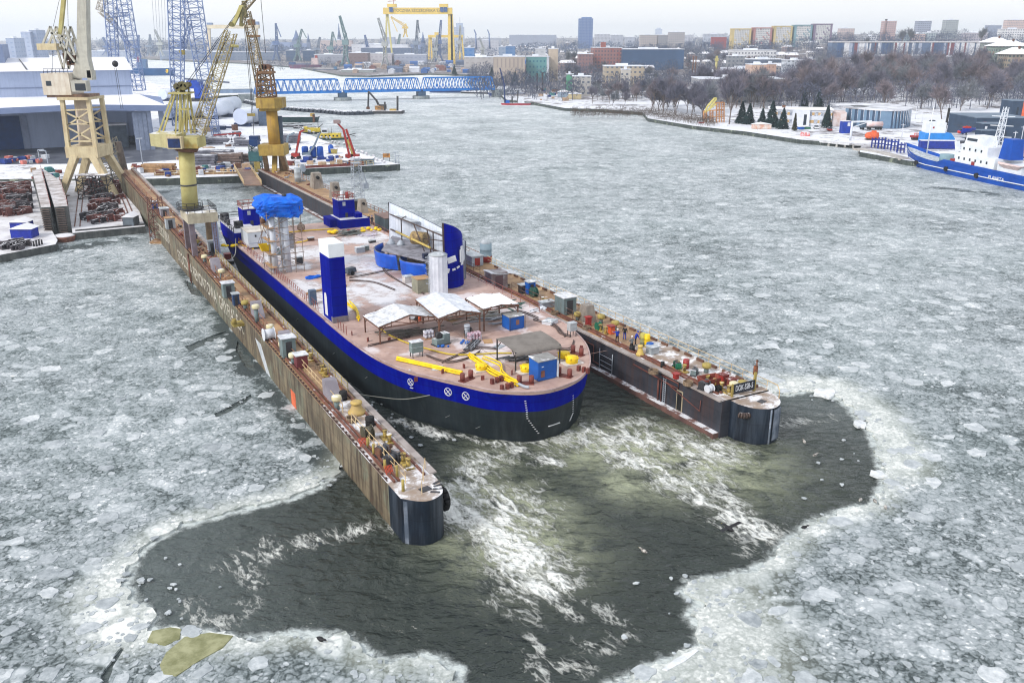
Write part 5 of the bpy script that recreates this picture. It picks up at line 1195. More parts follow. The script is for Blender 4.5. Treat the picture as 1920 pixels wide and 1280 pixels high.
u0,u1,l0,l1 = L2(-4.9,75.9,10.4),L2(-9.2,45.4,12.9),L2(-4.9,75.9,7.9),L2(-9.2,45.4,10.4)
m = MB().bar(u0,u1,.16).bar(l0,l1,.2)
for t0,t1 in ((.25,.25),(.5,.68),(.74,.8),(.84,.84)): m.bar(u0.lerp(u1,t0),l0.lerp(l1,t1)-Ve((0,0,.9)),.14)
m.bar(l0.lerp(l1,.36),L2(-5,52,10.4),.12).bar(u0.lerp(u1,.25),L2(-4.4,70,11),.12)
m.bd('brace',M('brace_brown',S(84,68,64),S(60,50,50),1),sec)
MB().tube(l0.lerp(l1,.16)+Ve((-.2,0,.15)),l0.lerp(l1,.8)+Ve((-.2,0,.15)),.17,n=8).bd('yellow_pipe',M('pipe_yellow',S(204,184,104),S(176,150,80),1),sec)
MB().bar(L2(-4.85,76.1,5.7),L2(-4.75,76.1,12.3),.45,.35).bd('edge_post',dg_y,sec); MB().bar(L2(-9.3,45.1,5.7),L2(-9.3,45.2,14.7),.2,.2).bd('edge_post',M('brace_brown',S(84,68,64)),sec)
MB().slab([u0,L2(-6.6,64,11.4),L2(-4.6,64,11.2),L2(-4.6,75,10.6)],.12).bd('floor_plate',lightgrey,sec); MB().slab([u0.lerp(u1,.72),u0.lerp(u1,.98),L2(-5.6,48.5,12.0),L2(-5.2,54,11.4)],.12).bd('floor_plate',lightgrey,sec)
MB().box(L2(-9.4,51,8.7),(.8,.7,.7)).bd('winch',M('work_navy',S(34,44,74),S(24,32,56),2),sec)
MB().bar(L2(-8.95,44.72,9.6),L2(-7.75,44.66,9.9),.12,.8,0,(0,0,1)).bd('window_opening',white,sec)
MB().bar(L2(-6.75,45.1,10.0),L2(-6.35,45.42,10.0),.12,2.6).bar(L2(-6.95,45.0,10.0),L2(-6.15,45.58,10.0),.1,1.7).bd('window_opening',white,sec)
MB().bar(L2(-8.3,44.68,8.3),L2(-7.85,44.67,8.4),.1,.26).bar(L2(-7.6,44.69,8.5),L2(-7.15,44.86,8.65),.1,.26).bar(L2(-9.15,44.76,8.0),L2(-8.98,44.75,8.6),.1,.7).bd('paint_marks',white,sec)
MB().tube(L2(-6.6,62,9.3),L2(-5.4,60,9.3),1.0,n=16).bd('yellow_duct',M('duct_ochre',S(176,150,100),S(110,92,70),1.5),sec)
for a,b in ((-8.9,65.5),(-7.9,64)): MB().lathe([(.65,0),(.6,.35),(.25,.8),(.1,.9)],L2(a,b,7.75),12).bd('cone_tank',galv,sec)
silo = deck_thing('silo','white ribbed silo with a caged ladder in front of the blue shell','silo',823,549)
prof = MB(); n = 28; vs = []
for z in (0,5.2):
    for i in range(n): r = 1.25 if i % 2 else 1.19; vs.append((r*math.cos(2*PI*i/n),r*math.sin(2*PI*i/n),z))
prof.add(vs,[(i,(i+1) % n,n+(i+1) % n,n+i) for i in range(n)],0); prof.bd('shell',M('silo_white',S(222,228,238),S(202,208,220),.7),silo)
MB().lathe([(1.27,5.2),(1.27,5.3),(.8,5.5),(.1,5.6)],n=20).bd('dome',lightgrey,silo)
m = MB()
for x in (-.2,.2): m.tube((-1.5,x-.3,0),(-1.5,x-.3,5.3),.03,n=4)
for k in range(17): m.tube((-1.5,-.5,.3+k*.3),(-1.5,-.1,.3+k*.3),.025,n=4)
for k in range(6):
    for j in range(6): a0,a1 = PI*(.5+j/6),PI*(.5+(j+1)/6); m.tube((-1.5+.45*math.cos(a0),-.3+.45*math.sin(a0),1.6+k*.7),(-1.5+.45*math.cos(a1),-.3+.45*math.sin(a1),1.6+k*.7),.025,n=4)
m.bd('caged_ladder',galv,silo)
MB().tube((-.2,2.2,0),(-.2,2.2,.4),.3).bd('foot',dg_y,silo)
o = MB().path(catmull([W(-31.3,19,4.1),W(-29.2,19.5,3.2),W(-26.4,18.5,2.7),W(-24.2,16.6,3.4)],6,False),.05,5).bd('mooring_rope',M('rope_pale',S(150,150,140)),None); tag(o,'thin mooring rope slung from left dock wall to the blue hull','rope')
o = MB().path(catmull([W(-28,86,6.8),W(-29.2,82,5.0),W(-31.3,79,4.8)],6,False),.07,5).bd('mooring_rope',M('rope_pale',S(150,150,140)),None); tag(o,'tan mooring rope from the far left corner of the barge','rope')
# ------------------------------------------------------------------ people
skin_m = M('skin',S(206,160,136)); helm_w = M('helmet_white',S(232,232,230));
def person_mesh(pose,cloth):
    """one continuous body grown by a skin modifier round a posed skeleton, with separate fingers"""
    v,e,r = [],[],[]
    def add(p,rad,par=None):
        v.append(p); r.append(rad)
        if par is not None: e.append((par,len(v)-1))
        return len(v)-1
    pel = add((0,0,.95),.155); ab = add((0,-.01,1.12),.15,pel); ch = add((0,-.02+pose.get('lean',0)*.5,1.33),.17,ab); nk = add((0,pose.get('lean',0)*.8,1.5),.06,ch)
    hd = add((0,.015+pose.get('lean',0),1.62),.095,nk); add((0,.02+pose.get('lean',0),1.73),.085,hd); add((0,-.085+pose.get('lean',0),1.63),.03,hd)
    for s in (-1,1):
        st = pose.get('step',0)*s; hp = add((s*.1,0,.9),.1,pel); kn = add((s*.12,-.04-st*.5,.5),.07,hp); an = add((s*.13,.02-st,.1),.05,kn); add((s*.14,-.17-st,.05),.045,an)
        arm = pose['R' if s > 0 else 'L']; sh = add((s*.2,-.01+pose.get('lean',0)*.6,1.42),.075,ch); el = add((s*arm[0][0],arm[0][1],arm[0][2]),.055,sh); wr = add((s*arm[1][0],arm[1][1],arm[1][2]),.035,el)
        d = (Ve(v[wr])-Ve(v[el])).normalized(); pm = add(tuple(Ve(v[wr])+d*.08),.035,wr); sd = d.cross(Ve((0,0,1))); sd = sd.normalized() if sd.length > .1 else Ve((0,1,0))
        for k in range(4): q = Ve(v[pm])+d*.03+sd*(k-1.5)*.02; f = add(tuple(q),.01,pm); add(tuple(q+d*(.06-.008*abs(k-1.5))-Ve((0,.015,0))),.008,f)
        th = add(tuple(Ve(v[wr])+d*.04+sd*.045),.011,pm); add(tuple(Ve(v[wr])+d*.09+sd*.055),.009,th)
    me = bpy.data.meshes.new('skeleton'); me.from_pydata(v,e,[]); o = bpy.data.objects.new('skeleton',me); C.objects.link(o)
    md = o.modifiers.new('skin','SKIN'); sk = me.skin_vertices[0].data
    for i,q in enumerate(r): sk[i].radius = (q,q)
    sk[0].use_root = True; o.modifiers.new('sub','SUBSURF').levels = 1
    dg = bpy.context.evaluated_depsgraph_get(); dg.update(); m2 = bpy.data.meshes.new_from_object(o.evaluated_get(dg)); bpy.data.objects.remove(o)
    m2.materials.clear()
    for x in cloth: m2.materials.append(x)                      # jacket,trousers,skin,boots
    V0 = np.array(v)
    for p in m2.polygons:
        c = p.center; k = int(np.argmin(((V0-np.array(c))**2).sum(1))); z = c.z
        p.material_index = 3 if z < .12 else 1 if z < .92 and abs(c.x) < .2 else 2 if (z > 1.51 or r[k] <= .0351) else 0
        p.use_smooth = True
    return m2
POSE = {'stand': {'L': ((.28,.02,1.17),(.27,-.1,.95)),'R': ((.28,.02,1.17),(.27,-.1,.95))},'point': {'L': ((.3,-.1,1.2),(.22,-.32,1.2)),'R': ((.34,-.2,1.3),(.4,-.45,1.32)),'step': .08},
        'walk': {'L': ((.27,.12,1.18),(.28,.1,.95)),'R': ((.27,-.12,1.18),(.27,-.32,1.05)),'step': .2},'bend': {'lean': -.28,'L': ((.26,-.3,1.1),(.18,-.42,.9)),'R': ((.26,-.32,1.08),(.16,-.45,.92)),'step': .1}}
def person(px,py,z,pose,jac,tro,label,face=0,helmet=helm_w,vest=None):
    p = W(*loc(px,py,z),z); me = person_mesh(POSE[pose],[jac,tro,skin_m,black]); o = bpy.data.objects.new('person',me); C.objects.link(o); o.location = p; o.rotation_euler = (0,0,face); tag(o,label,'person')
    ln = POSE[pose].get('lean',0)
    MB().lathe([(.135,0),(.13,.04),(.1,.1),(.04,.135),(.01,.14)],(0,.02+ln,1.68),12).bd('helmet' if helmet is not black else 'hair',helmet,o)
    if vest: MB().lathe([(.185,0),(.19,.2),(.2,.36),(.17,.44)],(0,-.015+ln*.5,.98),12).bd('hi_vis_vest',vest,o)
    return o
cb = M('work_blue',S(22,56,170),S(16,40,130),2); cn = M('work_navy',S(34,44,74),S(24,32,56),2); cbk = M('work_black',S(30,30,34),None,2); hv = M('hi_vis',S(206,226,50),S(180,200,40),2)
person(1157,643,ZR,'point',cb,cbk,'person in bright blue jacket standing on the tan dock deck, right arm out',R(200))
person(1171,637,ZR,'stand',cbk,cb,'person in black jacket standing behind the bright blue one on the dock',R(150),M('helmet_dark',S(40,40,48)))
person(1191,648,ZR,'bend',cb,cbk,'person in blue bending beside the black barrel on the dock',R(100),M('helmet_blue',S(30,70,170)))
person(1184,657,ZR,'walk',M('jacket_grey',S(120,124,130)),cbk,'person in grey jacket with white helmet, rightmost of the dock group',R(220))
person(749,503,ZD,'stand',hv,cn,'worker in yellow vest seen left of a second worker by the blue plating',R(60),M('helmet_lime',S(190,210,70)),hv)
person(755,505,ZD,'bend',hv,cn,'worker in yellow vest bending at the blue plating of the hull section',R(120),M('helmet_lime',S(190,210,70)),hv)
person(768,517,ZD,'stand',hv,cbk,'worker in yellow vest standing alone before the blue plating',R(180),M('helmet_navy',S(40,60,130)),hv)
person(364,452,4.9,'stand',cn,cn,'person in dark blue overalls standing at the foot of the middle crane',R(170),M('helmet_navy',S(40,60,130)))
person(369,455,4.9,'walk',cn,cbk,'person in dark blue walking beside a colleague under the middle crane',R(200),M('helmet_navy',S(40,60,130)))
person(692,420,ZR,'stand',cn,cn,'person in navy overalls on the right wall beside the blue tower',R(190),M('helmet_yellow',S(220,200,80)))
person(698,422,ZR,'walk',cn,cn,'person in navy overalls carrying on towards the green hut',R(230),M('helmet_blue',S(30,70,170)))
# ------------------------------------------------------------------ left yard ground
snowground,nt,bs,geo = new_mat('trampled_snow'); pos = geo.outputs['Position']
a1 = node_noise(nt,pos,.06,8,.68); a2 = node_noise(nt,node_scale(nt,pos,(1,.35,1)),.5,7,.7)
c_ = node_mix(nt,node_range(nt,NM(nt,'ADD',a1,NM(nt,'MULTIPLY',NM(nt,'SUBTRACT',a2,.5),.6)),.52,.68),S(226,228,234),S(134,130,130))
nt.links.new(c_,bs.inputs['Base Color']); bs.inputs['Roughness'].default_value = .85
quaywall = M('quay_wall',S(84,92,88),S(58,66,66),.4,.8,patch=S(140,148,130),pa=.58,ps=.35,streak=S(44,50,52),sa=.6)
yard_px = [(-200,337),(240,335),(288,335),(455,330),(488,325),(560,317),(750,308),(725,302),(663,283),(621,269),(579,252),(525,240),(500,224),(440,203),(400,197),(385,188),(400,180),(474,177),(474,171),(400,168),(340,165),(292,158),(268,148),(240,118),(150,104),(-260,102)]
yard_o = [tuple(at(x,y,2.0)[:2]) for x,y in yard_px]
yard = sheet('shipyard_ground',yard_o,[],[],[snowground,quaywall],z=2.0,thick=3.0); yard['kind'] = 'structure'
apron = sheet('shaded_concrete_apron',[tuple(at(x,y,2.0)[:2]) for x,y in ((-120,310),(-120,262),(300,262),(345,282),(330,300),(240,306))],[],[],[M('wet_shaded_concrete',S(96,100,110),S(72,76,88),.15,.5,patch=S(150,152,158),pa=.6,ps=.08)],z=2.02,thick=.02,skirt=False); apron['kind'] = 'structure'  # bare wet concrete; the canopy's shade is put into its dark colour
def YB(px,py,z=2.0): return at(px,py,z)
def hat(px,py0,py1,z=2.0):
    """height of something that stands on level z at pixel (px, py0) and reaches up to py1"""
    p = at(px,py0,z); return Q(px,py1,p.y).z-z
def m_at(px,py,z=2.0):               # metres per pixel there
    p = at(px,py,z); return (p.y*CP-(z-H)*SP)/F
# ------------------------------------------------------------------ big hall
hallw = M('hall_cladding',S(164,178,206),S(150,164,194),.05,.5,streak=S(132,146,176),sa=.35)
HA = R(25); HC = Q(261,268,322); HC.z = 2.0
hall = thing('assembly_hall','huge pale blue shipyard hall with snowy roof and a wide canopy over its doors','hall',HC,HA)
HV,HU = Ve((math.cos(HA),math.sin(HA),0)),Ve((-math.sin(HA),math.cos(HA),0))
def hx(px,d=0.0,py=200):
    """local x on the line d metres behind the hall front that shows in column px"""
    r_ = ray(px,py); k = r_[0]/r_[1]; c = HC+HU*d; return (k*c.y-c.x)/(HV.x-k*HV.y)
def hz_(px,py,d=0.0):
    p = HC+HU*d+HV*hx(px,d,py); return Q(px,py,p.y).z-2.0
top = hz_(258,131); XL = hx(-170)
MB().b2((XL,0,0),(0,95,top)).bd('wall',hallw,hall)
MB().b2((XL-.1,-.12,hz_(250,162)),(.1,-.02,hz_(250,162)+.35)).bd('wall_band',M('band_dark',S(120,134,164)),hall)
MB().add([(XL-1,-1,top),(1,-1,top),(1,47,top+3.4),(XL-1,47,top+3.4),(1,96,top),(XL-1,96,top)],[(0,1,2,3),(3,2,4,5),(1,4,2),(0,3,5)]).bd('roof',M('snow_roof',S(240,240,244),S(226,228,236),.05,.8),hall)
MB().add([(hx(60),2,top+.4),(hx(63),2,top+.5),(hx(52,40),40,top+3.2),(hx(50,40),40,top+3.2)],[(0,1,2,3)]).bd('roof_seam',dg_y,hall)
MB().b2((XL,28,top+.5),(hx(24,28),60,hz_(20,84,28))).bd('upper_block',M('hall_upper',S(122,136,166),S(112,126,156),.1),hall)
cz0,cz1 = hz_(300,208,-22),hz_(300,197,-22); XR,XM = hx(313,-22),hx(150,-22)
cano = MB().add([(XL,-22,cz0),(XM,-22,cz0+.9),(XR,-22,cz0-.2),(XR,0,cz1+1.3),(XL,0,cz1+1.3),(XL,-22,cz1),(XM,-22,cz1+.9),(XR,-22,cz1-.2),(hx(264),0,cz1+2.4),(XL,0,cz1+2.4)],[(0,1,6,5),(1,2,7,6),(2,3,8,7)],0)
cano.add(cano.v,[(5,6,7,8,9)],1); cano.add(cano.v[:10],[(4,3,2,1,0)],0); cano.bd('canopy',[M('canopy_fascia',S(132,148,184),S(120,136,172),.1),M('snow_roof',S(240,240,244))],hall)
dkb = M('door_blue',S(16,60,116),S(12,50,100),.3,.5); dh_ = hz_(200,212)
for x0,x1 in ((-160,32),(186,198),(172,180)): MB().b2((hx(x0),-.25,0),(hx(x1),-.02,dh_)).bd('hall_door',dkb,hall)
for x0,x1 in ((34,46),(236,244)): MB().b2((hx(x0),-.3,0),(hx(x1),-.02,dh_)).bd('wall_pier',M('pier_grey',S(140,152,180)),hall)
for px in (250,259,268,276,300): MB().b2((hx(px,-20)-.8,-21,0),(hx(px,-20)+.8,-19.4,cz0)).bd('column',M('col_grey',S(140,152,176),S(120,132,156),.5),hall)
st = MB().b2((hx(196,-6),-9,0),(hx(231,-6),-3,hz_(214,234,-6))).bd('inner_cabin',M('cabin_slate',S(96,108,122),S(76,88,102),.6),hall)
MB().b2((hx(195,-6),-9.3,hz_(214,234,-6)),(hx(232,-6),-2.7,hz_(214,234,-6)+.5)).bd('cabin_roof',snow_p,st)
# ------------------------------------------------------------------ yard things
tankw = M('tank_white',S(222,228,240),S(206,214,228),.2,.5); cradle = M('cradle_blue',S(34,54,92),S(26,42,74),.6)
for i,(px,py,d,lb) in enumerate(((318,226,6.2,'white tower section behind the cabin of the middle crane, left one'),(346,225,6.4,'white tower section seen between the A-frame legs of the middle crane'),(392,224,6.8,'white tower section right of the middle crane boom foot'),(410,214,6.6,'white tower section half hidden behind another near the lattice mast'),(452,238,6.6,'white tower section alone at the right end of the row'),(306,190,6,'white tower section far behind the hall corner'),(322,188,6,'white tower section far behind, right of its neighbour'))):
    p = YB(px,py); t = thing('tower_section',lb,'steel cylinder',p,R(-14),'white tower sections stored in the yard')
    MB().tube((0,0,d/2+.9),(0,17,d/2+.9),d/2,n=28).bd('shell',tankw,t)
    MB().tube((0,-.05,d/2+.9),(0,.1,d/2+.9),d/2*1.01,n=28).bd('end_cover',M('end_cover',S(206,216,236),S(196,206,228),.3),t)
    for y in (1.5,14): MB().box((0,y,0),(d*1.15,1.4,1.5)).bd('cradle',cradle,t)
box_m = [M('box_blue',S(26,60,140),S(20,48,112),1,snow=.3),M('box_white',S(214,218,224),S(180,186,194),1),M('box_tan',S(190,160,130),S(150,126,104),1,snow=.3),M('box_slate',S(92,100,112),S(70,78,90),1,snow=.4),redox,M('box_teal',S(70,130,130),None,1,snow=.3),brown]
def yard_boxes(n,x0,x1,y0f,label,group,z=2.0,smin=.8,smax=2.4,mats=box_m,name='storage_box',cat='box'):
    for _ in range(n):
        px = ru(x0,x1); lo,hi = y0f(px); p = at(px,ru(lo,hi),z); s = ru(smin,smax); mt = ch_(mats)
        m = MB().box((0,0,.12),(s,s*ru(.6,1.3),s*ru(.4,.9))); w = s*.4
        m.bar((-w,-s*.3,.06),(-w,s*.3,.06),.14,.12).bar((w,-s*.3,.06),(w,s*.3,.06),.14,.12)
        tag(m.bd(name,mt,None,p,random.random()*3),label,cat,group)
yard_boxes(34,368,470,lambda x: (312,328),'small storage box standing on the quay right of the middle crane','boxes on the quay by the gangway',smax=2.0)
yard_boxes(26,245,340,lambda x: (314,332),'small storage box standing on the quay left of the middle crane','boxes on the quay left of the middle crane',smax=2.0)
yard_boxes(22,5,95,lambda x: (298,308),'small coloured crate lined up before the dark blue hall door','crates before the hall door',smax=2.2,mats=[box_m[0],box_m[1],M('box_pink',S(206,120,110),None,1,snow=.3)])
yard_boxes(22,560,640,lambda x: (296,305),'blue or pale box in the heap around the blue silos on the pier','boxes around the blue silos',smax=2.2,mats=[box_m[0],box_m[0],box_m[1],box_m[2],box_m[3]])
yard_boxes(16,545,690,lambda x: (308,312),'low box along the front edge of the snowy pier','boxes along the pier edge',smax=1.8,mats=[redox,box_m[2],box_m[1]])
yard_boxes(46,330,475,lambda x: (244,300),'snowy bundle or crate lying in the open yard behind the quay','bundles in the open yard',smax=3.0,mats=[box_m[3],box_m[1],cradle,box_m[2],brown,box_m[3]])
yard_boxes(20,60,120,lambda x: (322,336),'small box on the quay behind the left docks','boxes behind the left docks',smax=1.8)
def beams(px,py,n,ln,mat,label,h=3,rz=0,name='steel_stack',cat='steel stack',z=2.0,w=.8):
    m = MB(); p = at(px,py,z)
    for k in range(h):
        for i in range(n): y = (i-n/2)*w*1.1; l = ln*ru(.85,1); m.bar((-l/2+ru(-.4,.4),y,.3+k*w),(l/2,y,.3+k*w),w*.8)
    for x in (-ln*.3,ln*.3): m.bar((x,-n*w*.6,.05),(x,n*w*.6,.05),.3,.2)
    return tag(m.bd(name,mat,None,p,rz),label,cat)
steelst = M('stored_steel',S(112,112,124),S(78,80,92),.4,snow=.45); rustst = M('stored_rusty',S(128,108,100),S(92,78,74),.4,snow=.35)
beams(422,291,4,20,M('white_beams',S(220,224,232),S(196,202,214),.4,snow=.5),'long white box beams stacked behind the quay',2,R(-3),w=1.2)
beams(400,300,5,13,steelst,'grey steel stack between the white beams and the quay',4); beams(425,306,5,10,rustst,'brownish steel stack in the middle of the quay yard',4,.1); beams(458,302,4,9,rustst,'brownish steel stack next to the green lift tower',3,-.1); beams(385,309,5,8,steelst,'grey steel stack close to the middle crane column',4)
beams(385,268,5,16,steelst,'dark grey pipe stack behind the white beams, left one',3,.2); beams(425,270,5,14,steelst,'dark grey pipe stack behind the white beams, middle one',3,.1); beams(465,274,4,9,steelst,'dark grey pipe stack beside the green lift tower',3); beams(540,268,5,9,steelst,'dark pipe stack on the pier behind the first red boom',4,.3)
beams(300,322,4,10,wood,'tan timber stack on the quay behind the left dock wall',3); beams(270,270,5,9,M('pipes_slate',S(88,98,114),S(66,76,92),.6,snow=.25),'slate pipes stacked under the hall canopy columns',4)
beams(405,243,4,9,cradle,'dark blue cradles lying in snow, left stack',2); beams(430,240,3,7,cradle,'dark blue cradles lying in snow, right stack',1)
t = thing('portal_frame','red steel frame on legs standing in the snowy yard','frame',YB(428,266),.1)
MB().bar((-5,0,2.4),(5,0,3.0),.5).bar((2.5,0,3),(2.5,2,3),.4).bd('beam',red,t)
for x in (-4.5,4.2): MB().bar((x,0,0),(x,0,2.6),.4).bd('leg',red,t)
t = thing('white_trestle','white crossed trestle beside the red frame in the yard','trestle',YB(436,275),0); MB().bar((-2.5,0,0),(1.5,0,4),.6).bar((2.5,0,0),(-1.5,0,4),.6).bar((-3,0,1.2),(3,0,1.2),.4).bd('frame',white,t)
t = thing('lift_tower','grey green lift tower with blue cabin standing on the quay corner','tower',YB(482,322),0); h = hat(482,322,262)
MB().lattice((0,0,0),(0,0,h*.85),2.6,2.6,6,.2,.14).bd('frame',greygreen,t); MB().box((0,0,h*.35),(3.2,3.0,2.6)).bd('lift_cabin',M('teal_cabin',S(60,110,116),S(48,92,100),1),t); MB().box((0,0,h*.8),(2.4,2.4,h*.2)).bd('blue_cabin',dkb,t); MB().box((.6,-1.4,0),(1.6,.5,h*.33)).bd('yellow_panel',yelpost,t)
t = thing('gangway','brown steel gangway sloping from the quay down to the dock wall','gangway',YB(455,322),0); q = at(474,346,3.5)-YB(455,322);
MB().slab([(-2.2,0,1.0),(2.2,0,1.0),tuple(q+Ve((2.2,0,0))),tuple(q+Ve((-2.2,0,0)))],.3).bd('walkway',M('gang_brown',S(150,122,104),S(120,96,84),.5,snow=.1),t)
MB().rail([(-2.2,0,1.0),tuple(q+Ve((-2.2,0,0)))],1.1,2,.08).rail([(2.2,0,1.0),tuple(q+Ve((2.2,0,0)))],1.1,2,.08).bd('handrail',creamy,t)
def lamp(px,py,py1,label,arm=0,z=2.0):
    t = thing('lamp_post',label,'lamp post',at(px,py,z)); h = hat(px,py,py1,z); MB().tube((0,0,0),(0,0,h),.16,.1,7).bd('pole',galv,t); MB().bar((-.9+arm,0,h),(.9+arm,0,h+.1),.35,.25).bd('lamp_head',galv,t); return t
lamp(268,312,260,'grey lamp post on the quay in front of the hall canopy'); lamp(90,308,283,'small lamp post with bent arm left of the first crane',-1); lamp(75,306,281,'small lamp post left of another near the crates',1)
lamp(742,306,286,'thin pole at the right end of the snowy pier'); lamp(748,307,292,'short pole at the very tip of the snowy pier')
# ------------------------------------------------------------------ pier things
silo_b = M('silo_blue',S(20,84,176),S(16,70,152),.5,.4)
for px,lb in ((573,'left of three upright blue tanks on the snowy pier'),(588,'middle of three upright blue tanks, behind a grey boom'),(601,'right of three upright blue tanks on the snowy pier')):
    p = YB(px,296); h = hat(px,296,274); t = thing('blue_tank',lb,'tank',p,0,'blue tanks on the pier'); MB().lathe([(1.05,.4),(1.05,h-.4),(.8,h-.1),(.1,h)],n=18).bd('shell',silo_b,t); MB().lathe([(.8,0),(.8,.4)],n=12).bd('skirt',dg_y,t)
MB_ = thing('blue_tank','small blue tank far right of the three big ones','tank',YB(621,288)); MB().lathe([(.9,0),(.9,2.4),(.3,2.9)],n=12).bd('shell',silo_b,MB_); MB().lathe([(.95,0),(.95,.3)],n=12).bd('skirt',dg_y,MB_)
t = thing('yellow_bin','yellow bin next to the small blue tank on the pier','bin',YB(627,288)); MB().box((0,0,0),(1.6,1.6,1.5),0,0,(2,2)).bd('tub',yelpost,t); MB().box((0,0,1.5),(2.1,2.1,.12)).bd('lid',snow_p,t)
def boomlift(pts,mat,label,base=True,basket=False):
    p0 = at(*pts[0],2.0); t = thing('boom_lift',label,'boom lift',p0); P = [Ve((0,0,1.0))]+[Q(x,y,p0.y)-p0 for x,y in pts[1:]]
    if base:
        MB().box((0,0,.6),(2.4,2.0,1.2)).bd('chassis',mat,t)
        for x in (-.9,.9):
            for y in (-.9,.9): MB().tube((x,y-.2,.5),(x,y+.2,.5),.5,n=12).bd('wheel',black,t)
    for i,(a,b) in enumerate(zip(P,P[1:])): MB().bar(a,b,.62-.12*i,.62-.12*i).bd('boom',mat,t)
    if basket: MB().box(tuple(P[-1]-Ve((0,0,.3))),(2.0,1.2,1.1)).bd('basket',M('basket_grey',S(150,130,130)),t)
    return t
boomlift([(555,298),(563,247),(571,244)],red,'red boom lift raised upright left of the blue tanks'); boomlift([(576,297),(589,274),(600,249)],M('boom_grey',S(120,136,150),S(100,116,130),1),'grey boom lift leaning right across the blue tanks')
boomlift([(656,300),(644,243),(632,230)],red,'red boom lift with a basket on top, left of the pair on the pier',True,True); boomlift([(667,300),(649,242)],red,'red boom lift leaning left, right of the pair on the pier'); boomlift([(663,300),(652,262)],yelpost,'short yellow boom lift between the two red ones',False)
t = boomlift([(537,282),(540,255),(552,249)],M('boom_grey',S(120,136,150)),'slender grey folding boom right of the third crane')
def hut(px0,px1,py,py1,d,mat,label,roof=None,gable=True,z=2.0,rz=0,name='hut',cat='hut',wins=0):
    p = at((px0+px1)/2,py,z); w = (px1-px0)*m_at((px0+px1)/2,py,z); h = hat((px0+px1)/2,py,py1,z)
    t = thing(name,label,cat,p+Ve((0,d/2,0)),rz); MB().box((0,0,0),(w,d,h*.72 if gable else h)).bd('wall',mat,t)
    r = roof or M('snow_roof',S(240,240,244))
    (MB().gable((0,0,h*.72),(w,d),h*.28,0,0,.25,'y') if gable else MB().box((0,0,h),(w+.5,d+.5,.25))).bd('roof',r,t)
    for i in range(wins): MB().b2((-w/2+(i+.3)*w/wins,-d/2-.06,h*.35),(-w/2+(i+.75)*w/wins,-d/2+.01,h*.72)).bd('window',glass,t)
    return t
hut(653,664,307,297,4,M('hut_red',S(156,50,62),S(130,44,54),1),'small red gabled hut on the pier'); hut(637,652,308,299,3.5,M('hut_blue',S(50,116,180),S(42,98,156),1),'small blue hut left of the red hut on the pier'); hut(665,699,309,298,3.5,M('site_grey',S(116,138,150),S(96,116,128),1),'long grey site cabin right of the red hut',gable=False,wins=4)
t = thing('sign_board','small orange and brown board on posts near the pier tip','sign',YB(725,303)); h = hat(725,303,288); MB().b2((-1.1,-.06,h*.5),(1.1,.06,h)).bd('board',M('board_orange',S(200,140,70),S(96,70,50),.6),t); MB().tube((-.9,0,0),(-.9,0,h*.5),.08).tube((.9,0,0),(.9,0,h*.5),.08).bd('post',dg_y,t)
t = thing('pier_railing','yellow and rusty railing along the front of the snowy pier','railing',YB(560,316)); q = at(700,309.5,2)-YB(560,316); MB().rail([(0,0,0),tuple(q)],1.2,2,.07).bd('rails',creamy,t); MB().bar((1,0,.4),tuple(q*.8+Ve((0,0,.4))),.12,.7).bd('board',redox,t)
t = thing('quay_railing','yellow railing along the quay between the two cranes','railing',YB(290,330)); q = at(455,326,2)-YB(290,330); MB().rail([(0,0,0),tuple(q)],1.2,2.5,.09).bd('rails',creamy,t); MB().bar((0,.6,.2),tuple(q+Ve((0,.6,.2))),.3,.5).bd('kerb',wood,t)
for i in range(26):
    k = i/25; px,py = (560+165*k,236+66*k) if i < 26 else (0,0); px += ru(-6,2); p = at(px,py+ru(1,6),2.0)
    tag(MB().lathe([(.32,0),(.32,.5),(.45,.55),(.45,.8),(.2,.9)],n=8).bd('snowy_bollard',snow_p,None,p),'snow capped bollard along the right edge of the pier','bollard','bollards along the pier edge')
# ------------------------------------------------------------------ small docks at far left
woodw = M('old_wall',S(104,106,104),S(74,78,78),.4,streak=S(56,58,58),sa=.5)
def poly(pts,z): return [tuple(at(x,y,z)[:2]) for x,y in pts]
pb = thing('repair_pontoon','snowy repair pontoon deck at the far left edge with blue tents','pontoon',(0,0,0))
MB().prism(poly([(-120,345),(60,335),(78,400),(108,450),(104,458),(0,478),(-120,492)],1.4),-.5,1.4,0,1).bd('deck',[M('pontoon_snow',S(222,222,226),S(190,188,190),.3,.8,patch=S(170,164,162),pa=.62,ps=.3),woodw],pb)
def wing(px_tl,px_tr,px_br,px_bl,h,label,stairs=True):
    z = h; o = poly([px_tl,px_tr,px_br,px_bl],z); t = thing('dock_wing',label,'dock wing',(0,0,0)); MB().prism(o,-.8,z,0,1).bd('wall',[M('wing_snow',S(216,214,216),S(150,140,136),.35),woodw],t)
    c = (Ve(o[2]+(0,))+Ve(o[3]+(0,)))/2; m = MB()
    for k in range(12): m.box((c.x,c.y-.5,.5+k*h/13),(1.7,.5,.1))
    m.bd('stair',M('stair_brown',S(108,92,86)),t)
    MB().rail([o[2]+(z,),o[1]+(z,)],1,8,.05).bd('railing',redox,t); return t
wing((60,319),(77,317),(95,388),(77,389),6.0,'narrow snow topped dock wing, left of two beside the first crane'); wing((80,316),(112,338),(127,386),(102,388),6.0,'grey dock wing with clutter on top, right of two')

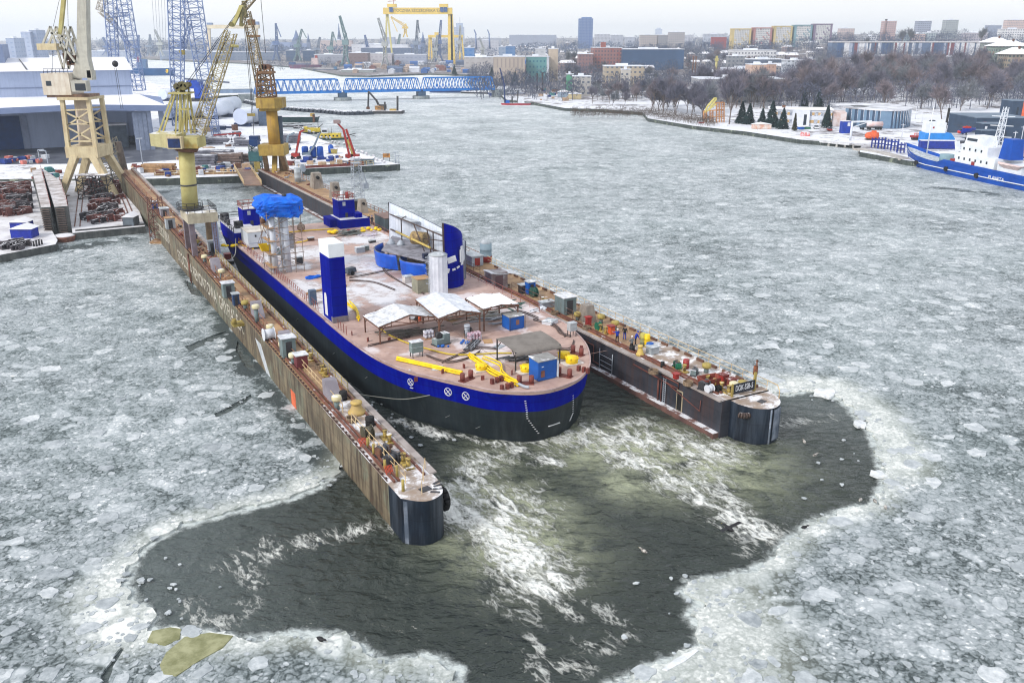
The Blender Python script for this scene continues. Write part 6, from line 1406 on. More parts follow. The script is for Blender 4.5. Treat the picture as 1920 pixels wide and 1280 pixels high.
bp_ = thing('small_prow','rounded rusty prow poking out between the left docks','pontoon',at(122,452,0)); MB().lathe([(1.7,-.3),(2.0,.7),(2.1,1.1)],n=14).bd('hull',M('prow_rust',S(150,100,84),S(110,74,64),1),bp_); MB().lathe([(2.05,1.1),(1.8,1.25)],n=14).bd('deck',snow_p,bp_)
pc = thing('crane_pontoon','broad snowy pontoon carrying rusty scrap and the first crane','pontoon',(0,0,0))
MB().prism(poly([(118,322),(236,330),(272,424),(136,437)],1.5),-.6,1.5,0,1).bd('deck',[M('pontoon_snow',S(222,222,226)),woodw],pc)
MB().bar(at(140,434,1.5)+Ve((0,.3,.1)),at(270,422,1.5)+Ve((0,.3,.1)),.4,.3).bd('kerb',dg_y,pc)
for pts in (((140,425),(150,340)),((150,425),(158,340)),((258,420),(225,345)),((248,421),(218,345))): MB().bar(at(*pts[0],1.5),at(*pts[1],1.5),.2,.25).bd('rail_track',rail_rust,pc)
def section_scrap(px,py,z,label,group,s=1.6,mats=(redox,)):
    m = MB(); w = s*ru(.8,1.6); d = s*ru(.6,1.2); h = s*ru(.3,.8)
    m.box((0,0,0),(w,d,.12)).box((-w/2,0,.12),(.12,d,h)).box((w/2,0,.12),(.12,d,h)).box((0,d/2,.12),(w,.12,h)).box((0,0,.12),(.1,d,h*.8)).bar((-w*.6,-d*.3,h),(w*.5,d*.4,h+.3),.18)
    tag(m.bd('steel_section',ch_(mats),None,at(px,py,z),random.gauss(0,.4)),label,'steel section',group)
scr = [M('scrap_red',S(122,74,68),S(96,60,58),.9,snow=.55),M('scrap_brown',S(112,66,60),S(84,50,48),.9,snow=.45),M('scrap_slate',S(84,78,84),S(62,58,64),.9,snow=.5)]
for _ in range(54):
    px = ru(160,224); py = ru(345,422); section_scrap(px+ (py-345)*.1,py,1.5,'rust red steel section lying in snow on the crane pontoon','steel sections on the crane pontoon',2.0,scr)
for _ in range(44):
    px = ru(-5,50); py = ru(352,405); section_scrap(px,py,1.4,'rust red steel section lying on the far left pontoon','steel sections on the far left pontoon',2.2,scr)
for _ in range(14): section_scrap(ru(6,52),ru(460,468),1.4,'dark rusty steel section along the front edge of the left pontoon','steel sections along the left pontoon edge',1.4,scr[2:])
for k in range(3): tag(MB().tube((0,0,0),(0,0,.9),.16).tube((0,0,.9),(0,0,1.0),.24).tube((.5,0,0),(.5,0,.9),.16).bd('mooring_bitt',dg_y,None,at(64+5*k,462-2*k,1.4)),'dark mooring bitt pair on the left pontoon corner','bitt','bitts on the left pontoon')
hut(231,251,424,401,3.0,M('shed_slate',S(106,116,126),S(92,102,112),.8),'grey gabled shed at the front corner of the crane pontoon',z=1.5)
tb = M('tent_blue',S(18,44,160),S(14,34,130),.6,.5)
for (x0,x1,y,y1,lb) in ((20,51,432,411,'blue tent with snowy gable roof, farther of two on the left pontoon'),(21,60,447,423,'blue tent with snowy roof and open front, nearer of two')): hut(x0,x1,y,y1,2.8,tb,lb,z=1.4,name='tent',cat='tent')
t = thing('scaffold_block','tall dark scaffold block standing on the crane pontoon','scaffold',at(182,372,1.5));
for x in (-2,2): MB().lattice((x,0,0),(x,0,5.6),3.2,3.2,5,.12,.1).bd('frame',dg_y,t)
MB().box((0,0,5.6),(7,3.4,.15)).bd('top_boards',M('boards_snow',S(150,146,150),None,1,snow=.5),t)
t = thing('scaffold_tower','leaning rusty scaffold tower beside the left dock wall foot','scaffold',at(298,455,0)); h = hat(298,455,372,0); MB().lattice((0,0,-1),(-.6,2,h),2.4,2.0,8,.1,.08).bd('frame',M('scaffold_rust',S(122,84,74),S(92,66,60),1),t); MB().box((0,0,0),(2.6,2.6,.5)).bd('float',wood,t)
t = thing('scaffold_tower','dense grey scaffolding around the quay corner beside the first crane','scaffold',YB(226,335)); h = hat(226,335,258);
for dx,hh in ((0,h),(-2.8,h*.7)): MB().lattice((dx,0,0),(dx-1.2,0,hh),3,2.4,8,.13,.09).bd('frame',M('scaffold_grey',S(130,126,112),S(98,94,86),1),t)
MB().tube((1.6,0,0),(.6,0,h*.9),.9,n=10).bd('tube_core',M('core_brown',S(104,92,82),S(80,70,64),.7),t)
# ------------------------------------------------------------------ cranes
crm = M('crane_cream',S(214,200,164),S(196,180,144),.5,streak=S(150,120,90),sa=.35); crw = M('crane_pale',S(196,194,182),S(178,176,166),.5,streak=S(140,128,110),sa=.3); cry = M('crane_yellow',S(190,182,122),S(172,160,100),.4,patch=S(170,138,66),pa=.6,ps=.2,rust=S(120,90,60),ra=.1); cro = M('crane_ochre',S(186,156,76),S(160,134,66),.4,streak=S(120,90,60),sa=.4)
def crane_pts(Y,base):
    return lambda px,py: Q(px,py,Y)-base
Y1 = 217; B1 = Q(183,366,Y1); B1.z = 1.5; c1 = thing('tower_crane','tall cream jacket crane on splayed legs beside the hall, its boom leaving the picture','crane',B1); q = crane_pts(Y1,B1)
def lift(p,dy): return p+Ve((0,dy,0))
for dy in (-3.5,3.5):
    for a,b in (((154,288),(131,364)),((187,288),(234,366))):
        MB().add([lift(q(a[0]-7,a[1]),dy-.9),lift(q(a[0]+7,a[1]),dy-.9),lift(q(b[0]+5,b[1]),dy*1.3-.8),lift(q(b[0]-5,b[1]),dy*1.3-.8),lift(q(a[0]-7,a[1]),dy+.9),lift(q(a[0]+7,a[1]),dy+.9),lift(q(b[0]+5,b[1]),dy*1.3+.8),lift(q(b[0]-5,b[1]),dy*1.3+.8)],[(0,1,2,3),(7,6,5,4),(0,4,5,1),(1,5,6,2),(2,6,7,3),(3,7,4,0)]).bd('leg',crm,c1)
    for a,b in (((130,186),(143,290)),((178,184),(194,288))): MB().bar(lift(q(*a),dy),lift(q(*b),dy),.9,.9).bd('upright',crm,c1)
m = MB();
for dy in (-3.5,3.5):
    for a,b in (((133,205),(180,203)),((137,230),(184,230)),((141,262),(190,262)),((135,208),(184,232)),((180,206),(140,232)),((139,236),(188,262)),((184,236),(143,262))): m.bar(lift(q(*a),dy),lift(q(*b),dy),.34)
m.bd('cross_bracing',crm,c1)
MB().b2(tuple(q(140,292)+Ve((0,-4.3,0))),tuple(q(196,272)+Ve((0,4.3,0)))).bd('cross_beam',crm,c1); MB().tube(q(162,288),q(153,186),1.5,1.4,12).bd('inner_column',M('col_pinkish',S(214,200,186),S(190,176,162),.5),c1)
MB().b2(tuple(q(124,186)+Ve((0,-4.5,0))),tuple(q(180,181)+Ve((0,4.5,0)))).bd('ring_platform',crm,c1)
for px in (132,240): MB().box(tuple(q(px,372 if px < 200 else 384)+Ve((0,-3,-.4))),(1.5,3.4,1.5)).bd('bogie',brown,c1)
hs = MB().b2(tuple(q(94,177)+Ve((0,-3,0))),tuple(q(139,137)+Ve((0,3.5,0)))).bd('machinery_house',M('house_cream',S(222,214,200),S(206,196,180),.5,streak=S(170,140,110),sa=.3),c1)
MB().b2(tuple(q(99,160)+Ve((0,-3.06,0))),tuple(q(107,151)+Ve((0,-2.98,0)))).bd('window',glass,hs); MB().rail([q(94,137)+Ve((0,-3,0)),q(139,137)+Ve((0,-3,0))],1,1,.06).bd('roof_railing',dg_y,hs)
MB().b2(tuple(q(98,182)+Ve((0,-2.5,0))),tuple(q(176,176)+Ve((0,3,0)))).bd('slew_deck',M('slew_rust',S(150,120,100),S(110,90,80),.8),c1)
cb_ = MB().b2(tuple(q(152,170)+Ve((0,-4.6,0))),tuple(q(177,150)+Ve((0,-2.5,0)))).bd('operator_cabin',crw,c1); MB().b2(tuple(q(159,168)+Ve((0,-4.68,0))),tuple(q(176,155)+Ve((0,-4.55,0)))).bd('window',glass,cb_)
def boxloft(pr,d,name,mat,par,q):
    """box girder in the picture plane: rows of (left px, right px, py), depth d"""
    m = MB(); vs = []
    for l,r_,y in pr:
        for px,dy in ((l,-d/2),(r_,-d/2),(r_,d/2),(l,d/2)): vs.append(lift(q(px,y),dy))
    n = len(pr); fs = [(k*4+i,k*4+(i+1) % 4,(k+1)*4+(i+1) % 4,(k+1)*4+i) for k in range(n-1) for i in range(4)]+[(3,2,1,0),tuple((n-1)*4+i for i in range(4))]
    return m.add(vs,fs).bd(name,mat,par)
boxloft([(139,147,166),(140,147,148)],2.2,'boom_foot',crw,c1,q); boxloft([(168,177,150),(166,175,132)],2.2,'boom_foot',crw,c1,q)
boxloft([(139,175,146),(141,173,132),(147,168,110),(148,166,60),(149,165,-20)],2.2,'boom',crw,c1,q)
m = MB()
for a,b in (((82,92),(100,50)),((100,50),(124,130)),((124,130),(133,72)),((127,50),(118,88)),((127,50),(146,104)),((100,62),(128,70)),((112,70),(146,116))): m.bar(lift(q(*a),-1.4),lift(q(*b),-1.4),.42).bar(lift(q(*a),1.4),lift(q(*b),1.4),.42)
m.bd('a_frame',crw,c1); MB().b2(tuple(q(78,94)+Ve((0,-2,0))),tuple(q(112,82)+Ve((0,2,0)))).bd('counterweight',crm,c1)
MB().bar(q(113,66),q(121,-15),.8).bd('jib_strut',cry,c1); m = MB()
for a,b in (((100,50),(114,-12)),((128,50),(126,-12)),((218,128),(231,205)),((215,128),(227,205)),((99,95),(98,137))): m.tube(q(*a),q(*b),.05,n=4)
m.bd('hoist_ropes',dg_y,c1); MB().ball(tuple(q(216,120)),.75,8).bd('hook_block',dg_y,c1); m = MB()
for k in range(6): m.box(tuple(q(126+k*4,118+ru(-8,8))),(1,2,ru(.8,2)))
m.bd('winch_machinery',brown,c1)
B2 = W(-32.8,88,zL(88)); Y2 = B2.y; c2 = thing('dock_crane','weathered yellow dock crane on a portal over the left dock wall, lattice boom raised','crane',B2); q = crane_pts(Y2,B2)
def px_of(p):
    z = p.z-H; zc = p.y*CP-z*SP; return 960+F*p.x/zc,640-F*(p.y*SP+z*CP)/zc
legm = M('leg_purple',S(128,120,132),S(104,92,96),.6,streak=S(110,80,66),sa=.4)
DL = lambda a,b,z: V*a+U*b+Ve((0,0,z))
zb = q(360,411).z; zt_ = q(360,393).z
for a,b,mt in ((-1.75,-3.0,legm),(1.75,-3.0,M('leg_blue',S(140,148,178),S(120,126,154),.6)),(-1.75,3.0,legm),(1.75,3.0,M('leg_brown',S(150,128,98),S(120,100,80),.6))): MB().bar(DL(a-.2,b,0),DL(a-.2,b*.85,zb),.8,.95,0,tuple(U)).bd('leg',mt,c2)
m = MB()
for k in range(12): m.bar(DL(1.2,-3.5,.3+k*.45),DL(1.6,-3.5,.3+k*.45),.05)
m.bar(DL(1.2,-3.5,0),DL(1.2,-3.5,zb),.06).bar(DL(1.6,-3.5,0),DL(1.6,-3.5,zb),.06).bd('ladder',brown,c2)
pbm = MB().box((-.2*V.x,-.2*V.y,zb),(4.6,6.8,zt_-zb),TH).bd('portal_beam',M('beam_cream',S(196,188,164),S(170,160,140),.6,streak=S(120,100,84),sa=.4,snow=.5),c2)
MB().rail([DL(a,b,zt_) for a,b in ((-2.4,-3.3),(2.0,-3.3),(2.0,3.3))],1,1,.05).bd('railing',dg_y,pbm)
cpt = q(357,392); cpt2 = q(349,282); MB().tube(cpt,cpt2,1.25,1.2,20).bd('column',cry,c2); MB().tube(q(354,348),q(353.6,345),1.29,1.29,20).bd('column_ring',dg_y,c2)
m = MB().tube(cpt+Ve((0,0,.1)),cpt+Ve((0,0,.25)),2.1,n=20); m.rail([cpt+Ve((2*math.cos(a*.6),2*math.sin(a*.6),.25)) for a in range(11)],.9,.8,.04); m.bd('column_platform',dg_y,c2)
MB().tube(q(349,283),q(349,276),1.7,1.9,18).bd('slew_ring',brown,c2)
hs = MB().add([lift(q(290,248),-2.2),lift(q(340,250),-2.2),lift(q(338,277),-2.2),lift(q(293,271),-2.2),lift(q(290,248),2.2),lift(q(340,250),2.2),lift(q(338,277),2.2),lift(q(293,271),2.2)],[(0,3,2,1),(4,5,6,7),(0,1,5,4),(1,2,6,5),(2,3,7,6),(3,0,4,7)]).bd('machinery_house',M('house_y',S(206,198,150),S(186,178,132),.5,streak=S(140,120,90),sa=.4,snow=.45),c2)
MB().b2(tuple(q(336,276)+Ve((0,-2,0))),tuple(q(377,256)+Ve((0,2,0)))).bd('slew_platform',cry,c2); cbn = MB().b2(tuple(q(328,275)+Ve((0,-3.2,0))),tuple(q(352,253)+Ve((0,-1.9,0)))).bd('operator_cabin',crm,c2); MB().b2(tuple(q(330,273)+Ve((0,-3.26,0))),tuple(q(350,256)+Ve((0,-3.15,0)))).bd('window',M('cab_glass',S(36,56,104),S(24,36,66),1,.2),cbn)
m = MB()
for a,b in (((333,250),(335,176)),((362,250),(352,172)),((302,247),(328,172)),((346,250),(350,178)),((338,205),(358,205)),((345,245),(341,176))): m.bar(lift(q(*a),-.9),lift(q(*b),-.6),.24).bar(lift(q(*a),.9),lift(q(*b),.6),.24)
m.bd('a_frame',cry,c2); MB().b2(tuple(q(322,176)+Ve((0,-1.6,0))),tuple(q(358,173)+Ve((0,1.6,0)))).bd('a_frame_platform',cry,c2); m = MB()
for px,py,r_ in ((333,162,.45),(340,158,.4),(346,163,.5),(352,159,.4),(337,167,.35)): m.tube(lift(q(px,py),-.7),lift(q(px,py),.7),r_,n=12)
for px in (330,338,346,354): m.bar(q(px,174),q(px,155),.18).bar(q(px,156),q(342,174),.12)
m.bd('sheaves',M('sheave_olive',S(122,116,74),S(92,86,60),1),c2)
MB().lattice(q(371,250),q(433,60),1.9,1.5,16,.1,.05,up=(0,1,0)).bd('boom',M('boom_y',S(170,158,116),S(140,126,92),.8,rust=S(110,80,56),ra=.2),c2)
boxloft([(432,439,50),(442,449,30),(450,457,10)],.7,'boom_head',cry,c2,q); m = MB().tube(lift(q(435,46),-.5),lift(q(435,46),.5),.35,n=12).tube(lift(q(453,46),-.3),lift(q(453,46),.3),.3,n=10).bar(q(453,14),q(452,50),.5,.4); m.bd('head_sheaves',M('sheave_olive',S(122,116,74)),c2)
m = MB()
for a,b in (((343,165),(446,22)),((350,163),(452,16)),((372,180),(432,62)),((377,190),(430,58))): m.tube(q(*a),q(*b),.045,n=4)
m.bd('hoist_ropes',dg_y,c2); MB().tube(q(440,89),q(440,84),.6,n=10).bd('boom_box',cry,c2); MB().rail([q(371,240),q(432,60)],.1,30,.04).bd('boom_walkway',cry,c2)

B3 = at(514,322,3.9); Y3 = B3.y; c3 = thing('dock_crane','ochre dock crane with round column at the far end of the right wall','crane',B3); q = crane_pts(Y3,B3)
for a,b in (((500,290),(498,326)),((532,288),(534,320)),((512,290),(518,328)),((524,290),(527,326))): MB().bar(lift(q(*a),ch_((-2,2))),lift(q(*b),ch_((-2,2))),1.2,1.4).bd('leg',ch_([cro,M('leg_brown',S(150,128,98))]),c3)
MB().b2(tuple(q(491,290)+Ve((0,-2.8,0))),tuple(q(536,270)+Ve((0,2.8,0)))).bd('portal_beam',cro,c3); MB().tube(q(516,280),q(509,206),1.6,1.45,20).bd('column',M('column_ochre',S(190,150,60),S(164,130,56),.3,streak=S(140,104,60),sa=.4),c3)
MB().bar(lift(q(525,270),.5),lift(q(522,218),.5),.6,1.6).bd('ladder_shaft',M('shaft_slate',S(76,90,110),S(60,74,92),.8),c3)
MB().prism([tuple(v[:2]) for v in [lift(q(x,195),d) for x,d in ((484,-2.2),(496,-3.6),(521,-3.6),(532,-2),(532,2.6),(484,2.6))]],q(500,202).z,q(500,183).z).bd('machinery_house',M('house_ochre',S(180,150,70),S(150,124,62),.5,streak=S(110,80,56),sa=.5,snow=.2),c3)
m = MB().b2(tuple(q(490,208)+Ve((0,-2,0))),tuple(q(522,202)+Ve((0,2,0)))); m.bd('slew_ring',cro,c3)
MB().lattice(q(500,182),q(497,128),4.2,3.0,5,.22,.14).bd('a_frame',M('aframe_rust',S(140,106,72),S(110,82,60),.8),c3); MB().b2(tuple(q(488,138)+Ve((0,-2,0))),tuple(q(513,134)+Ve((0,2,0)))).rail([q(488,134),q(513,134)],1.2,1.2,.08).bd('a_frame_platform',M('aframe_rust',S(140,106,72)),c3); m = MB()
for px in (491,497,503): m.tube(lift(q(px,126),-1),lift(q(px,126),1),.7,n=10)
m.bd('sheaves',brown,c3)
MB().lattice(q(496,185),q(462,22),2.6,1.6,17,.16,.08).bd('boom',M('boom_o',S(150,136,104),S(120,106,84),.8,rust=S(104,76,56),ra=.3),c3); boxloft([(456,465,34),(455,462,20),(454,460,2)],1.2,'boom_head',M('sheave_olive',S(122,116,74)),c3,q)
MB().lattice(q(458,14),q(486,-14),1.5,.9,5,.13,.07).bd('fly_jib',M('boom_o',S(150,136,104)),c3); MB().box(tuple(q(472,48)),(1.6,1.6,1.4)).bd('boom_cabin',M('aframe_rust',S(140,106,72)),c3); MB().box(tuple(q(476,70)),(3.0,1.6,.5)).bd('boom_platform',M('aframe_rust',S(140,106,72)),c3); m = MB()
for a,b in (((488,-14),(498,100)),((458,50),(470,180)),((470,180),(472,215)),((463,60),(474,208)),((474,210),(476,254))): m.tube(q(*a),q(*b),.07,n=4)
m.bd('hoist_ropes',dg_y,c3); m = MB().b2(tuple(q(464,218)+Ve((0,-.2,0))),tuple(q(478,213)+Ve((0,.2,0)))); m.bd('load_beam',yelpost,c3); MB().b2(tuple(q(469,262)+Ve((0,-.9,0))),tuple(q(486,255)+Ve((0,.9,0)))).bd('hook_block',dkb,c3)
bl = M('lattice_blue',S(136,154,192),S(116,134,174),.4); YL = 330; BL = YB(350,260); BL = Ve((Q(365,250,YL).x,YL,2)); lt_ = thing('lattice_crane','pair of tall blue grey lattice masts rising out of the picture behind the middle crane','crane',BL); q = crane_pts(YL,BL)
MB().lattice(q(334,236),q(330,-20),3.0,4.6,24,.22,.12).bd('mast',bl,lt_); MB().lattice(q(413,290),q(385,150),2.0,3.2,16,.16,.09).bd('mast',bl,lt_); MB().lattice(q(386,152),q(357,-20),4.4,5.2,15,.2,.11).bd('mast',bl,lt_); MB().lattice(q(338,31),q(372,31),1.2,1.2,5,.12,.08).lattice(q(344,90),q(356,42),1.4,1.2,6,.12,.08).bd('tie',bl,lt_)
MB().b2(tuple(q(410,292)+Ve((0,-2,0))),tuple(q(420,286)+Ve((0,2,0)))).bd('base',yelpost,lt_); MB().box(tuple(q(342,103)),(1.6,1.6,1.6)).bd('yellow_box',yelpost,lt_)
YM = 520; BM = Ve((Q(372,186,YM).x,YM,2)); mc = thing('crawler_crane','bright blue crawler crane body standing behind the lattice masts','crane',BM); q = crane_pts(YM,BM)
cbl = M('crawler_blue',S(16,72,180),S(12,58,150),.4); MB().b2(tuple(q(370,186)+Ve((0,-4,0))),tuple(q(386,160)+Ve((0,4,0)))).b2(tuple(q(354,166)+Ve((0,-3,0))),tuple(q(376,151)+Ve((0,3,0)))).bd('body',cbl,mc); MB().b2(tuple(q(358,190)+Ve((0,-4,0))),tuple(q(390,184)+Ve((0,4,0)))).bd('crawler_track',dg_y,mc); MB().bar(q(345,148),q(430,155),.9).bd('long_beam',M('slate_beam',S(96,106,126)),mc)
YN = 430; BN = Ve((Q(240,130,YN).x,YN,2)); lc = thing('lattice_crane','pair of blue grey lattice masts rising behind the hall roof','crane',BN); q = crane_pts(YN,BN)
MB().lattice(q(217,170),q(205,-20),3.0,4.2,22,.26,.13).bd('mast',bl,lc); MB().lattice(q(262,170),q(228,-20),4.2,4.8,20,.26,.13).bd('mast',bl,lc); MB().lattice(q(208,29),q(240,27),1.6,1.6,5,.16,.1).lattice(q(212,42),q(244,88),1.6,1.6,8,.16,.1).bd('tie',bl,lc); MB().lattice(q(214,44),q(187,20),1.8,1.8,5,.22,.14).lattice(q(187,20),q(196,-18),2.6,2.2,6,.22,.14).bd('jib_head',M('jib_pale',S(206,200,190),S(176,170,160),.5),lc)
t = thing('hanging_cables','bundle of thin vertical crane cables against the sky left of the blue mast','cables',Q(298,150,400)); q = crane_pts(400,Q(298,150,400)); m = MB()
for k in range(5): m.tube(q(284+k*6,-15),q(291+k*5,78),.07,n=4)
m.bd('ropes',M('rope_grey',S(150,156,170)),t)
# ------------------------------------------------------------------ afloat in the middle: pipeline,dredger,workboats,barge,bridge
pipe_px = [(404,194),(432,190),(460,192),(500,200),(545,206),(600,210),(650,214),(697,213)]
pp = catmull([at(x,y,.5) for x,y in pipe_px],7,False); fl = thing('floating_pipeline','long chain of dark snow topped floats carrying a dredge pipe across the river','pipeline',pp[0])
pts = [p-pp[0] for p in pp]; fm_ = M('float_dark',S(44,52,66),S(32,40,52),.6,snow=.5)
for i in range(len(pts)-1):
    a,b = pts[i],pts[i+1]; d = (b-a)
    for k in range(1 if d.length < 6 else 2):
        c = a+d*((k+.5)/(1 if d.length < 6 else 2)); n_ = d.normalized().cross(Ve((0,0,1))); MB().box((0,0,-.4),(2.4,4.2,1.5),0,0,(1.8,3.6)).bd('float',fm_,fl,c,math.atan2(d.y,d.x))
MB().path([p+Ve((0,0,1.2)) for p in pts],.55,8).bd('pipe',M('pipe_snowy',S(70,78,92),S(200,204,212),1,snow=.6),fl)
DX = lambda Y,px,py=200: Q(px,py,Y)
p0 = at(720,214,0); ex = thing('dredging_pontoon','dark pontoon with an orange excavator and two upright spuds','pontoon',p0); q = crane_pts(p0.y,p0)
MB().b2(tuple(q(686,214)+Ve((0,0,-.5))),tuple(q(755,209)+Ve((0,9,0)))).bd('hull',dg_y,ex); MB().b2((q(690,212).x,.5,q(0,209).z),(q(752,212).x,8.5,q(0,209).z+.1)).bd('deck',snow_p,ex); cz_ = q(0,209).z
MB().tube(q(744,212)+Ve((0,3,0)),q(744,181)+Ve((0,3,0)),.55,n=10).bd('spud',dg_y,ex); MB().tube(q(720,212)+Ve((0,3,0)),q(720,192)+Ve((0,3,0)),.5,n=10).bd('spud',dg_y,ex)
b_ = MB().box(tuple(q(710,207)+Ve((0,4,0))),(4.6,3.2,2.0)).bd('excavator_body',M('digger_orange',S(196,140,60),S(90,80,70),.8),ex); MB().box(tuple(q(716,206)+Ve((0,4,0))),(3.6,3,2.4)).bd('engine_house',dg_y,ex); MB().bar(q(708,198)+Ve((0,4,0)),q(703,188)+Ve((0,4,0)),1.2,1.0).bar(q(704,190)+Ve((0,4,0)),q(690,174)+Ve((0,4,0)),1.0,.8).bd('boom',dg_y,ex); MB().bar(q(689,172)+Ve((0,4,0)),q(688,203)+Ve((0,4,0)),.8,.8).bd('dipper_arm',dg_y,ex); MB().box(tuple(q(688,206)+Ve((0,4,0))),(1.6,1.6,1.2)).bd('bucket',brown,ex)
MB().box(tuple(q(735,209)+Ve((0,4,0))),(3.4,2,1.0)).bd('deck_box',ochre,ex)
def hull_boat(name,label,cat,px0,px1,py,L_,Wd,Hh,mat,rz,deck=white,group=None):
    p = at((px0+px1)/2,py,0); t = thing(name,label,cat,p,rz,group); n = 14; o = []
    prof = [(-.5,.36),(-.48,.42),(-.2,.5),(.15,.5),(.34,.36),(.45,.16),(.5,.0)]
    o = [(x*L_,-y*Wd) for x,y in prof]+[(x*L_,y*Wd) for x,y in reversed(prof[:-1])]
    lo = [(x*.92,y*.8) for x,y in o]; MB().prism(o,-.3,Hh,1,0,inset=lo).bd('hull',[mat,deck],t); return t
sl_ = PI
by = at(612,260,0);
y1 = hull_boat('dredger','yellow topped dredger workboat moored behind the pier, nearer of two','workboat',600,645,262,13,4.4,.9,M('dredger_green',S(36,80,76),S(28,64,62),.6),0,ochre)
yw = M('work_yellow',S(222,200,70),S(190,168,60),.6,snow=.3); MB().box((-.5,0,.9),(8,3,1.6)).bd('deckhouse',yw,y1); MB().box((-2.5,0,2.5),(2.4,2.4,1.8)).bd('wheelhouse',white,y1); MB().box((-2.5,-1.22,3.0),(1.8,.06,.8)).bd('window',glass,y1); MB().tube((0,0,2.5),(0,0,4.6),.08).bar((5,0,1.5),(9.5,0,2.4),.25).bar((5,0,2.6),(9.5,0,1.2),.2).bd('mast',dg_y,y1)
for k in range(5): MB().box((-3.6+k*1.5,-1.53,1.3),(.6,.06,.6)).bd('window',glass,y1)
y2 = hull_boat('dredger','yellow workboat with black fenders behind the pier, farther of two','workboat',573,608,251,11,4,.9,M('dredger_slate',S(50,60,70),S(36,44,54),.6),.1,dg_y); MB().box((-.5,0,.9),(5.6,2.6,1.5)).bd('deckhouse',yw,y2); MB().box((-3.8,0,.9),(1.6,2.4,2.0)).bd('wheelhouse',yw,y2); m = MB().tube((1.5,0,2.4),(3.6,0,4.0),.15).tube((1.5,0,2.4),(1.5,0,4.6),.12); m.bd('derrick',dg_y,y2)
for px,py,lb in ((548,238,'dark flat work float left of the yellow boats'),(572,241,'dark snow covered float beside the far yellow boat')): b_ = hull_boat('work_float',lb,'float',px-12,px+12,py,10,3.4,.7,dg_y,.05,M('float_deck',S(120,116,120),S(196,198,204),1)); MB().bar((-4,0,1.3),(3,.5,1.5),.2).bar((-2,-1,1.0),(4,0,1.8),.15).bd('pipes',dg_y,b_)
bg_ = hull_boat('hopper_barge','long dark green hopper barge lying beyond the third crane','barge',520,578,229,25,7,2.6,M('barge_green',S(44,72,74),S(34,58,62),.5),PI,snow_p); MB().b2((-9,-2.5,2.6),(8,2.5,2.75)).bd('hold_cover',snow_p,bg_); MB().box((-9.5,0,2.6),(1.6,2.6,1.4)).bd('deckhouse',ochre,bg_)
t = thing('dolphin_pile','short dark pile standing in the ice right of the hopper barge','pile',at(589,230,0)); MB().tube((0,0,-1),(0,0,3.4),.6,n=10).bd('pile',brown,t); MB().tube((0,0,3.4),(0,0,3.7),.7,n=10).bd('cap',dg_y,t)
t = thing('plated_block','slate plated steel block leaning beside the third crane column','steel block',YB(500,236)); MB().add([(-3,-1,0),(3,-1,0),(3,-1,5),(-3,-1,7),(-3,1.5,0),(3,1.5,0),(3,1.5,5),(-3,1.5,7)],[(0,1,2,3),(7,6,5,4),(0,4,5,1),(1,5,6,2),(2,6,7,3),(3,7,4,0)]).bd('plating',M('plate_slate',S(84,100,122),S(66,82,104),.6),t); MB().box((0,1.6,0),(7,.3,3)).bd('frame',dg_y,t)
st_ = hull_boat('tender_boat','tiny white tender floating between the left dock wall and the barge','boat',415,440,492,4.2,1.9,.7,black,TH+R(90),white); MB().box((-.2,0,.7),(1.3,1.1,1.0)).bd('wheelhouse',red,st_); MB().box((.9,0,.7),(.9,.9,.35)).bd('foredeck',snow_p,st_)
brb = M('bridge_blue',S(24,124,206),S(18,104,184),.3,.5); Bl = at(477,175,5.5); Br = at(925,166.5,5.5); bd = (Br-Bl); BLn = bd.length; bd.normalize(); bridge = thing('truss_bridge','long bright blue truss bridge crossing the frozen river on grey piers','bridge',(Bl.x,Bl.y,0),math.atan2(bd.y,bd.x))
def span(x0,x1,n,h=7.6,z=5.5,w=6.5):
    s = MB(); L_ = x1-x0; d = L_/n
    for y in (-w/2,w/2):
        s.bar((x0,y,z),(x1,y,z),.55,1.3); s.bar((x0+d*.6,y,z+h),(x1-d*.6,y,z+h),.6,.7)
        for i in range(n):
            a = x0+i*d; s.bar((a,y,z),(a+d/2,y,z+h),.42).bar((a+d/2,y,z+h),(a+d,y,z),.42)
    for i in range(n): s.bar((x0+(i+.5)*d,-w/2,z+h),(x0+(i+.5)*d,w/2,z+h),.3)
    s.bd('truss_span',brb,bridge); MB().b2((x0,-w/2,z-.3),(x1,w/2,z+.3)).bd('deck',M('bridge_deck',S(60,110,170),S(50,92,146),.3),bridge)
k1 = (633-477)/(925-477)*BLn; k2 = (781-477)/(925-477)*BLn; span(0,k1-1.0,13); span(k1+1.0,k2-.6,12); span(k2+.6,BLn,12)
con = M('pier_concrete',S(150,158,160),S(116,124,128),.5,streak=S(84,92,96),sa=.4)
for k in (k1,k2): pr_ = MB().lathe([(5.6,-1),(5.6,1.9),(5.2,2.0)],(k,0,0),16).bd('pier',con,bridge); MB().box((k,0,2.0),(5,6.5,2.9)).bd('pier_cap',M('cap_blue_grey',S(70,96,124)),bridge)
MB().box((-5,0,0),(9,8,5.1)).bd('abutment',con,bridge); MB().box((BLn+4,0,0),(8,8,5.1)).bd('abutment',con,bridge); MB().tube((1,-3.6,13),(1,-3.6,15.5),.25).ball((1,-3.6,15.8),.7,8).bd('signal_lamp',dg_y,bridge)
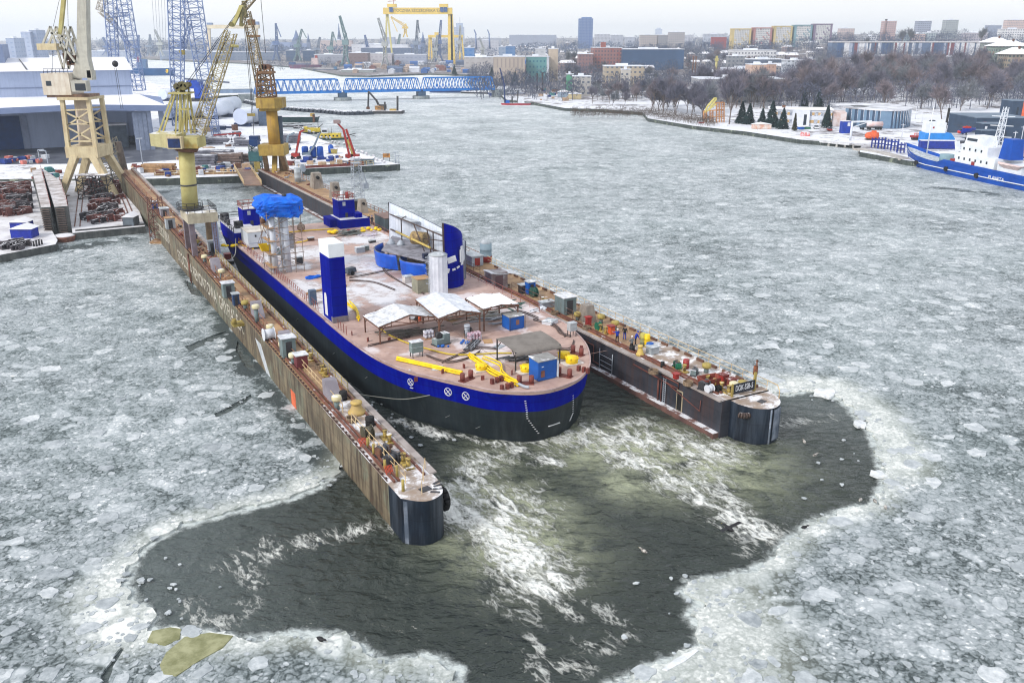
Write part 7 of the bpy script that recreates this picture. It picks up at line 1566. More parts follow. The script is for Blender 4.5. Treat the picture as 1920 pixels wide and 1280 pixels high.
apx = at(399,181,0); q2 = at(474,180,0); t = thing('approach_wall','grey blue sheet pile wall leading to the left end of the bridge','wall',apx); d = q2-apx; MB().add([(0,0,-1),tuple(d-Ve((0,0,1))),tuple(d+Ve((0,0,4.4))),(0,0,4.4),(0,3,-1),tuple(d+Ve((0,3,-1))),tuple(d+Ve((0,3,4.4))),(0,3,4.4)],[(0,1,2,3),(7,6,5,4),(3,2,6,7),(1,5,6,2),(0,3,7,4)]).bd('sheet_piling',M('pile_blue',S(124,146,174),S(104,124,152),.4),t); MB().bar((0,.5,4.5),tuple(d+Ve((0,.5,4.5))),1.2,.3).bd('coping',con,t)
# ------------------------------------------------------------------ far and right bank: one sheet of terrain
def sstep(x,a,b): t = max(0,min(1,(x-a)/(b-a))); return t*t*(3-2*t)
def terr(x,y):
    az = x/max(y,1); k = .034*sstep(az,.10,.42)
    h = 2.0+max(0,min(y,1600)-440)*k*(1-.25*sstep(y,900,2200))+sstep(y,2300,4200)*(20+8*noise.noise((x*.0009,1,3)))*(.45+.55*sstep(az,-.75,.1))
    h += 7*sstep(y,700,1300)*sstep(az,-.05,.15)*(1-sstep(az,.15,.3))
    return h
bank_px = [(-400,98),(0,103),(150,104),(345,114),(450,118),(560,126),(640,141),(690,142),(800,138),(900,141),(928,152),(925,166),(950,187),(1000,192),(1060,203),(1130,205),(1205,211),(1215,222),(1300,236),(1400,247),(1500,262),(1615,270),(1612,285),(1702,301),(1760,308),(1930,331),(2100,352)]
bank_o = [tuple(at(x,y,1.6)[:2]) for x,y in bank_px]+[(700,215),(4600,700),(4900,5600),(-4900,5600),(-4900,2400)]
bp_ = [(rng.uniform(-1,1)*y*.8,y) for y in np.exp(rng.uniform(math.log(230),math.log(5500),3800))]
bp_ = [p for p in bp_ if inside(bank_o,*p)]
bank_m,nt,bs,geo = new_mat('far_ground'); pos = geo.outputs['Position']
a1 = node_noise(nt,pos,.02,8,.7); a2 = node_noise(nt,pos,.25,7,.7)
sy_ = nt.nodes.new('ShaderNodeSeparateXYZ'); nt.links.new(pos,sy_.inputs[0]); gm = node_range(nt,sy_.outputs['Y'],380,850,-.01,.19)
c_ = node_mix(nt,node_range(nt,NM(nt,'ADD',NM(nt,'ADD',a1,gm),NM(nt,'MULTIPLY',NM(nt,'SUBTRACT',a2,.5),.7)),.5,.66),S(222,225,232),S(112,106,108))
nt.links.new(c_,bs.inputs['Base Color']); bs.inputs['Roughness'].default_value = .9
bank = sheet('terrain',bank_o,[],bp_,[bank_m,quaywall],zf=lambda x,y: terr(x,y)-.4,thick=3.5); bank['kind'] = 'structure'
def gnd(px,Y):
    """terrain point in the column px at forward distance Y"""
    p = Q(px,100,Y); return Ve((p.x,Y,terr(p.x,Y)-.4))
def gpt(px,py):
    """where the sight line meets the terrain"""
    d = ray(px,py); t = 200.0
    while t < 6000:
        x,y,z = d[0]*t,d[1]*t,H+d[2]*t
        if z <= terr(x,y)-.4: return Ve((x,y,terr(x,y)-.4))
        t += 4
    return Ve((d[0]*4000,d[1]*4000,20))
# ------------------------------------------------------------------ houses,halls and towers of the town
def block(name,label,cat,px0,px1,py0,py1,Y,mat,depth=None,rz=None,roof=True,group=None,sink=6,extra=None):
    """building seen between px0 and px1, from roof py0 down to py1, standing at forward distance Y"""
    a,b = Q(px0,py1,Y),Q(px1,py1,Y); tp = Q((px0+px1)/2,py0,Y).z; z0 = min(a.z,terr(a.x,Y)); w = (b-a).length; d = depth or min(w,16)
    t = thing(name,label,cat,(a+b)/2*1.0,0 if rz is None else rz,group); t.location.z = z0-sink; h = tp-t.location.z
    MB().b2((-w/2,0,0),(w/2,d,h)).bd('wall',mat,t)
    if roof: MB().b2((-w/2-.3,-.3,h),(w/2+.3,d+.3,h+.5)).b2((-w*.2,d*.3,h+.5),(w*.1,d*.6,h+2.0)).bd('roof',M('far_roof',S(226,230,238),S(200,206,216),.1),t)
    if extra: extra(t,w,d,h)
    return t
win = S(86,96,112)
def aptx(col,nm):
    def f(t,w,d,h):
        s = M(nm,col,None,.1); MB().b2((-w/2-.15,-.12,0),(-w/2+w*.11,d+.1,h+.1)).bd('end_strip',s,t); MB().b2((w/2-w*.1,-.12,0),(w/2+.15,d+.1,h+.1)).bd('end_strip',s,t); MB().b2((-w/2-.5,-.5,h-.6),(w/2+.5,d+.5,h+.9)).bd('cornice',s,t)
    return f
for px0,px1,y0,y1,col,nm,lb in ((1371,1406,55,92,S(206,186,128),'end_yellow','leftmost of five apartment slabs, with yellow ends'),(1411,1445,53,90,S(180,128,126),'end_red','apartment slab with reddish ends, second of the five'),(1449,1483,50,88,S(202,184,130),'end_yellow2','apartment slab with yellow ends in the middle of the five'),(1487,1520,48,86,S(120,158,170),'end_teal','apartment slab with teal ends, fourth of the five'),(1523,1557,46,86,S(128,112,138),'end_violet','rightmost of five apartment slabs, with purple top')):
    block('apartment_slab',lb,'apartment block',px0,px1,y0,y1,1450,facade('apt_'+nm,S(206,206,206),S(116,124,138),2.6,2.9,.5,.45,col,.3),16,extra=aptx(col,nm),group='five painted apartment slabs',roof=False,sink=14)
town = [(1574,1601,54,70,1900,S(206,180,176),'pinkish low apartment block right of the five slabs'),(1655,1677,40,76,1500,S(200,160,158),'pink tower block beside a thin chimney'),(1718,1742,40,78,1500,S(150,162,190),'blue grey tower block with roof antennas'),(1771,1794,38,64,1650,S(160,172,176),'grey green tower block standing alone on the ridge'),(1886,1925,38,58,1900,S(214,180,170),'pinkish long block on the ridge at right edge'),(1878,1925,55,74,1300,S(226,228,232),'white block with dotted windows at the right edge'),
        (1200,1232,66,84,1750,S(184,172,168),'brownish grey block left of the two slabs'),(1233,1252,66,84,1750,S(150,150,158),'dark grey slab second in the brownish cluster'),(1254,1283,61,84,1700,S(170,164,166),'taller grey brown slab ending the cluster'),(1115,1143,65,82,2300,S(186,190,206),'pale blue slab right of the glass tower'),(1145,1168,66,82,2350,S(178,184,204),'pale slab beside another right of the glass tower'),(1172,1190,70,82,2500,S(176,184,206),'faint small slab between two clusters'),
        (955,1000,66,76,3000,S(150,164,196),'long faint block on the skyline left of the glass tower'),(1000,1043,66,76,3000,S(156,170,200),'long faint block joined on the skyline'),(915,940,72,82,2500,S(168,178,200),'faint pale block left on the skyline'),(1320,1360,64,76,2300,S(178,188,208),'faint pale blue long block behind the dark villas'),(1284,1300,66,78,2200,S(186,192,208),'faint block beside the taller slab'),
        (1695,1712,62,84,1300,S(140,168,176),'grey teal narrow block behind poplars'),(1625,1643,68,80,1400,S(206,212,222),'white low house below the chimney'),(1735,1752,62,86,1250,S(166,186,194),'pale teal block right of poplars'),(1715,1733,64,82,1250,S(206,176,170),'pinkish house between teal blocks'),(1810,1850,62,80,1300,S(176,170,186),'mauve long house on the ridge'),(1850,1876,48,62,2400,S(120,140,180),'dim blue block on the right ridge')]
for px0,px1,y0,y1,Y,c,lb in town: block('apartment_block',lb,'apartment block',px0,px1,y0,y1,Y,facade('town_%d' % (hash(lb) % 1),c,win,3.2,3.0,.5,.45) if False else facade('town_'+lb[:14],c,S(110,118,136),3.4,3.1,.5,.45),15,group='blocks of flats on the skyline',sink=14)
gt = block('glass_tower','lone blue glass tower high above the skyline','skyscraper',1085,1111,35,78,2600,facade('glass_tower',S(64,112,178),S(40,84,150),4,4,.7,.6),34,roof=False,sink=14); gt_h = 0
m = MB(); w_ = Q(1111,50,2600).x-Q(1085,50,2600).x; hh = Q(1098,35,2600).z-gt.location.z; m.b2((-w_*.3,4,hh),(w_*.42,28,hh+3.5)); m.bd('crown',M('glass_crown',S(70,110,170)),gt)
for k in (-.28,.02,.3): MB().b2((w_*k-.8,-.4,0),(w_*k+.8,0,hh)).bd('facade_fin',M('fin_blue',S(50,92,160)),gt)
wt = block('white_tower','slim white tower far behind the brownish cluster','skyscraper',1229,1241,55,70,3000,facade('white_tower',S(190,204,226),S(150,170,206),4,4,.5,.5),18,roof=False,sink=10); MB().b2((-6,2,wt.children[0].dimensions.z),(6,14,wt.children[0].dimensions.z+4)).bd('crown',M('crown_pale',S(196,206,226)),wt)
ht = block('hotel_tower','stepped pale tower with a thin antenna behind the yellow gantry','skyscraper',852,870,51,74,2300,facade('hotel',S(170,188,214),S(130,150,190),4,4,.5,.5),20,roof=False,sink=10); hh = Q(861,51,2300).z-ht.location.z; MB().b2((-7,2,hh),(9,18,hh+9)).bd('upper_block',M('hotel_up',S(176,192,216)),ht); MB().tube((2,8,hh+9),(2,8,hh+23),.5,n=5).bd('antenna',galv,ht)
ch = thing('factory_chimney','thin brown factory chimney beside the pink tower block','chimney',gnd(1652,1500)); hh = Q(1652,37,1500).z-ch.location.z; MB().tube((0,0,-5),(1.5,0,hh),2.2,1.5,12).bd('shaft',M('chim_brown',S(140,118,118),S(116,98,100),.1),ch); MB().tube((1.5,0,hh-1),(1.5,0,hh+.6),1.9,n=12).bd('rim',dg_y,ch)
sb_ = thing('striped_block','very long housing block with white, red and blue upright stripes','apartment block',gnd(1705,980)); x0,x1 = Q(1560,90,980).x-sb_.location.x,Q(1852,90,980).x-sb_.location.x; ztop = Q(1700,80,980).z-sb_.location.z; n_ = 46; sc_ = [M('str_white',S(228,230,236)),M('str_slate',S(100,120,150)),M('str_red',S(136,84,92)),M('str_pale',S(180,190,210)),M('str_blue',S(76,104,146))]
for k,mt in enumerate(sc_): pass
m = MB(); pat = [0,3,0,1,0,2,1,0,2,3,0,2,1,0,1,3]
for i in range(n_*2):
    a,b = x0+(x1-x0)*i/(n_*2),x0+(x1-x0)*(i+1)/(n_*2); k = ch_(pat) if (i//6) % 5 else ch_([1,4,4]); m.box(((a+b)/2,7,-8),(b-a-.02,14+ch_((0,.6,1.0)),ztop+8-random.random()*.3),0,k)
m.bd('wall',sc_,sb_); MB().b2((x0,-1,ztop),(x1,15,ztop+.9)).bd('roof',snow_p,sb_)
MB().b2((x0+40,-9,-8),(x1-50,-7,ztop*.1)).bd('terrace',M('terrace_white',S(220,224,232)),sb_)
def villa(px0,px1,y0,y1,Y,c,lb):
    t = block('villa',lb,'house',px0,px1,y0,y1,Y,facade('villa_'+lb[:10],c,S(90,100,106),2.6,2.9,.5,.5,S(150,130,120),.3),16,roof=False,sink=10); h = t.children[0].dimensions.z; w = t.children[0].dimensions.x
    MB().add([(-w/2-1.5,-1.5,h),(w/2+1.5,-1.5,h),(w/2+1.5,17.5,h),(-w/2-1.5,17.5,h),(-w*.15,8,h+4.5),(w*.15,8,h+4.5)],[(0,1,5,4),(1,2,5),(2,3,4,5),(3,0,4),(3,2,1,0)]).bd('roof',M('snow_roof',S(240,240,244)),t); MB().box((w*.1,6,h+2),(1.2,1.2,3.4)).bd('chimney',brown,t)
villa(1852,1891,80,102,800,S(150,160,156),'villa with snowy hip roof, highest of three at right'); villa(1864,1925,87,118,720,S(140,166,152),'green tinted villa with snowy hip roof, middle of three'); villa(1889,1930,102,128,640,S(176,160,136),'tan villa with snowy hip roof, nearest of three at right')
block('dark_warehouse','long dark blue windowless warehouse on the right bank','warehouse',1167,1282,93,112,950,M('ware_navy',S(62,90,126),S(54,80,114),.05),40)
block('brick_factory','red brick factory with rows of windows left of the dark warehouse','factory',1112,1166,90,106,960,facade('brick',S(160,100,96),S(96,84,96),3.2,3.6,.5,.5,S(150,92,88)),30,extra=lambda t,w,d,h: MB().box((-w*.15,3,h),(5,5,5.5)).bd('stair_turret',M('brick_turret',S(158,98,92)),t))
block('brick_annex','low reddish annex left of the brick factory','factory',1085,1112,102,112,940,facade('brick2',S(150,104,106),S(106,92,104),3.2,3.6,.5,.5),20)
tb_ = block('teal_building','teal fronted workshop with a snowy flat roof','workshop',987,1025,107,126,780,facade('teal_fac',S(74,156,160),S(50,110,130),3.0,4.4,.4,.35),20); block('beige_tower','beige concrete stair tower beside the teal workshop','tower',1029,1046,92,126,790,M('beige_conc',S(196,182,164),S(170,156,144),.1),12)
block('pale_annex','pale annex joining teal workshop and beige tower','workshop',1025,1029.5,107,126,779,M('pale_annex',S(206,212,222)),12); block('beige_hall','old beige brick hall left of the teal workshop','factory',925,984,107,133,770,facade('beige_old',S(184,166,150),S(150,140,136),3.4,9,.35,.8),24)
for px0,px1,y0,y1,Y,c,lb in ((1135,1208,125,145,680,S(186,168,140),'low tan workshop with snowy roofs in the bushes'),(1165,1182,131,148,640,S(196,190,180),'small pale shed before the tan workshop'),(1075,1108,144,152,600,S(176,172,168),'low grey shed with clean snowy roof near the quay'),(1310,1412,137,145,700,S(206,208,216),'long low building under a white roof'),(1362,1433,130,143,690,S(196,206,222),'white vaulted roof hall beside the peach house'),(1310,1478,149,196,520,S(150,150,156),'long grey office block behind bare trees'),(1375,1455,95,104,980,S(216,218,224),'white row of garages below the apartment slabs'),(1365,1395,106,128,800,S(140,146,156),'grey house behind dark fir'),(1400,1470,112,128,820,S(80,100,130),'slate long house behind the peach house'),(1472,1512,114,134,730,S(196,206,220),'white blue cubic house right of the peach house'),(1512,1530,112,124,780,S(150,100,100),'small red brick house among trees'),(1062,1075,140,148,620,S(60,170,120),'small green shed near the quay')):
    block('town_house' if c[0] < .5 else 'low_building',lb,'building',px0,px1,y0,y1,Y,facade('low_'+lb[:12],c,S(96,104,118),3.4,3.4,.45,.4),min(26,(px1-px0)*.3))
block('peach_house','peach coloured house with a snowy flat roof','house',1408,1440,122,143,660,facade('peach',S(226,184,156),S(160,130,120),3.2,3.4,.3,.4),18); block('peach_wing','darker peach wing of the peach house','house',1440,1454,121,144,655,facade('peach2',S(206,158,132),S(150,120,110),2.6,3.4,.3,.4),14)
block('red_roof_house','white house with red roof on the far skyline','house',1335,1362,70,80,1700,M('red_tile',S(150,70,76)),12,roof=False)
for px0,px1,y0,y1,Y,c,lb in ((660,765,84,104,1500,S(206,210,222),'long pale shipyard hall behind the yellow gantry'),(677,770,90,97,1495,S(86,110,150),'dark glazed band building against the pale hall'),(655,690,100,122,1250,S(130,106,110),'reddish gabled workshop under the yellow gantry'),(690,735,101,120,1300,S(190,186,196),'pale low workshop with snowy roof'),(740,800,103,122,1300,S(150,160,186),'grey blue workshop behind the yellow leg'),(537,555,95,112,1500,S(30,80,130),'deep blue hall, left of two on the far bank'),(568,590,95,112,1500,S(40,92,140),'deep blue hall, right of two on the far bank'),(590,645,103,122,1350,S(150,156,176),'snow roofed workshop on the far quay'),(871,889,90,104,1200,S(40,130,206),'bright blue tall container hall right of the gantry leg'),(870,940,108,118,1000,S(176,170,170),'low tan sheds in the yard right of the gantry'),(948,966,87,98,1300,S(50,124,190),'blue cube hall in the middle distance'),(935,948,88,98,1300,S(130,156,190),'pale blue cube hall in the middle distance'),(640,700,132,140,1010,S(150,160,160),'low grey green floating dock building on the quay'),(890,935,76,92,1900,S(186,190,206),'pale long hall behind the floodlight masts'),(1005,1023,92,104,1000,S(190,196,206),'white shed roof behind the teal workshop'),(45,62,60,100,1200,S(150,168,200),'pale grain elevator block at far left'),(62,74,57,100,1205,S(130,150,186),'leaning grey elevator block at far left'),(16,31,72,106,1100,S(140,160,194),'blue grey silo tower at far left edge'),(440,520,98,112,1550,S(110,130,164),'long slate warehouse on the far bank'),(380,440,98,113,1550,S(96,120,160),'dim blue warehouse on the far bank'),(150,250,96,104,1700,S(150,164,190),'low pale sheds at far left'),(300,380,95,110,1600,S(116,136,170),'dim warehouse row behind the lattice masts'),(600,660,76,90,2300,S(196,176,176),'pinkish block row on the hill by the church'),(720,740,70,84,2600,S(160,174,204),'faint tall house behind the gantry')):
    block('shipyard_hall',lb,'hall',px0,px1,y0,y1,Y,facade('hall_'+lb[:16],c,tuple(x*.75 for x in c[:3])+(1,),6,5,.5,.3),24)
for _ in range(110):
    px = ru(880,1540); p = gpt(px,ru(84,138) if px > 1060 else ru(88,118)); s = ru(5,11); rz = ch_((0,.15,1.4,.7)); h = ru(3.5,8)
    o = MB().box((0,0,-2),(s*1.5,s,h+2),0,0).gable((0,0,h),(s*1.5,s),s*.28,0,1).bd('small_house',[facade('sh%d' % (_ % 6),[S(176,170,170),S(150,156,168),S(160,130,124),S(196,194,196),S(130,136,150),S(180,164,148)][_ % 6],S(84,92,108),2.8,2.9,.4,.45),M('snow_roof',S(240,240,244))],None,p,rz); tag(o,'small snow roofed house among the trees of the town','house','small houses of the town')
def church(px,y0,y1,Y,lb,w=9):
    t = thing('church',lb,'church',gnd(px,Y)); hh = Q(px,y0,Y).z-t.location.z; g = M('church_slate',S(110,126,160),S(96,112,146),.1); MB().b2((-w/2,-w/2,-5),(w/2,w/2,hh*.5)).bd('tower',g,t); MB().lathe([(w*.6,hh*.5),(w*.3,hh*.68),(.3,hh)],n=8).bd('spire',M('spire_blue',S(80,104,150)),t); MB().gable((-w*1.8,0,hh*.22),(w*2.6,w*1.6),hh*.2).b2((-w*3.1,-w*.8,-5),(-w*.5,w*.8,hh*.22)).bd('nave',g,t)
church(638,44,84,2600,'church with a tall pale spire on the skyline'); church(794,60,86,2100,'church with a dark pointed spire beside the gantry leg'); church(558,56,84,2500,'bulky domed church far behind the harbour cranes',22); church(580,62,84,2550,'small church tower right of the domed church')
gy = M('gantry_yellow',S(236,206,108),S(214,184,92),.1); Yg = 1330; gp_ = Ve((Q(785,118,Yg).x,Yg,1.5)); ga = thing('gantry_crane','huge yellow gantry crane with dark lettering along its beam','crane',gp_); q = crane_pts(Yg,gp_)
boxloft([(719,848,27),(719,848,15)],9,'beam',gy,ga,q)
for a,b,w in (((725,27),(723,122),2.2),((727,27),(737,120),2.2)): MB().bar(q(*a),q(*b),w,w).bd('leg',M('leg_hinged',S(206,196,130),S(186,176,116),.1),ga)
boxloft([(840,850,120),(840,848,27)],5,'leg',gy,ga,q); boxloft([(846,854,120),(845,849,27)],5,'leg',gy,ga,q)
for px,c in ((735,1),(832,2)): MB().b2(tuple(q(px-8,14)+Ve((0,-6,0))),tuple(q(px+8,8)+Ve((0,6,0)))).bd('trolley',gy,ga)
for px in (734,829,836): MB().b2(tuple(q(px-3,23)+Ve((0,-5.5,0))),tuple(q(px+3,14)+Ve((0,-4.6,0)))).bd('blue_panel',M('panel_blue',S(60,96,150)),ga)
text('lettering','STOCZNIA SZCZECIŃSKA S.A.',5.2,M('letter_grey',S(120,112,90)),ga,tuple(q(783,20.5)+Ve((0,-4.6,0))),(1,0,0),(0,0,1),.05)
MB().tube(q(738,14),q(738,-2),.4,n=5).bar(q(727,3),q(742,2),.6).bd('mast',red,ga); MB().bar(q(716,121),q(742,120),3).bar(q(836,121),q(858,120),3).bd('sill_beam',gy,ga) if False else MB().bar(q(718,121),q(742,121),3,2).bd('sill_beam',gy,ga)
Yw = 1500; gp2 = Ve((Q(440,112,Yw).x,Yw,1.5)); gw = thing('gantry_crane','pale cream gantry crane seen through the blue masts at left','crane',gp2); q = crane_pts(Yw,gp2); gc = M('gantry_cream',S(220,206,176),S(196,184,160),.1); boxloft([(387,486,54),(387,486,47)],8,'beam',gc,gw,q); boxloft([(390,396,112),(387,394,54)],5,'leg',gc,gw,q); MB().bar(q(482,54),q(480,112),3).bd('leg',gc,gw); MB().b2(tuple(q(389,47)+Ve((0,-4,0))),tuple(q(398,43)+Ve((0,4,0)))).bd('trolley',M('trolley_blue',S(120,140,176)),gw); MB().b2(tuple(q(476,47)+Ve((0,-4,0))),tuple(q(485,41)+Ve((0,4,0)))).bd('trolley',M('trolley_blue',S(120,140,176)),gw)
Ys = 1600; gp3 = Ve((Q(836,112,Ys).x,Ys,1.5)); g3 = thing('gantry_crane','smaller yellow gantry crane under the huge gantry','crane',gp3); q = crane_pts(Ys,gp3); boxloft([(803,868,71),(803,868,66)],8,'beam',gy,g3,q)
for a,b in ((805,804),(808,810),(864,862),(866,870)): MB().bar(q(a,71),q(b,112),2.6).bd('leg',gy,g3)
MB().b2(tuple(q(815,66)+Ve((0,-4,0))),tuple(q(823,61)+Ve((0,4,0)))).bd('trolley',gy,g3)
def harbour(px,ytop,ybase,Y,jx,mat,lb,cab=.52,leg=7,jib2=None):
    b = Ve((Q(px,ybase,Y).x,Y,1.8)); t = thing('harbour_crane',lb,'crane',b); q = crane_pts(Y,b); k = (ybase-ytop); yc = ybase-k*.42; z = MB()
    for s in (-1,1):
        for dy in (-4,4): MB().bar(lift(q(px+s*leg,ybase),dy),lift(q(px+s*leg*.35,ybase-k*.2),dy*.4),1.2).bd('leg',mat,t)
    MB().lattice(q(px,ybase-k*.2),q(px,yc),4.5,3.6,4,.5,.35).bd('tower',mat,t)
    MB().b2(tuple(q(px-6,yc)+Ve((0,-3,0))),tuple(q(px+5,yc-k*.1)+Ve((0,3,0)))).bd('machinery_house',mat,t)
    MB().bar(q(px-2,yc-k*.08),q(px+1,yc-k*.24),1.4).bar(q(px+3,yc-k*.08),q(px+1,yc-k*.24),1.2).bd('a_frame',mat,t)
    MB().lattice(q(px+1,yc-k*.1),q(jx,ytop),3.4,2.0,7,.5,.3).bd('jib',mat,t)
    if jib2: MB().bar(q(jx,ytop),q(*jib2),1.3).bar(q(px+1,yc-k*.24),q(jx,ytop),.4).bd('fly_jib',mat,t)
    else: MB().tube(q(jx,ytop),q(px+1,yc-k*.24),.25,n=4).bd('stay',mat,t)
hm_ = [M('harb_grey',S(136,148,166),S(112,124,146),.2),M('harb_blue',S(96,120,166),S(80,104,150),.2),M('harb_pale',S(176,180,178),S(150,156,160),.2),M('harb_green',S(120,146,150),S(100,126,134),.2)]
for a in ((648,30,124,1150,637,hm_[3],'grey green harbour crane with upright jib left of the yellow gantry',.5,8,(648,65)),(722,34,126,1150,709,hm_[2],'pale harbour crane leaning left at the yellow gantry leg'),(780,38,118,1350,783,hm_[0],'grey harbour crane in the opening of the yellow gantry',.5,7,(787,62)),(823,38,116,1380,827,hm_[1],'blue harbour crane beside the smaller yellow gantry',.5,7,None),(816,66,117,1250,820,hm_[2],'pale stout harbour crane before the smaller gantry'),(861,48,108,1450,863,hm_[2],'faint lattice harbour crane right of the gantry leg'),(518,44,114,1500,517,hm_[1],'blue grey harbour crane with double jib, left of the deep blue halls',.5,7,(527,70)),(558,55,114,1480,566,hm_[3],'harbour crane with bent jib above the deep blue halls',.5,7,(575,72)),(620,60,118,1380,624,hm_[3],'small grey green harbour crane left of the upright one',.5,6,(631,80)),(300,56,106,1500,290,hm_[2],'thin pale crane jib behind the dark blue ship'),(258,66,108,1600,260,hm_[1],'faint harbour crane far left behind the lattice masts'),(280,65,106,1600,281,hm_[0],'faint harbour crane beside another far left',.5,5,(287,85)),(200,70,104,1700,193,hm_[1],'small faint crane on the far left bank'),(595,70,112,1450,600,hm_[0],'small grey crane on the far quay right of the blue halls'),(688,66,114,1500,684,hm_[1],'faint blue crane behind the long pale hall'),(745,64,112,1550,750,hm_[3],'small green grey crane inside the yellow gantry at left'),(905,74,108,1500,900,hm_[2],'pale small crane below the floodlight masts'),(480,70,112,1550,486,hm_[0],'small grey crane right of the cream gantry'),(335,72,110,1650,342,hm_[1],'faint crane behind the blue lattice mast'),(760,32,70,1700,733,gy,'slender yellow crane with long drooping jib behind the gantry',.5,4,(745,60))): harbour(*a)
def pole(name,lb,cat,px,y0,y1,Y,r,mat,head=None):
    b = Ve((Q(px,y1,Y).x,Y,min(terr(Q(px,y1,Y).x,Y),3))); t = thing(name,lb,cat,b); h = Q(px,y0,Y).z-b.z; MB().tube((0,0,0),(0,0,h),r,r*.7,8).bd('pole',mat,t); (head or MB().box((0,0,h),(r*3,r*3,r*2))).bd('head',mat,t); return h
for px,lb in ((893,'left floodlight mast of the stadium on the skyline'),(918,'right floodlight mast of the stadium on the skyline')):
    b = Ve((Q(px,90,1900).x,1900,2)); t = thing('floodlight_mast',lb,'mast',b); q = crane_pts(1900,b); MB().tube(q(px,92),q(px-1,62),1.8,1.1,8).bd('pole',hm_[1],t); MB().bar(q(px-4,56),q(px,66),6,2).bd('lamp_frame',hm_[1],t)
# ------------------------------------------------------------------ quay life on the right bank
for px,y0,lb in ((1007,139,'dark mooring pile on the snowy quay, left of the pair'),(1017,137,'dark mooring pile on the snowy quay, right of the pair'),(1063,134,'tall dark pile beside the grey house boat'),(1073,137,'tall blue dark pile right of the green shed')):
    b = gpt(px,172); t = thing('mooring_pile',lb,'pile',b); h = Q(px,y0,b.y).z-b.z; MB().tube((0,0,-1),(0,0,h),.6,n=8).bd('pile',M('pile_dark',S(60,52,56),S(40,36,44),.5),t); MB().tube((0,0,h),(0,0,h+.4),.75,n=8).bd('cap',dg_y,t)
def ship_box(lb,px0,px1,py,L_,Wd,Hh,mat,parts,rz=0,name='workboat',cat='boat'):
    t = hull_boat(name,lb,cat,px0,px1,py,L_,Wd,Hh,mat,rz,M('boat_deck',S(206,208,214),S(160,164,172),1))
    for nm,c,s,mt in parts: MB().box(c,s,0,0,(s[0]*.92,s[1]*.92)).bd(nm,mt,t)
    return t
m_ = at(990,197,0)
rbt = ship_box('red bowed work pontoon with dark spuds at the bend of the right bank',943,992,197,18,6,1.1,M('pont_red',S(190,60,74),S(160,50,62),.8),[('wheelhouse',(-3,0,1.1),(4,3.4,2.6),white),('window_band',(-3,-1.72,2.2),(3.4,.12,.9),glass),('deck_box',(5,0,1.1),(2.4,2,1.6),bluep)],PI)
MB().tube((-1,0,1),(-1,0,8),.3,n=6).tube((2.2,0,1),(2.2,0,5),.35,n=6).bd('spud',dg_y,rbt); MB().tube((6.5,0,1),(7,0,12),.5,.4,8).bar((7,0,12),(9.5,0,21),.7).bd('crane_boom',M('boom_navy',S(40,60,110),S(30,46,90),1),rbt)
fl_ = hull_boat('ferry','white passenger ship with dark blue hull moored by the bridge end','ship',918,982,180,26,7,2.2,M('ferry_navy',S(36,60,120),S(28,48,100),.4),PI+.1); MB().box((-1,0,2.2),(19,5.6,2.4),0,0,(17,5.2)).bd('saloon',white,fl_); MB().box((2,0,4.6),(9,4.4,1.8),0,0,(7,4)).bd('bridge_deck',white,fl_)
for k in range(9): MB().b2((-8.4+k*1.7,-2.86,3.0),(-7.4+k*1.7,-2.72,4.0)).b2((-8.4+k*1.7,2.72,3.0),(-7.4+k*1.7,2.86,4.0)).bd('window',glass,fl_) if False else MB().b2((-8.0+k*1.7,2.64,2.9),(-7.0+k*1.7,2.86,3.8)).bd('window',glass,fl_)
ship_box('dark blue workboat moored under the right end of the bridge',810,860,174,24,6,1.8,M('wb_navy',S(34,64,120)),[('deckhouse',(3,0,1.8),(7,4,2.4),white),('wheelhouse',(1.5,0,4.2),(3,3,1.8),white),('funnel',(6,0,4.2),(1.6,1.4,1.6),bluep)],PI)
ship_box('pale house boat with snowy deck in ice before the ferry',855,885,173,13,5,1.2,M('hb_white',S(206,206,214)),[('cabin',(0,0,1.2),(7,3.4,1.8),M('cab_pink',S(190,150,156))),('roof',(0,0,3.0),(7.6,3.8,.2),snow_p)])
ship_box('long dark flat barge with snow beside the ferry bow',880,922,176,30,5,1.2,dg_y,[('deck_snow',(0,0,1.2),(24,4,.15),snow_p),('winch',(-10,0,1.35),(1.4,1.4,1),dg_y)],-.35,'barge','barge')
ship_box('rusty red hulled coaster with blue stern at the far quay',553,592,129,42,9,5,M('coast_red',S(120,80,104),S(96,64,96),.2),[('superstructure',(-13,0,5),(8,7,8),M('ss_pale',S(210,190,190))),('funnel',(-15,0,13),(3,3,3),red),('hatch',(2,0,5),(18,6,1.2),M('hatch_slate',S(90,100,130))),('bow_block',(16,0,5),(8,5,3),M('bow_blue',S(50,90,150)))],PI,'cargo_ship','ship')
ship_box('low dark barge moored right of the coaster on the far quay',595,628,134,30,8,2.4,M('lowb',S(56,76,110)),[('deck_snow',(0,0,2.4),(24,6,.2),snow_p),('deckhouse',(11,0,2.4),(3.4,4,3),M('dh_blue',S(60,110,150)))],0,'barge','barge')
bw = hull_boat('cargo_ship','dark blue ship with a yellow emblem on its bow behind the hall','ship',262,314,142,46,12,7.5,M('bow_navy',S(24,84,138),S(18,70,120),.1),.12); p_ = bw.location
MB().box((-10,0,7.5),(9,9,6)).box((-8,0,13.5),(6,7,3)).bd('superstructure',M('ss_grey',S(90,120,160)),bw); MB().tube((-14,0,7.5),(-14,0,19),1.2,n=10).bd('funnel',M('funnel_red',S(190,80,90)),bw)
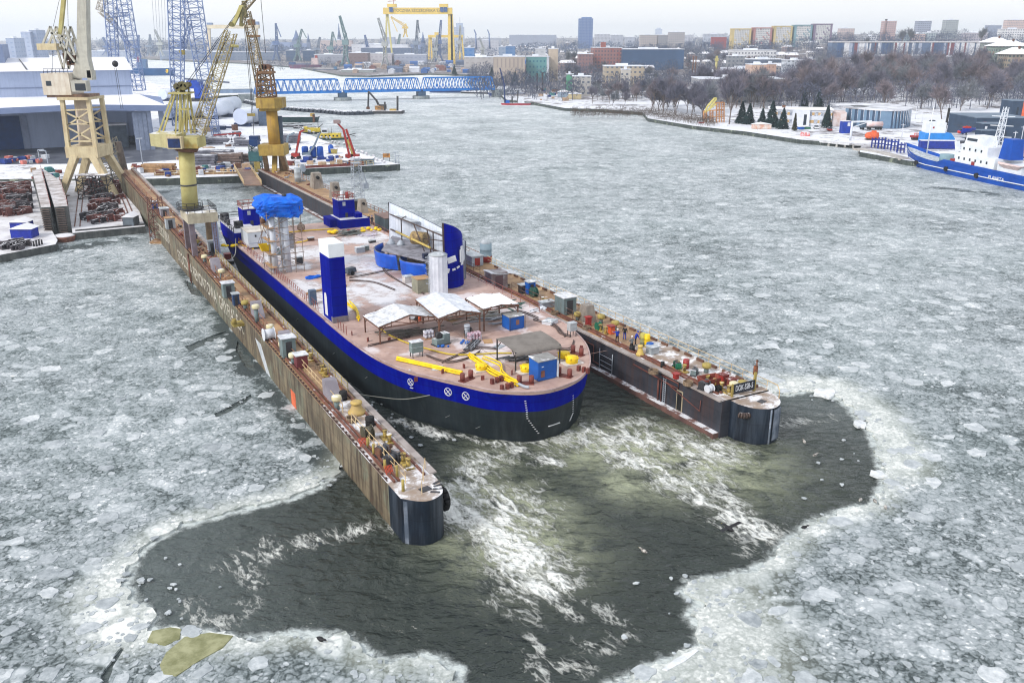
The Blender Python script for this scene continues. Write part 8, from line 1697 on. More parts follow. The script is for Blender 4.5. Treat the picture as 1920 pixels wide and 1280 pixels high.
em = MB(); pts_ = [(-1.9,1.5),(0,1.9),(1.9,1.5),(1.8,-.4),(0,-2.2),(-1.8,-.4)]; em.prism(pts_,0,.15); e_ = em.bd('emblem',M('emblem_yellow',S(236,206,60)),bw); e_.matrix_local = Matrix(((1,0,0,15.0),(0,0,-1,-4.6),(0,1,0,4.6),(0,0,0,1))) @ Matrix.Rotation(R(-24),4,'Y'); MB().lathe([(.1,.16),(.85,.16),(.85,.22),(.1,.22)],n=10).bd('emblem_heart',M('emblem_orange',S(200,130,50)),e_)
Rs = thing('research_ship','bright blue ship with white deckhouses moored at the right edge','ship',(0,0,0)); bowp = at(1694,303,0); stn = at(1925,352.5,0); dv = (stn-bowp); dv.normalize(); Rs.location = bowp; Rs.rotation_euler = (0,0,math.atan2(dv.y,dv.x))
Lr = 64; wd_ = 5.2; sh = [(0,.0,6.0),(3,1.6,5.3),(7,3.2,4.3),(12,4.4,3.6),(18,5.0,3.2),(30,5.2,2.9),(50,5.2,2.8),(64,4.6,3.0)]
lo_ = [(3.0,0),(5.5,1.0),(9,2.4),(13,3.7),(19,4.7),(30,5.0),(50,5.0),(64,4.2)]
m = MB(); up_l = [(x,-y,z) for x,y,z in sh]; up_r = [(x,y,z) for x,y,z in sh]; lw_l = [(x,-y,-.6) for x,y in lo_]; lw_r = [(x,y,-.6) for x,y in lo_]; n = 8
m.add(up_l+lw_l,[(i,n+i,n+i+1,i+1) for i in range(n-1)],0,True); m.add(up_r+lw_r,[(i,i+1,n+i+1,n+i) for i in range(n-1)],0,True); m.add([up_l[-1],up_r[-1],lw_r[-1],lw_l[-1]],[(0,3,2,1)],0)
shb = M('ship_blue',(.004,.075,.42,1),(.003,.055,.32,1),.2,.45,spec=.2); m.bd('hull',[shb],Rs)
side = 1 if Ve((-dv.y,dv.x)).dot(Ve((-bowp.x,-bowp.y))) > 0 else -1
dkz = [(x,y*.96,z-.9) for x,y,z in sh]; m = MB(); m.add([(x,-y,z) for x,y,z in dkz]+[(x,y,z) for x,y,z in dkz],[(i,i+1,n+i+1,n+i) for i in range(n-1)],0); m.bd('deck',[M('deck_snow_grey',S(196,202,208),S(140,150,156),.8)],Rs)
m = MB(); pth = [(x,side*(y*.985+.12),max(1.5,z-1.9)) for x,y,z in sh[2:]]; m.path(pth,.16,5); m.bd('fender_strip',white,Rs)
MB().add([(22,side*5.0,2.7),(62,side*4.7,2.7),(62,side*4.7,3.7),(26,side*5.0,4.1),(22,side*4.8,2.7),(62,side*4.5,2.7),(62,side*4.5,3.7),(26,side*4.8,4.1)],[(0,1,2,3),(7,6,5,4),(3,2,6,7),(0,3,7,4)]).bd('bulwark',shb,Rs)
wh = M('ship_white',S(232,236,242),S(214,220,228),.4,.5)
MB().b2((30,-4.4,2.4),(46,4.4,6.6)).bd('deckhouse',wh,Rs); dh = MB().b2((31,-3.8,6.6),(42,3.8,9.2)).bd('upper_deckhouse',wh,Rs); wh_ = MB().box((34,0,9.2),(6,6,2.4),0,0,(5.2,5.4)).bd('wheelhouse',wh,Rs)
for k in range(6): MB().b2((31.2+k*2.3,side*4.4,4.9),(31.8+k*2.3,side*4.46,5.6)).bd('window',glass,Rs) if side > 0 else MB().b2((31.2+k*2.3,-4.46,4.9),(31.8+k*2.3,-4.4,5.6)).bd('window',glass,Rs)
for k in range(4): y0_,y1_ = sorted((side*3.8,side*3.86)); MB().b2((32+k*2.4,y0_,7.6),(32.6+k*2.4,y1_,8.3)).bd('window',glass,dh)
y0_,y1_ = sorted((side*2.8,side*3.02)); MB().b2((32,y0_,10.2),(36,y1_,10.9)).bd('window',glass,wh_)
MB().box((46.5,0,6.6),(4.4,4.2,5.4),0,0,(3.4,3.4)).bd('funnel',shb,Rs); MB().b2((47,-4.2,2.4),(56,4.2,5.6)).bd('aft_house',wh,Rs); m = MB().lattice((40.5,0,9.2),(41.5,0,20),1.6,.9,7,.12,.08)
for z in (12,15,17.5): m.bar((39,-2,z),(43,2,z),.18).bar((40,1.8,z),(42,-1.8,z),.18)
m.bd('mast',wh,Rs); m = MB().tube((11,0,4),(11,0,18),.22,.12,6).bar((10,0,15.5),(12,0,15.5),.2); m.bd('foremast',wh,Rs); MB().tube((20.5,0,2.2),(20.5,0,4.8),2.0,n=16).bd('hatch_tank',M('tank_bluegrey',S(130,160,172)),Rs); MB().bar((26,0,3.5),(24,0,9),1.0).bar((24,0,6.5),(34,0,6.9),.5).bd('deck_crane',wh,Rs)
y_ = side*4.2; MB().add([(48,y_-.9,5.8),(56,y_-.9,5.8),(57,y_,6.2),(56,y_+.9,5.8),(48,y_+.9,5.8),(47,y_,6.2),(49.5,y_,4.7),(54.5,y_,4.7)],[(0,1,2,3,4,5),(0,5,6),(0,6,7,1),(1,7,2),(3,2,7),(4,3,7,6),(5,4,6)]).bd('lifeboat',M('lifeboat_pale',S(230,206,200),None,1),Rs)
MB().b2((37,side*4.42 if side > 0 else -4.5,3.4),(38.3,side*4.5 if side > 0 else -4.42,4.9)).bd('red_door',red,Rs); MB().bar((60,0,3.4),(60,0,8),.4).bar((60,0,8),(62,side*2,7),.3).bd('aft_davit',dg_y,Rs); MB().box((28,side*2.5,3.2),(3,1.6,1.2)).bd('red_raft',red,Rs)
for k in (14,28,41): MB().tube((k,side*5.2,1.6),(k,side*5.7,1.6),.7,n=12).bd('tyre_fender',black,Rs)
xd = Ve((1,0,0)) if side < 0 else Ve((-1,0,0))
text('lettering','PLANETA',1.45,white,Rs,(48.5,side*5.24,1.75),xd,(0,0,1),.04)
def strip(name,lb,cat,pts,w,z,mat,piles=True):
    P = [at(x,y,z) for x,y in pts]; t = thing(name,lb,cat,P[0]); m = MB(); pm = MB()
    for a,b in zip(P,P[1:]):
        m.bar(a-P[0]+Ve((0,w/2,-.3)),b-P[0]+Ve((0,w/2,-.3)),w,.6); k = int((b-a).length/3.2)
        for i in range(k): c = a+(b-a)*i/k-P[0]; pm.bar(c+Ve((0,-.15,-z-.5)),c+Ve((0,-.15,-.2)),.7,.5)
    m.bd('deck',mat,t)
    if piles: pm.bd('piling',M('piling_pale',S(206,204,200),S(120,116,110),.6),t)
strip('jetty','low dark jetty with snowy deck below the evergreens','jetty',[(1358,241),(1420,247),(1490,259)],3,1.3,M('jetty_snow',S(216,218,222),S(176,176,180),.5)); strip('quay_wall','dark quay with pale pilings running right from the blue launch','quay',[(1510,261),(1600,270),(1650,271)],3,1.7,M('jetty_snow',S(216,218,222))); strip('landing_stage','grey landing stage with pale pilings beside the blue ship bow','quay',[(1612,279),(1660,287),(1704,299)],4,1.8,M('stage_grey',S(190,186,180),S(150,146,140),.5))
def small(lb,px0,px1,py,mat,top,topm,L_=None,rz=0):
    s = m_at((px0+px1)/2,py,0); L_ = L_ or (px1-px0)*s; t = hull_boat('moored_boat',lb,'boat',px0,px1,py,L_,L_*.33,.9,mat,rz); MB().box((-L_*.1,0,.9),(L_*top[0],L_*.22,top[1]),0,0,(L_*top[0]*.8,L_*.18)).bd('cabin',topm,t); MB().box((-L_*.1,0,.9+top[1]),(L_*top[0]*.6,L_*.16,.12)).bd('cabin_roof',snow_p,t)
    MB().tube((0,0,1.4),(0,0,1.9+top[1]),.06,n=5).bd('mast',galv,t); return t
small('red covered boat moored left of the orange slipway frame',1301,1324,238,red,(.5,1.2),M('cover_red',S(200,50,60),None,1),None,PI); small('white motor yacht moored in front of the orange slipway frame',1334,1366,243,M('yacht_navy',S(60,80,120)),(.6,1.8),white,None,PI); small('low blue launch moored at the dark jetty',1405,1434,252,bluep,(.5,.7),white,None,PI); small('blue pilot launch with red roofed wheelhouse at the quay',1482,1526,263,shb,(.4,2.2),M('pilot_red',S(206,70,60),S(220,220,224),1),None,PI)
for px0,px1,py,y1_,c,lb in ((1412,1446,242,230,M('shed_beige',S(216,206,198),S(206,150,124),.6),'beige and orange covered boat ashore below the evergreens'),(1508,1520,242,236,green,'small green box ashore right of the evergreens'),(1498,1508,243,236,bluep,'small blue box ashore next to the green one')): hut(px0,px1,py,y1_,3,c,lb,z=1.7,name='covered_boat' if 'boat' in lb else 'shed',cat='boat' if 'boat' in lb else 'shed')
b = gpt(1338,230); t = thing('slipway_frame','orange lattice slipway frame with a bent yellow boom','crane',b); q = crane_pts(b.y,b); om = M('frame_orange',S(206,150,100),S(176,124,84),.6)
for px in (1322,1334,1346,1355): MB().lattice(q(px,231),q(px,192 if px > 1340 else 208),1.3,1.3,5,.13,.08).bd('frame_leg',om,t)
MB().bar(q(1320,208),q(1356,206),.5).bar(q(1336,194),q(1356,192),.5).bar(q(1320,220),q(1356,219),.4).bd('cross_beam',om,t); ym = M('boom_lemon',S(226,214,130),None,.6); MB().bar(q(1321,212),q(1326,200),.7).bar(q(1326,200),q(1340,184),.7).bar(q(1328,206),q(1343,186),.7).bar(q(1340,184),q(1344,185),.7).bar(q(1324,210),q(1344,194),.6).bd('boom',ym,t)
b = gpt(1341,150); t = thing('pillar_crane','slim yellow pillar crane rising among bare trees','crane',b); h = Q(1341,106,b.y).z-b.z; MB().tube((0,0,0),(0,0,h*.9),1.1,.9,10).bd('pillar',cry,t); MB().box((0,0,h*.8),(2.6,2.2,h*.12)).box((0,0,h*.92),(1.6,1.6,h*.1)).bd('head',cry,t)
for k,dx in ((0,0),(1,5)): t = thing('timber_mast','brown mast standing among trees, '+('left' if k == 0 else 'right')+' of a close pair','mast',gpt(1297+dx,160)); h = Q(1297,106,t.location.y).z-t.location.z; MB().tube((0,0,0),(0,0,h),.5,.4,7).bd('pole',brown,t); MB().box((0,0,h*.97),(1.6,.5,.4)).bd('crosstree',brown,t)
b0 = at(1558,237,1.7); wb = thing('white_office','white two storey office with tan window bands behind evergreens','building',b0,R(-14)); Lw,Dw,hw = 26,12,6.6; ww = M('office_white',S(222,226,234),S(206,212,222),.3); MB().b2((-Lw,0,0),(0,Dw,hw)).bd('wall',ww,wb); MB().b2((-Lw-.5,-.5,hw),(.5,Dw+.5,hw+.45)).bd('roof',M('snow_roof',S(240,240,244)),wb)
for fl2 in (1.0,4.2):
    for k in range(10):
        x = -Lw+.9+k*2.55
        if -16.2 < x < -9.5 and fl2 < 3: continue
        MB().b2((x,-.08,fl2),(x+1.5,.01,fl2+1.6)).bd('window',M('win_slate',S(110,120,140),S(200,204,212),1.5),wb)
    MB().b2((-Lw,-.04,fl2+.2),(-16.6,.0,fl2+1.4)).bd('tan_band',M('band_tan',S(206,170,120)),wb); MB().b2((-9,-.04,fl2+.2),(0,.0,fl2+1.4)).bd('tan_band',M('band_tan',S(206,170,120)),wb)
MB().b2((-16.4,-1.1,0),(-9.2,-.1,hw+.2)).bd('entrance_block',ww,wb); MB().b2((-11.6,-1.16,.2),(-10.4,-1.08,4.8)).bd('door_glazing',glass,wb); MB().box((-20,6,hw+.45),(1.4,1.2,1)).bd('roof_vent',brown,wb); MB().b2((.4,1,0),(6,Dw,hw-.8)).bd('side_wing',M('wing_pinkish',S(214,206,206),S(200,170,160),.4),wb)
pv0 = at(1655,238,1.7); pvn = thing('striped_pavilion','curved blue grey pavilion with upright dark stripes and snowy roof','pavilion',pv0); s_ = m_at(1655,238,1.7); n_ = 34; hP = hat(1655,238,206,1.7); pa,pbm_ = M('pav_blue',S(112,140,168),S(100,128,156),.3),M('pav_dark',S(62,84,112)); m = MB(); top_ = []
for i in range(n_):
    u0,u1 = i/n_,(i+1)/n_; f = lambda u: Ve(((u-.5)*118*s_,9*(2*u-1)**2-6*math.sin(u*3)-4*u,0)); p,r_ = f(u0),f(u1); top_.append(p); k = 1 if (i % 2 and not 12 < i < 17) else 0
    m.add([p,r_,r_+Ve((0,k*.5,hP)),p+Ve((0,k*.5,hP))],[(0,1,2,3)],k)
m.bd('facade',[pa,pbm_],pvn); ro = [(p.x,p.y-.4) for p in top_]+[(f(1).x,f(1).y-.4),(45*s_*1.3,34),(-40*s_*1.3,34)]; MB().prism(ro,hP,hP+.5).bd('roof',M('pav_roof',S(222,224,230),S(146,148,154),.12),pvn)
MB().prism([(-42*s_,10),(-24*s_,8),(-10*s_,12),(-18*s_,18),(-36*s_,18)],hP+.5,hP+.62).bd('roof_terrace',dg_y,pvn)
tt = thing('tank_truck','white tank lorry with a faded red end parked before the pavilion','lorry',at(1637,243,1.7),R(4)); MB().tube((-3.4,0,2.1),(3.6,0,2.1),1.15,n=16).bd('tank',M('tanker_white',S(220,216,222),S(226,190,184),.3),tt); MB().b2((-4,-1,.8),(3.8,1,1.05)).bd('chassis',dg_y,tt); MB().b2((-5.6,-1.1,.8),(-3.8,1.1,2.9)).bd('cab',M('cab_slate',S(70,90,110)),tt)
for x in (-4.8,-1.8,1.6,2.8):
    for y in (-1,1): w_ = MB().tube((x,y-.15,.5),(x,y+.15,.5),.5,n=12).bd('wheel',black,tt)
jc = thing('jib_crane','white post crane with an arm reaching right over the quay','crane',at(1594,263,1.7)); h = hat(1594,263,227,1.7); s_ = m_at(1594,263,1.7); MB().tube((0,0,0),(0,0,h),.45,.35,10).bd('post',white,jc); MB().bar((0,0,h-.3),(36*s_,0,h-.1),.45,.6).bar((1,0,h-2),(6,0,h-.4),.25).bd('arm',white,jc)
t = thing('blue_container','tall dark blue container standing behind the white post crane','container',at(1586,250,1.7)); h = hat(1586,250,228,1.7); MB().b2((-1.7,0,0),(1.7,3,h)).bd('body',M('cont_blue',S(16,60,170),S(12,50,140),.6),t); MB().b2((.3,-.05,h*.6),(1.4,0,h*.9)).bd('white_panel',white,t); MB().b2((-1.75,-.05,h),(1.75,3.05,h+.12)).bd('roof',snow_p,t)
t = thing('orange_capsule','orange rounded rescue capsule lying on the quay','capsule',at(1633,262,1.7)); m = MB().ball((-.8,0,1.5),1.45,10,sz=(1.2,1,.9)); m.tube((-.8,0,1.5),(2.4,0,1.5),1.35,1.2,14).bd('hull',orange,t); MB().box((.8,0,2.5),(1.4,1.4,.8)).bd('hatch',orange,t); MB().b2((-2,-1,0),(2.4,1,.3)).bd('cradle',dg_y,t)
dn = M('frame_navy',S(20,50,150),S(16,40,120),1)
for i,(px,py) in enumerate(((1640,277),(1652,279),(1664,280),(1676,283),(1688,287))):
    b = at(px,py,1.8); t = thing('navy_rack','navy blue steel rack on the landing stage, number of legs showing','rack',b,R(-12),'navy steel racks on the landing stage'); h = 3.4+.4*(i % 2); m = MB().b2((-1.2,-.8,h*.75),(1.2,.8,h*.75+.3)).b2((-1.2,-.8,h*.4),(1.2,.8,h*.4+.2))
    m.bd('shelf',dn,t)
    for x in (-1.1,0,1.1): MB().bar((x,-.7,0),(x,-.7,h),.2).bar((x,.7,0),(x,.7,h),.2).bd('upright',dn,t)
    t['label'] = 'navy blue steel rack standing on the snowy landing stage'
rb_ = thing('rescue_boat','red and white rigid inflatable boat ashore behind the navy racks','boat',at(1719,262,1.8),R(6)); s_ = m_at(1719,262,1.8); MB().tube((-2.3,-.8,1.2),(1.4,-.8,1.2),.42,n=10).tube((-2.3,.8,1.2),(1.4,.8,1.2),.42,n=10).tube((1.4,-.8,1.2),(2.6,0,1.5),.42,.3,10).tube((1.4,.8,1.2),(2.6,0,1.5),.42,.3,10).bd('tubes',red,rb_); MB().box((-.4,0,1.2),(1.4,1,1.3)).bd('console',M('console_mix',S(220,220,220),S(206,60,60),2),rb_); MB().b2((-2,-.7,0),(1.6,.7,.9)).bd('trailer',dg_y,rb_)
b = at(1760,270,1.9); t = thing('blue_workshop','light blue sloping workshop with a white cabin on its roof','workshop',b,R(-6)); s_ = m_at(1760,270,1.9); h = hat(1760,270,250,1.9); lb2 = M('work_sky',S(40,140,224),S(34,124,200),.5); MB().add([(-26*s_,0,0),(28*s_,0,0),(28*s_,0,h*.5),(20*s_,0,h),(-26*s_,0,h),(-26*s_,7,0),(28*s_,7,0),(28*s_,7,h*.5),(20*s_,7,h),(-26*s_,7,h)],[(0,1,2,3,4),(9,8,7,6,5),(4,3,8,9),(3,2,7,8),(1,6,7,2),(0,4,9,5)]).bd('wall',lb2,t)
cb2 = MB().b2((-24*s_,.5,h),(10*s_,6,h+3.6)).bd('roof_cabin',wh,t); MB().b2((-14*s_,.42,h+1.6),(-11*s_,.5,h+2.2)).bd('red_lamp',red,cb2); MB().tube((13*s_,3,h),(15*s_,3,h+8.5),.4,n=8).bd('stack',black,t); MB().bar((-16*s_,-.2,-.5),(30*s_,-.5,-1.0),.3,.5).bd('yellow_beam',yellow,t) if False else MB().bar((-14*s_,-.4,.6),(30*s_,-.4,.3),.3,.5).bd('yellow_beam',yelpost,t)
t = thing('navy_container','deep blue container row below the light blue workshop','container',at(1758,279,1.9),R(-6)); MB().b2((-30*s_,0,0),(32*s_,2.6,2.6)).bd('body',dn,t); MB().b2((-30*s_,-.05,2.6),(32*s_,2.65,2.72)).bd('roof',snow_p,t)
hp = at(1812,252,4.5); pad = thing('helicopter_pad','raised grey helicopter platform on posts before the dark station','platform',Ve((hp.x,hp.y,1.9))); MB().b2((-8,-5,2.0),(9,6,2.5)).bd('deck',M('pad_grey',S(206,208,214),S(160,166,174),.5),pad)
for x in (-7,-2,3,8): MB().bar((x,-4,0),(x,-4,2),.4).bd('post',dg_y,pad)
hc = thing('helicopter','blue helicopter with red nose and red tail fin on its pad','helicopter',(hp.x,hp.y,4.4),R(10)); bb = M('heli_blue',S(22,60,170),S(18,48,140),1,.35); rr = M('heli_red',S(220,66,54),S(190,54,46),1,.35)
m = MB(); prof_ = [(-3.6,.25,1.0),(-3.1,.75,1.15),(-2.0,1.05,1.35),(-.4,1.1,1.5),(1.2,.95,1.65),(2.4,.5,1.85),(6.0,.22,2.2)]; vs = []
for x,r_,z in prof_:
    for k in range(12): a = 2*PI*k/12; vs.append((x,r_*.85*math.cos(a),z+r_*math.sin(a)))
nn = len(prof_); m.add(vs,[(i*12+k,i*12+(k+1) % 12,(i+1)*12+(k+1) % 12,(i+1)*12+k) for i in range(nn-1) for k in range(12)],0,True); m.f += [tuple(reversed(range(12))),tuple((nn-1)*12+k for k in range(12))]; m.m += [0,0]; m.s += [False,False]
m.bd('fuselage',bb,hc); MB().ball((-3.0,0,1.0),.85,8,sz=(1,.9,.7)).bd('nose',rr,hc); MB().add([(4.8,0,2.1),(6.4,0,2.2),(7.4,0,4.4),(6.3,0,4.4),(4.8,.12,2.1),(6.4,.12,2.2),(7.4,.12,4.4),(6.3,.12,4.4)],[(0,1,2,3),(7,6,5,4),(0,4,5,1),(1,5,6,2),(2,6,7,3),(3,7,4,0)]).tube((3.2,0,2.0),(5.4,0,2.2),.34,.25,8).bd('tail_fin',rr,hc); MB().tube((-.4,0,2.5),(-.4,0,3.3),.3,.15,8).box((-.2,0,2.35),(2.6,1.2,.6)).bd('rotor_mast',rr,hc)
for k in range(4): a = R(20+90*k); MB().bar((-.4,0,3.3),(-.4+6*math.cos(a),6*math.sin(a),3.25),.28,.05).bd('rotor_blade',dg_y,hc)
for y in (-.9,.9): MB().tube((-.8,y,.25),(-.8,y,.8),.12,n=6).tube((-.8,y-.1,.28),(-.8,y+.1,.28),.28,n=10).bd('wheel',black,hc)
MB().ball((-2.6,0,1.75),.8,8,sz=(.9,.9,.6)).bd('windscreen',glass,hc)
dks = M('station_slate',S(46,66,90),S(38,56,78),.3,.6)
for px0,px1,y0,y1_,z,lb,dpt in ((1826,1925,222,262,1.9,'large dark slate rescue station beside the helicopter pad',22),(1838,1879,233,272,1.9,'lower dark slate annex with white number in front of the station',5),(1894,1925,190,226,3,'dark slate tower with an orange stripe at the right edge',10),(1836,1864,246,276,1.9,'small dark slate garage in front of the annex',4)):
    b = at((px0+px1)/2,y1_,z); w = (px1-px0)*m_at((px0+px1)/2,y1_,z); h = hat((px0+px1)/2,y1_,y0,z); t = thing('rescue_station',lb,'building',b); MB().b2((-w/2,0,-1),(w/2,dpt,h)).bd('wall',dks,t); MB().b2((-w/2-.15,-.15,h),(w/2+.15,dpt+.15,h+.3)).bd('roof_edge',M('station_roof',S(110,126,144),S(90,106,124),.3),t)
    if 'stripe' in lb: MB().b2((w*.12,-.08,0),(w*.34,.0,h)).bd('orange_stripe',orange,t); MB().b2((-w*.22,-.08,h*.3),(-w*.1,0,h*.7)).bd('window',glass,t)
    elif 'number' in lb: text('lettering','22',1.7,white,t,(w*.25,-.1,h*.72),(1,0,0),(0,0,1),.05); MB().b2((-w*.42,-.08,h*.62),(-w*.32,0,h*.9)).bd('white_panel',white,t)
    else: MB().b2((-w*.3,-.08,.2),(w*.1,0,h*.4)).bd('gate',M('gate_dark',S(34,48,68)),t)
t = thing('yellow_lorry','yellow box lorry parked at the right edge behind the blue ship','lorry',at(1915,300,1.9),R(-10)); MB().b2((-2.6,0,1.0),(5,2.4,3.6)).bd('box_body',M('lorry_yellow',S(236,184,40),S(214,164,36),.6),t); MB().b2((-4.6,.1,.7),(-2.8,2.3,2.6)).bd('cab',lightgrey,t); MB().b2((-4.4,.2,.5),(4.8,2.2,.95)).bd('chassis',black,t)
for x in (-3.8,1.5,3.8): MB().tube((x,-.05,.5),(x,.3,.5),.5,n=12).bd('wheel',black,t)
carm = [dg_y,white,red,M('car_blue',S(50,80,130)),M('car_silver',S(160,166,174))]
def car(p,rz,mat,label,group):
    t = thing('parked_car',label,'car',p,rz,group); MB().add([(-2.1,-.85,.35),(2.1,-.85,.35),(2.1,.85,.35),(-2.1,.85,.35),(-2.1,-.85,.9),(2.1,-.85,.85),(2.1,.85,.85),(-2.1,.85,.9)],[(3,2,1,0),(4,5,6,7),(0,1,5,4),(1,2,6,5),(2,3,7,6),(3,0,4,7)]).bd('body',mat,t)
    MB().box((-.2,0,.88),(2.5,1.6,.55),0,0,(1.6,1.35)).bd('cabin',glass,t)
    for x in (-1.3,1.3):
        for y in (-.8,.8): MB().tube((x,y-.1,.33),(x,y+.1,.33),.33,n=10).bd('wheel',black,t)
for i,(px,py) in enumerate(((1748,232),(1780,235),(1880,246),(1470,232),(1700,238),(1905,250),(1530,243),(1555,246))): car(gpt(px,py),ch_((0,.2,1.4)),carm[i % 5],('small dark parked car near the light blue workshop','small white parked car between park tree and helicopter pad','small red parked car before the dark rescue station','small blue parked car by the white office wall','small silver parked car right of the striped pavilion','small dark parked car at the right edge by the station','small white parked car below the right end of the office','small red parked car right of the white office corner')[i],'cars parked on the right bank')
for px,py,py1_,lb in ((1716,225,192,'tall white pole behind the pavilion'),(1728,232,214,'white lamp post beside the parking area'),(1900,274,246,'white lamp post before the dark station, left one'),(1914,268,236,'white lamp post before the dark station, right one'),(1536,240,214,'thin lamp post beside the white office'),(1690,262,232,'thin white lamp post by the orange capsule')):
    b = gpt(px,py); t = thing('lamp_post',lb,'lamp post',b); h = Q(px,py1_,b.y).z-b.z; MB().tube((0,0,0),(0,0,h),.14,.1,6).bd('pole',white,t); MB().bar((-.8,0,h-.5),(.8,0,h-.5),.2,.15).bd('lamp_arm',white,t)
# ------------------------------------------------------------------ trees
barks = [M('bark_grey',S(118,112,112),S(98,92,94),.6),M('bark_brown',S(118,106,102),S(98,88,86),.6)]
twigs = [M('twig_mauve',S(118,114,128),S(92,94,112),.08),M('twig_brown',S(138,126,130),S(108,100,110),.08),M('twig_grey',S(124,128,134),S(98,104,116),.08)]
def bare_tree(seed,h,spread,tw,bk,slender=False):
    rs = random.Random(seed); tr = MB(); cr = MB()
    def sliver(p,d,l,w):
        s = d.cross(Ve((rs.uniform(-1,1),rs.uniform(-1,1),rs.uniform(-1,1)))); s = s.normalized()*w if s.length > .01 else Ve((w,0,0)); cr.add([p-s,p+s,p+d*l],[(0,1,2)])
    def grow(p,d,l,r,lev):
        n = 2 if lev < 2 else 1; q = p
        for i in range(n):
            d2 = (d+Ve((rs.gauss(0,.10),rs.gauss(0,.10),.05))).normalized(); q2 = q+d2*l/n
            if lev < 3: tr.tube(q,q2,r*(1-.25*i/n),r*(1-.25*(i+1)/n),5 if lev < 2 else 3,0,False)
            q,d = q2,d2
        if lev == 3:
            for _ in range(8):
                dd = (d+Ve((rs.gauss(0,.6),rs.gauss(0,.6),rs.gauss(.12,.4)))).normalized(); sliver(p+(q-p)*rs.random(),dd,l*rs.uniform(.7,1.5),.035+.0028*h)
            sliver(p,d,l*1.4,.05+.003*h); return
        k = {0: 5,1: 4,2: 5}[lev]
        for i in range(k):
            a = 2*PI*(i+rs.random()*.8)/k; o = d.orthogonal().normalized(); o2 = d.cross(o); el_ = spread*(rs.uniform(.6,1.15) if lev else rs.uniform(.5,1.0))
            dd = (d+(o*math.cos(a)+o2*math.sin(a))*el_).normalized(); dd.z += .12; grow(p+(q-p)*rs.uniform(.45 if lev == 0 else .5,1.0),dd.normalized(),l*rs.uniform(.58,.78),r*.55,lev+1)
        grow(q,d,l*.75,r*.7,lev+1)
    grow(Ve((0,0,-.3)),Ve((0,0,1)),h*.36,h*.011+.07,0)
    t = thing('bare_tree','','tree'); tr.bd('trunk',bk,t); cr.bd('crown',tw,t); return register(t)
bpy.context.view_layer.update()
protos = [bare_tree(1,15,.75,twigs[0],barks[0]),bare_tree(2,15,.6,twigs[1],barks[1]),bare_tree(3,15,.9,twigs[2],barks[0]),bare_tree(4,15,.65,twigs[0],barks[1]),bare_tree(5,15,.8,twigs[1],barks[0]),bare_tree(6,15,.3,twigs[2],barks[1])]
tree_used = [0]*len(protos)
def put_tree(p,h,label,group,kind=None):
    k = ch_((0,1,2,3,4)) if kind is None else kind; s = h/13.5
    if not tree_used[k]: o = protos[k]; o.location = p; o.rotation_euler = (0,0,random.random()*6); o.scale = (s,s,s*ru(.9,1.1)); o['label'] = label
    else: o = copy_tree(protos[k],p,random.random()*6.3,label,(s*ru(.9,1.15),s*ru(.9,1.15),s*ru(.9,1.08)))
    tree_used[k] = 1; o['group'] = group; return o
big_t = [(1660,214,17,1,'big bare tree before the striped pavilion'),(1766,224,17,1,'big spreading bare tree alone in the snowy park'),(1243,210,16,4,'bare tree standing at the tip of the wooded shore'),(1367,233,19,3,'tall lone bare tree right of the slipway frame'),(1727,206,14,2,'smaller bare tree left of the big park tree'),(1800,208,16,2,'bare tree right of the big park tree'),(1850,205,18,0,'bare tree behind the dark rescue station'),(1035,152,13,1,'reddish bare tree behind the ferry')]
for px,py,h,k,lb in big_t: put_tree(gpt(px,py),h,lb,'single trees on the right bank',k)
def scatter(n,px0,px1,f,h0,h1,label,group,kind=None):
    for _ in range(n): px = ru(px0,px1); lo,hi = f(px); put_tree(gpt(px,ru(lo,hi)),ru(h0,h1),label,group,kind)
scatter(22,1215,1330,lambda x: (196+(x-1215)*.12,212+(x-1215)*.12),10,17,'bare tree in the thicket on the wooded shore','trees on the wooded shore'); scatter(26,1090,1215,lambda x: (176,200),7,11,'low bare tree in the scrub along the frozen shore','scrub trees along the shore')
scatter(46,1310,1560,lambda x: (176,206),13,19,'tall bare tree in front of the grey office block','trees before the grey office block'); scatter(120,1500,1945,lambda x: (150-(x-1500)*.06,196),13,19,'bare tree in the park wood on the slope','park wood on the slope'); scatter(26,960,1310,lambda x: (128,165),8,13,'bare tree among the workshops of the right bank','trees among the workshops'); scatter(14,1270,1420,lambda x: (112,128),9,14,'bare tree below the apartment slabs','trees below the slabs')
for px,py in ((1030,130),(1068,128),(1074,130),(1618,104),(1690,82),(1704,80),(1835,62)): put_tree(gpt(px,py) if py > 90 else gnd(px,1200),22 if py < 90 else 19,'narrow bare poplar rising above the roofs','poplars',5)
ever = M('fir_green',S(34,62,62),S(24,46,50),.5,.8)
def fir(seed,col,w=.36):
    rs = random.Random(seed); t = thing('evergreen','','tree'); MB().tube((0,0,-.3),(0,0,4),.28,.15,6).bd('trunk',barks[1],t); m = MB()
    for k in range(560):
        z = 1.0+rs.random()**1.25*13.2; r = (14.6-z)*w*(.45+.65*math.sqrt(rs.random())); a = rs.random()*6.283; d = Ve((math.cos(a),math.sin(a),-.35)); p = d*r*.55; p.z = z; s = Ve((-math.sin(a),math.cos(a),0))*rs.uniform(.35,.75); l = .7+r*.55; m.add([p-s,p+s,p+Ve((d.x*l,d.y*l,-.45*l))],[(0,1,2)]); m.add([p-s*.5+Ve((0,0,.5)),p+s*.5,p+d*l*.8+Ve((0,0,.1))],[(0,1,2)])
    m.bd('crown',col,t); return register(t)
fp = [fir(1,ever),fir(2,M('thuja_olive',S(84,84,66),S(64,66,54),.5),.16),fir(3,ever,.28)]
fu = [0,0,0]
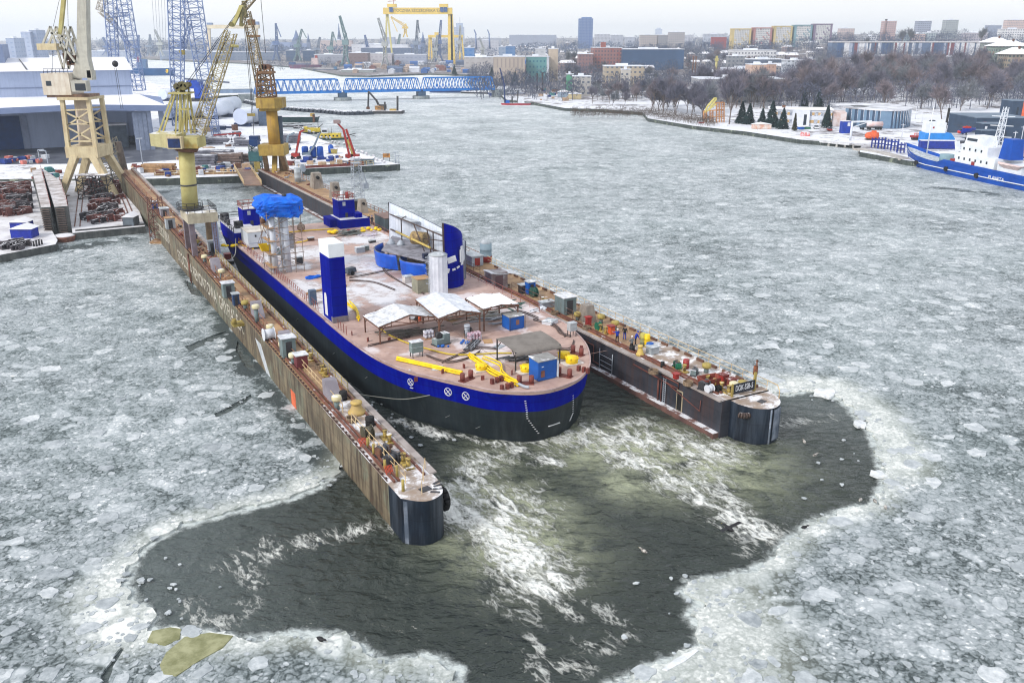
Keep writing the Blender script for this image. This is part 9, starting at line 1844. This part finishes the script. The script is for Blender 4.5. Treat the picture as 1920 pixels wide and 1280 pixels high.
def put_fir(px,py,h,k,lb,p=None):
    p = p or gpt(px,py); s = h/15.2
    if not fu[k]: o = fp[k]; o.location = p; o.scale = (s,s,s); o['label'] = lb
    else: o = copy_tree(fp[k],p,random.random()*6,lb,s)
    fu[k] = 1; o['group'] = 'evergreens'
for px,py,h,k,lb in ((1390,232,10,0,'leftmost dark fir of the row on the shore'),(1404,233,9.5,0,'second dark fir of the shore row, touching the first'),(1428,238,8,0,'short dark fir left of the tallest shore fir'),(1446,239,11.5,0,'tallest dark fir in the middle of the shore row'),(1467,242,9,0,'dark fir right of the tallest shore fir'),(1489,246,7.5,1,'narrow olive thuja in front of the white office'),(1549,240,10,2,'dark fir in front of the right half of the office'),(1507,203,9,0,'dark spreading fir behind the office, left one'),(1534,204,10,0,'dark spreading fir behind the office, right one'),(1367,132,11,0,'dark fir beside the white vaulted hall'),(966,160,11,0,'dark fir on the slope above the ferry'),(922,152,12,2,'dark narrow fir at the right end of the bridge'),(852,140,10,0,'dark fir behind the bridge near its right pier'),(1465,126,9,2,'dark fir beside the peach house'),(1273,122,8,2,'dark fir before the dark warehouse')): put_fir(px,py,h,k,lb)
def mass(name,label,cat,spots,mat,hs,n=46,w=.3):
    m = MB(); rs = random.Random(len(spots))
    for p in spots:
        h = rs.uniform(*hs); r = h*.42
        for k in range(n):
            a = rs.random()*6.283; u = rs.random(); rr = r*math.sqrt(rs.random())*(.6+.7*math.sin(PI*min(1,u+.12))); c = Ve((rr*math.cos(a),rr*math.sin(a),h*(.18+.72*u))); d = Ve((rs.gauss(0,.6),rs.gauss(0,.6),1)).normalized(); s = d.orthogonal().normalized()*w*h*.05; l = h*rs.uniform(.1,.24); m.add([p+c-s,p+c+s,p+c+d*l],[(0,1,2)])
        m.tube(p,p+Ve((0,0,h*.5)),h*.02,h*.012,3,0,False,False)
    return tag(m.bd(name,mat),label,cat,kind='stuff')
def far_spots(n,px0,px1,Y0,Y1):
    out = []
    for _ in range(n): Y = math.exp(ru(math.log(Y0),math.log(Y1))); out.append(gnd(ru(px0,px1),Y))
    return out
mass('hillside_woods','bare brownish woods covering the hillside on the right','woods',far_spots(700,1470,1990,470,1000),M('twig_hill',S(104,106,124),S(78,86,108),.05),(9,14),84,.26)  # bluish haze of distance is put into the hill and far twig colours
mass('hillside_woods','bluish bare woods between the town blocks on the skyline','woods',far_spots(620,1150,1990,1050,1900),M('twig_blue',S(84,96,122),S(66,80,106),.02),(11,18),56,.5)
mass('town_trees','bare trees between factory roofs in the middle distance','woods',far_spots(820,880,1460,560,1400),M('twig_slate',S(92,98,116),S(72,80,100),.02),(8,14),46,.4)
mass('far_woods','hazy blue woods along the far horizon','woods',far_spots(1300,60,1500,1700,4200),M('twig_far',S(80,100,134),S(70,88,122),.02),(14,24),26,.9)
mass('yard_trees','bare bushes between the halls of the far shipyard','woods',far_spots(220,500,960,1050,1500),M('twig_slate',S(104,106,118)),(5,10),36,.5)
mass('undergrowth','low bare brush filling the ground between the park trees','undergrowth',[gpt(ru(1300,1940),ru(150,203)) for _ in range(420)],M('brush_mauve',S(112,106,114),S(86,84,96),.1),(2.5,5.5),40,.5)
reed = []
for x in range(1075,1340,2):
    y = np.interp(x,[p[0] for p in bank_px[17:22]],[p[1] for p in bank_px[17:22]])
    for _ in range(2): q_ = at(x+ru(-2,2),y-ru(1.0,9),1.5); reed.append(q_)
mass('shore_scrub','low brown reeds and scrub along the frozen shore','scrub',reed,M('reed_brown',S(104,88,76),S(80,70,64),.3),(2.0,4.2),40,.5)
for _ in range(110):
    px = ru(880,1000) if random.random() < .3 else ru(600,960); Y = ru(980,1300) if px > 650 else ru(1250,1450); p = gnd(px,Y); s = ru(2.5,7); m = MB().box((0,0,0),(s*1.6,s,s*.6)).gable((0,0,s*.6),(s*1.6,s),s*.3)
    tag(m.bd('yard_shed',ch_([M('ys_white',S(206,210,220),None,.3),M('ys_tan',S(180,160,146),None,.3),M('ys_slate',S(90,106,136),None,.3),M('ys_rust',S(140,100,96),None,.3),M('ys_blue',S(60,104,170),None,.3)]),None,p,ch_((0,.1,1.5))),'small shed or crate lying in the far shipyard','shed','sheds in the far shipyard')
for _ in range(28):
    px = ru(1010,1070); p = gpt(px,ru(168,190)); s = ru(1,2.6); tag(MB().box((0,0,0),(s*1.3,s,s*.7)).box((0,0,s*.7),(s*1.35,s*1.05,.12)).bd('storage_box',ch_(box_m),None,p,random.random()*3),'small storage box on the quay near the bend of the right bank','box','boxes on the right quay')
for px,py,lb in ((1078,186,'yellowish cabin with a snowy roof on the right quay'),(1058,182,'pale grey cabin by the tall dark pile')): hut(px-12,px+12,py,py-13,5,M('cab_'+lb[:4],S(206,190,150) if 'yellow' in lb else S(160,180,200)),lb,z=1.7)
def bird(px,py,z,mat,lb,fly=False,s=1.0):
    t = thing('bird',lb,'bird',at(px,py,z),random.random()*6,'birds'); m = MB(); prof_ = [(-.32,.03),(-.2,.1),(0,.14),(.15,.11),(.24,.06),(.3,.075),(.38,.05),(.46,.01)]
    vs = []; nn = len(prof_)
    for i,(x,r_) in enumerate(prof_):
        for k in range(8): a = PI*k/4; vs.append((x*s,r_*s*math.cos(a),(.12+(.09 if i > 3 else 0)+r_*math.sin(a))*s))
    m.add(vs,[(i*8+k,i*8+(k+1) % 8,(i+1)*8+(k+1) % 8,(i+1)*8+k) for i in range(nn-1) for k in range(8)],0,True); m.bd('body',mat,t)
    w = .8 if fly else .12
    for y in (-1,1): MB().add([(.12*s,y*.08*s,.16*s),(-.1*s,y*.08*s,.16*s),(-.22*s,y*w*s,(.3 if fly else .12)*s),(-.02*s,y*w*.9*s,(.32 if fly else .14)*s)],[(0,1,2,3),(3,2,1,0)]).bd('wing',mat,t)
    MB().add([(.44*s,-.015*s,.2*s),(.44*s,.015*s,.2*s),(.54*s,0,.19*s),(.44*s,0,.23*s)],[(0,1,2),(0,2,3),(1,3,2),(0,3,1)]).bd('beak',yelpost,t)
gul = M('gull_mix',S(200,196,190),S(90,84,80),4); dkbird = M('bird_dark',S(34,34,38))
for px,py,lb in ((1508,830,'small pale gull at the right edge of the open water, top of three'),(1528,855,'small pale gull on the right ice edge, middle of three'),(1640,941,'small pale gull on ice at the lower right rim'),(1613,939,'small pale gull beside another at the lower right rim'),(1660,953,'small pale gull rightmost at the lower right rim'),(1207,1035,'single gull floating in the middle of the open water')): bird(px,py,.15 if px > 1500 else 0,gul,lb,False,1.1)
bird(1366,994,1.5,dkbird,'dark bird flying low over the foam',True,1.5); bird(602,1201,.2,dkbird,'dark bird sitting on ice near the bottom edge',False,1.2); bird(1508,990,.2,dkbird,'dark bird standing on the lower right ice edge',False,1.0)
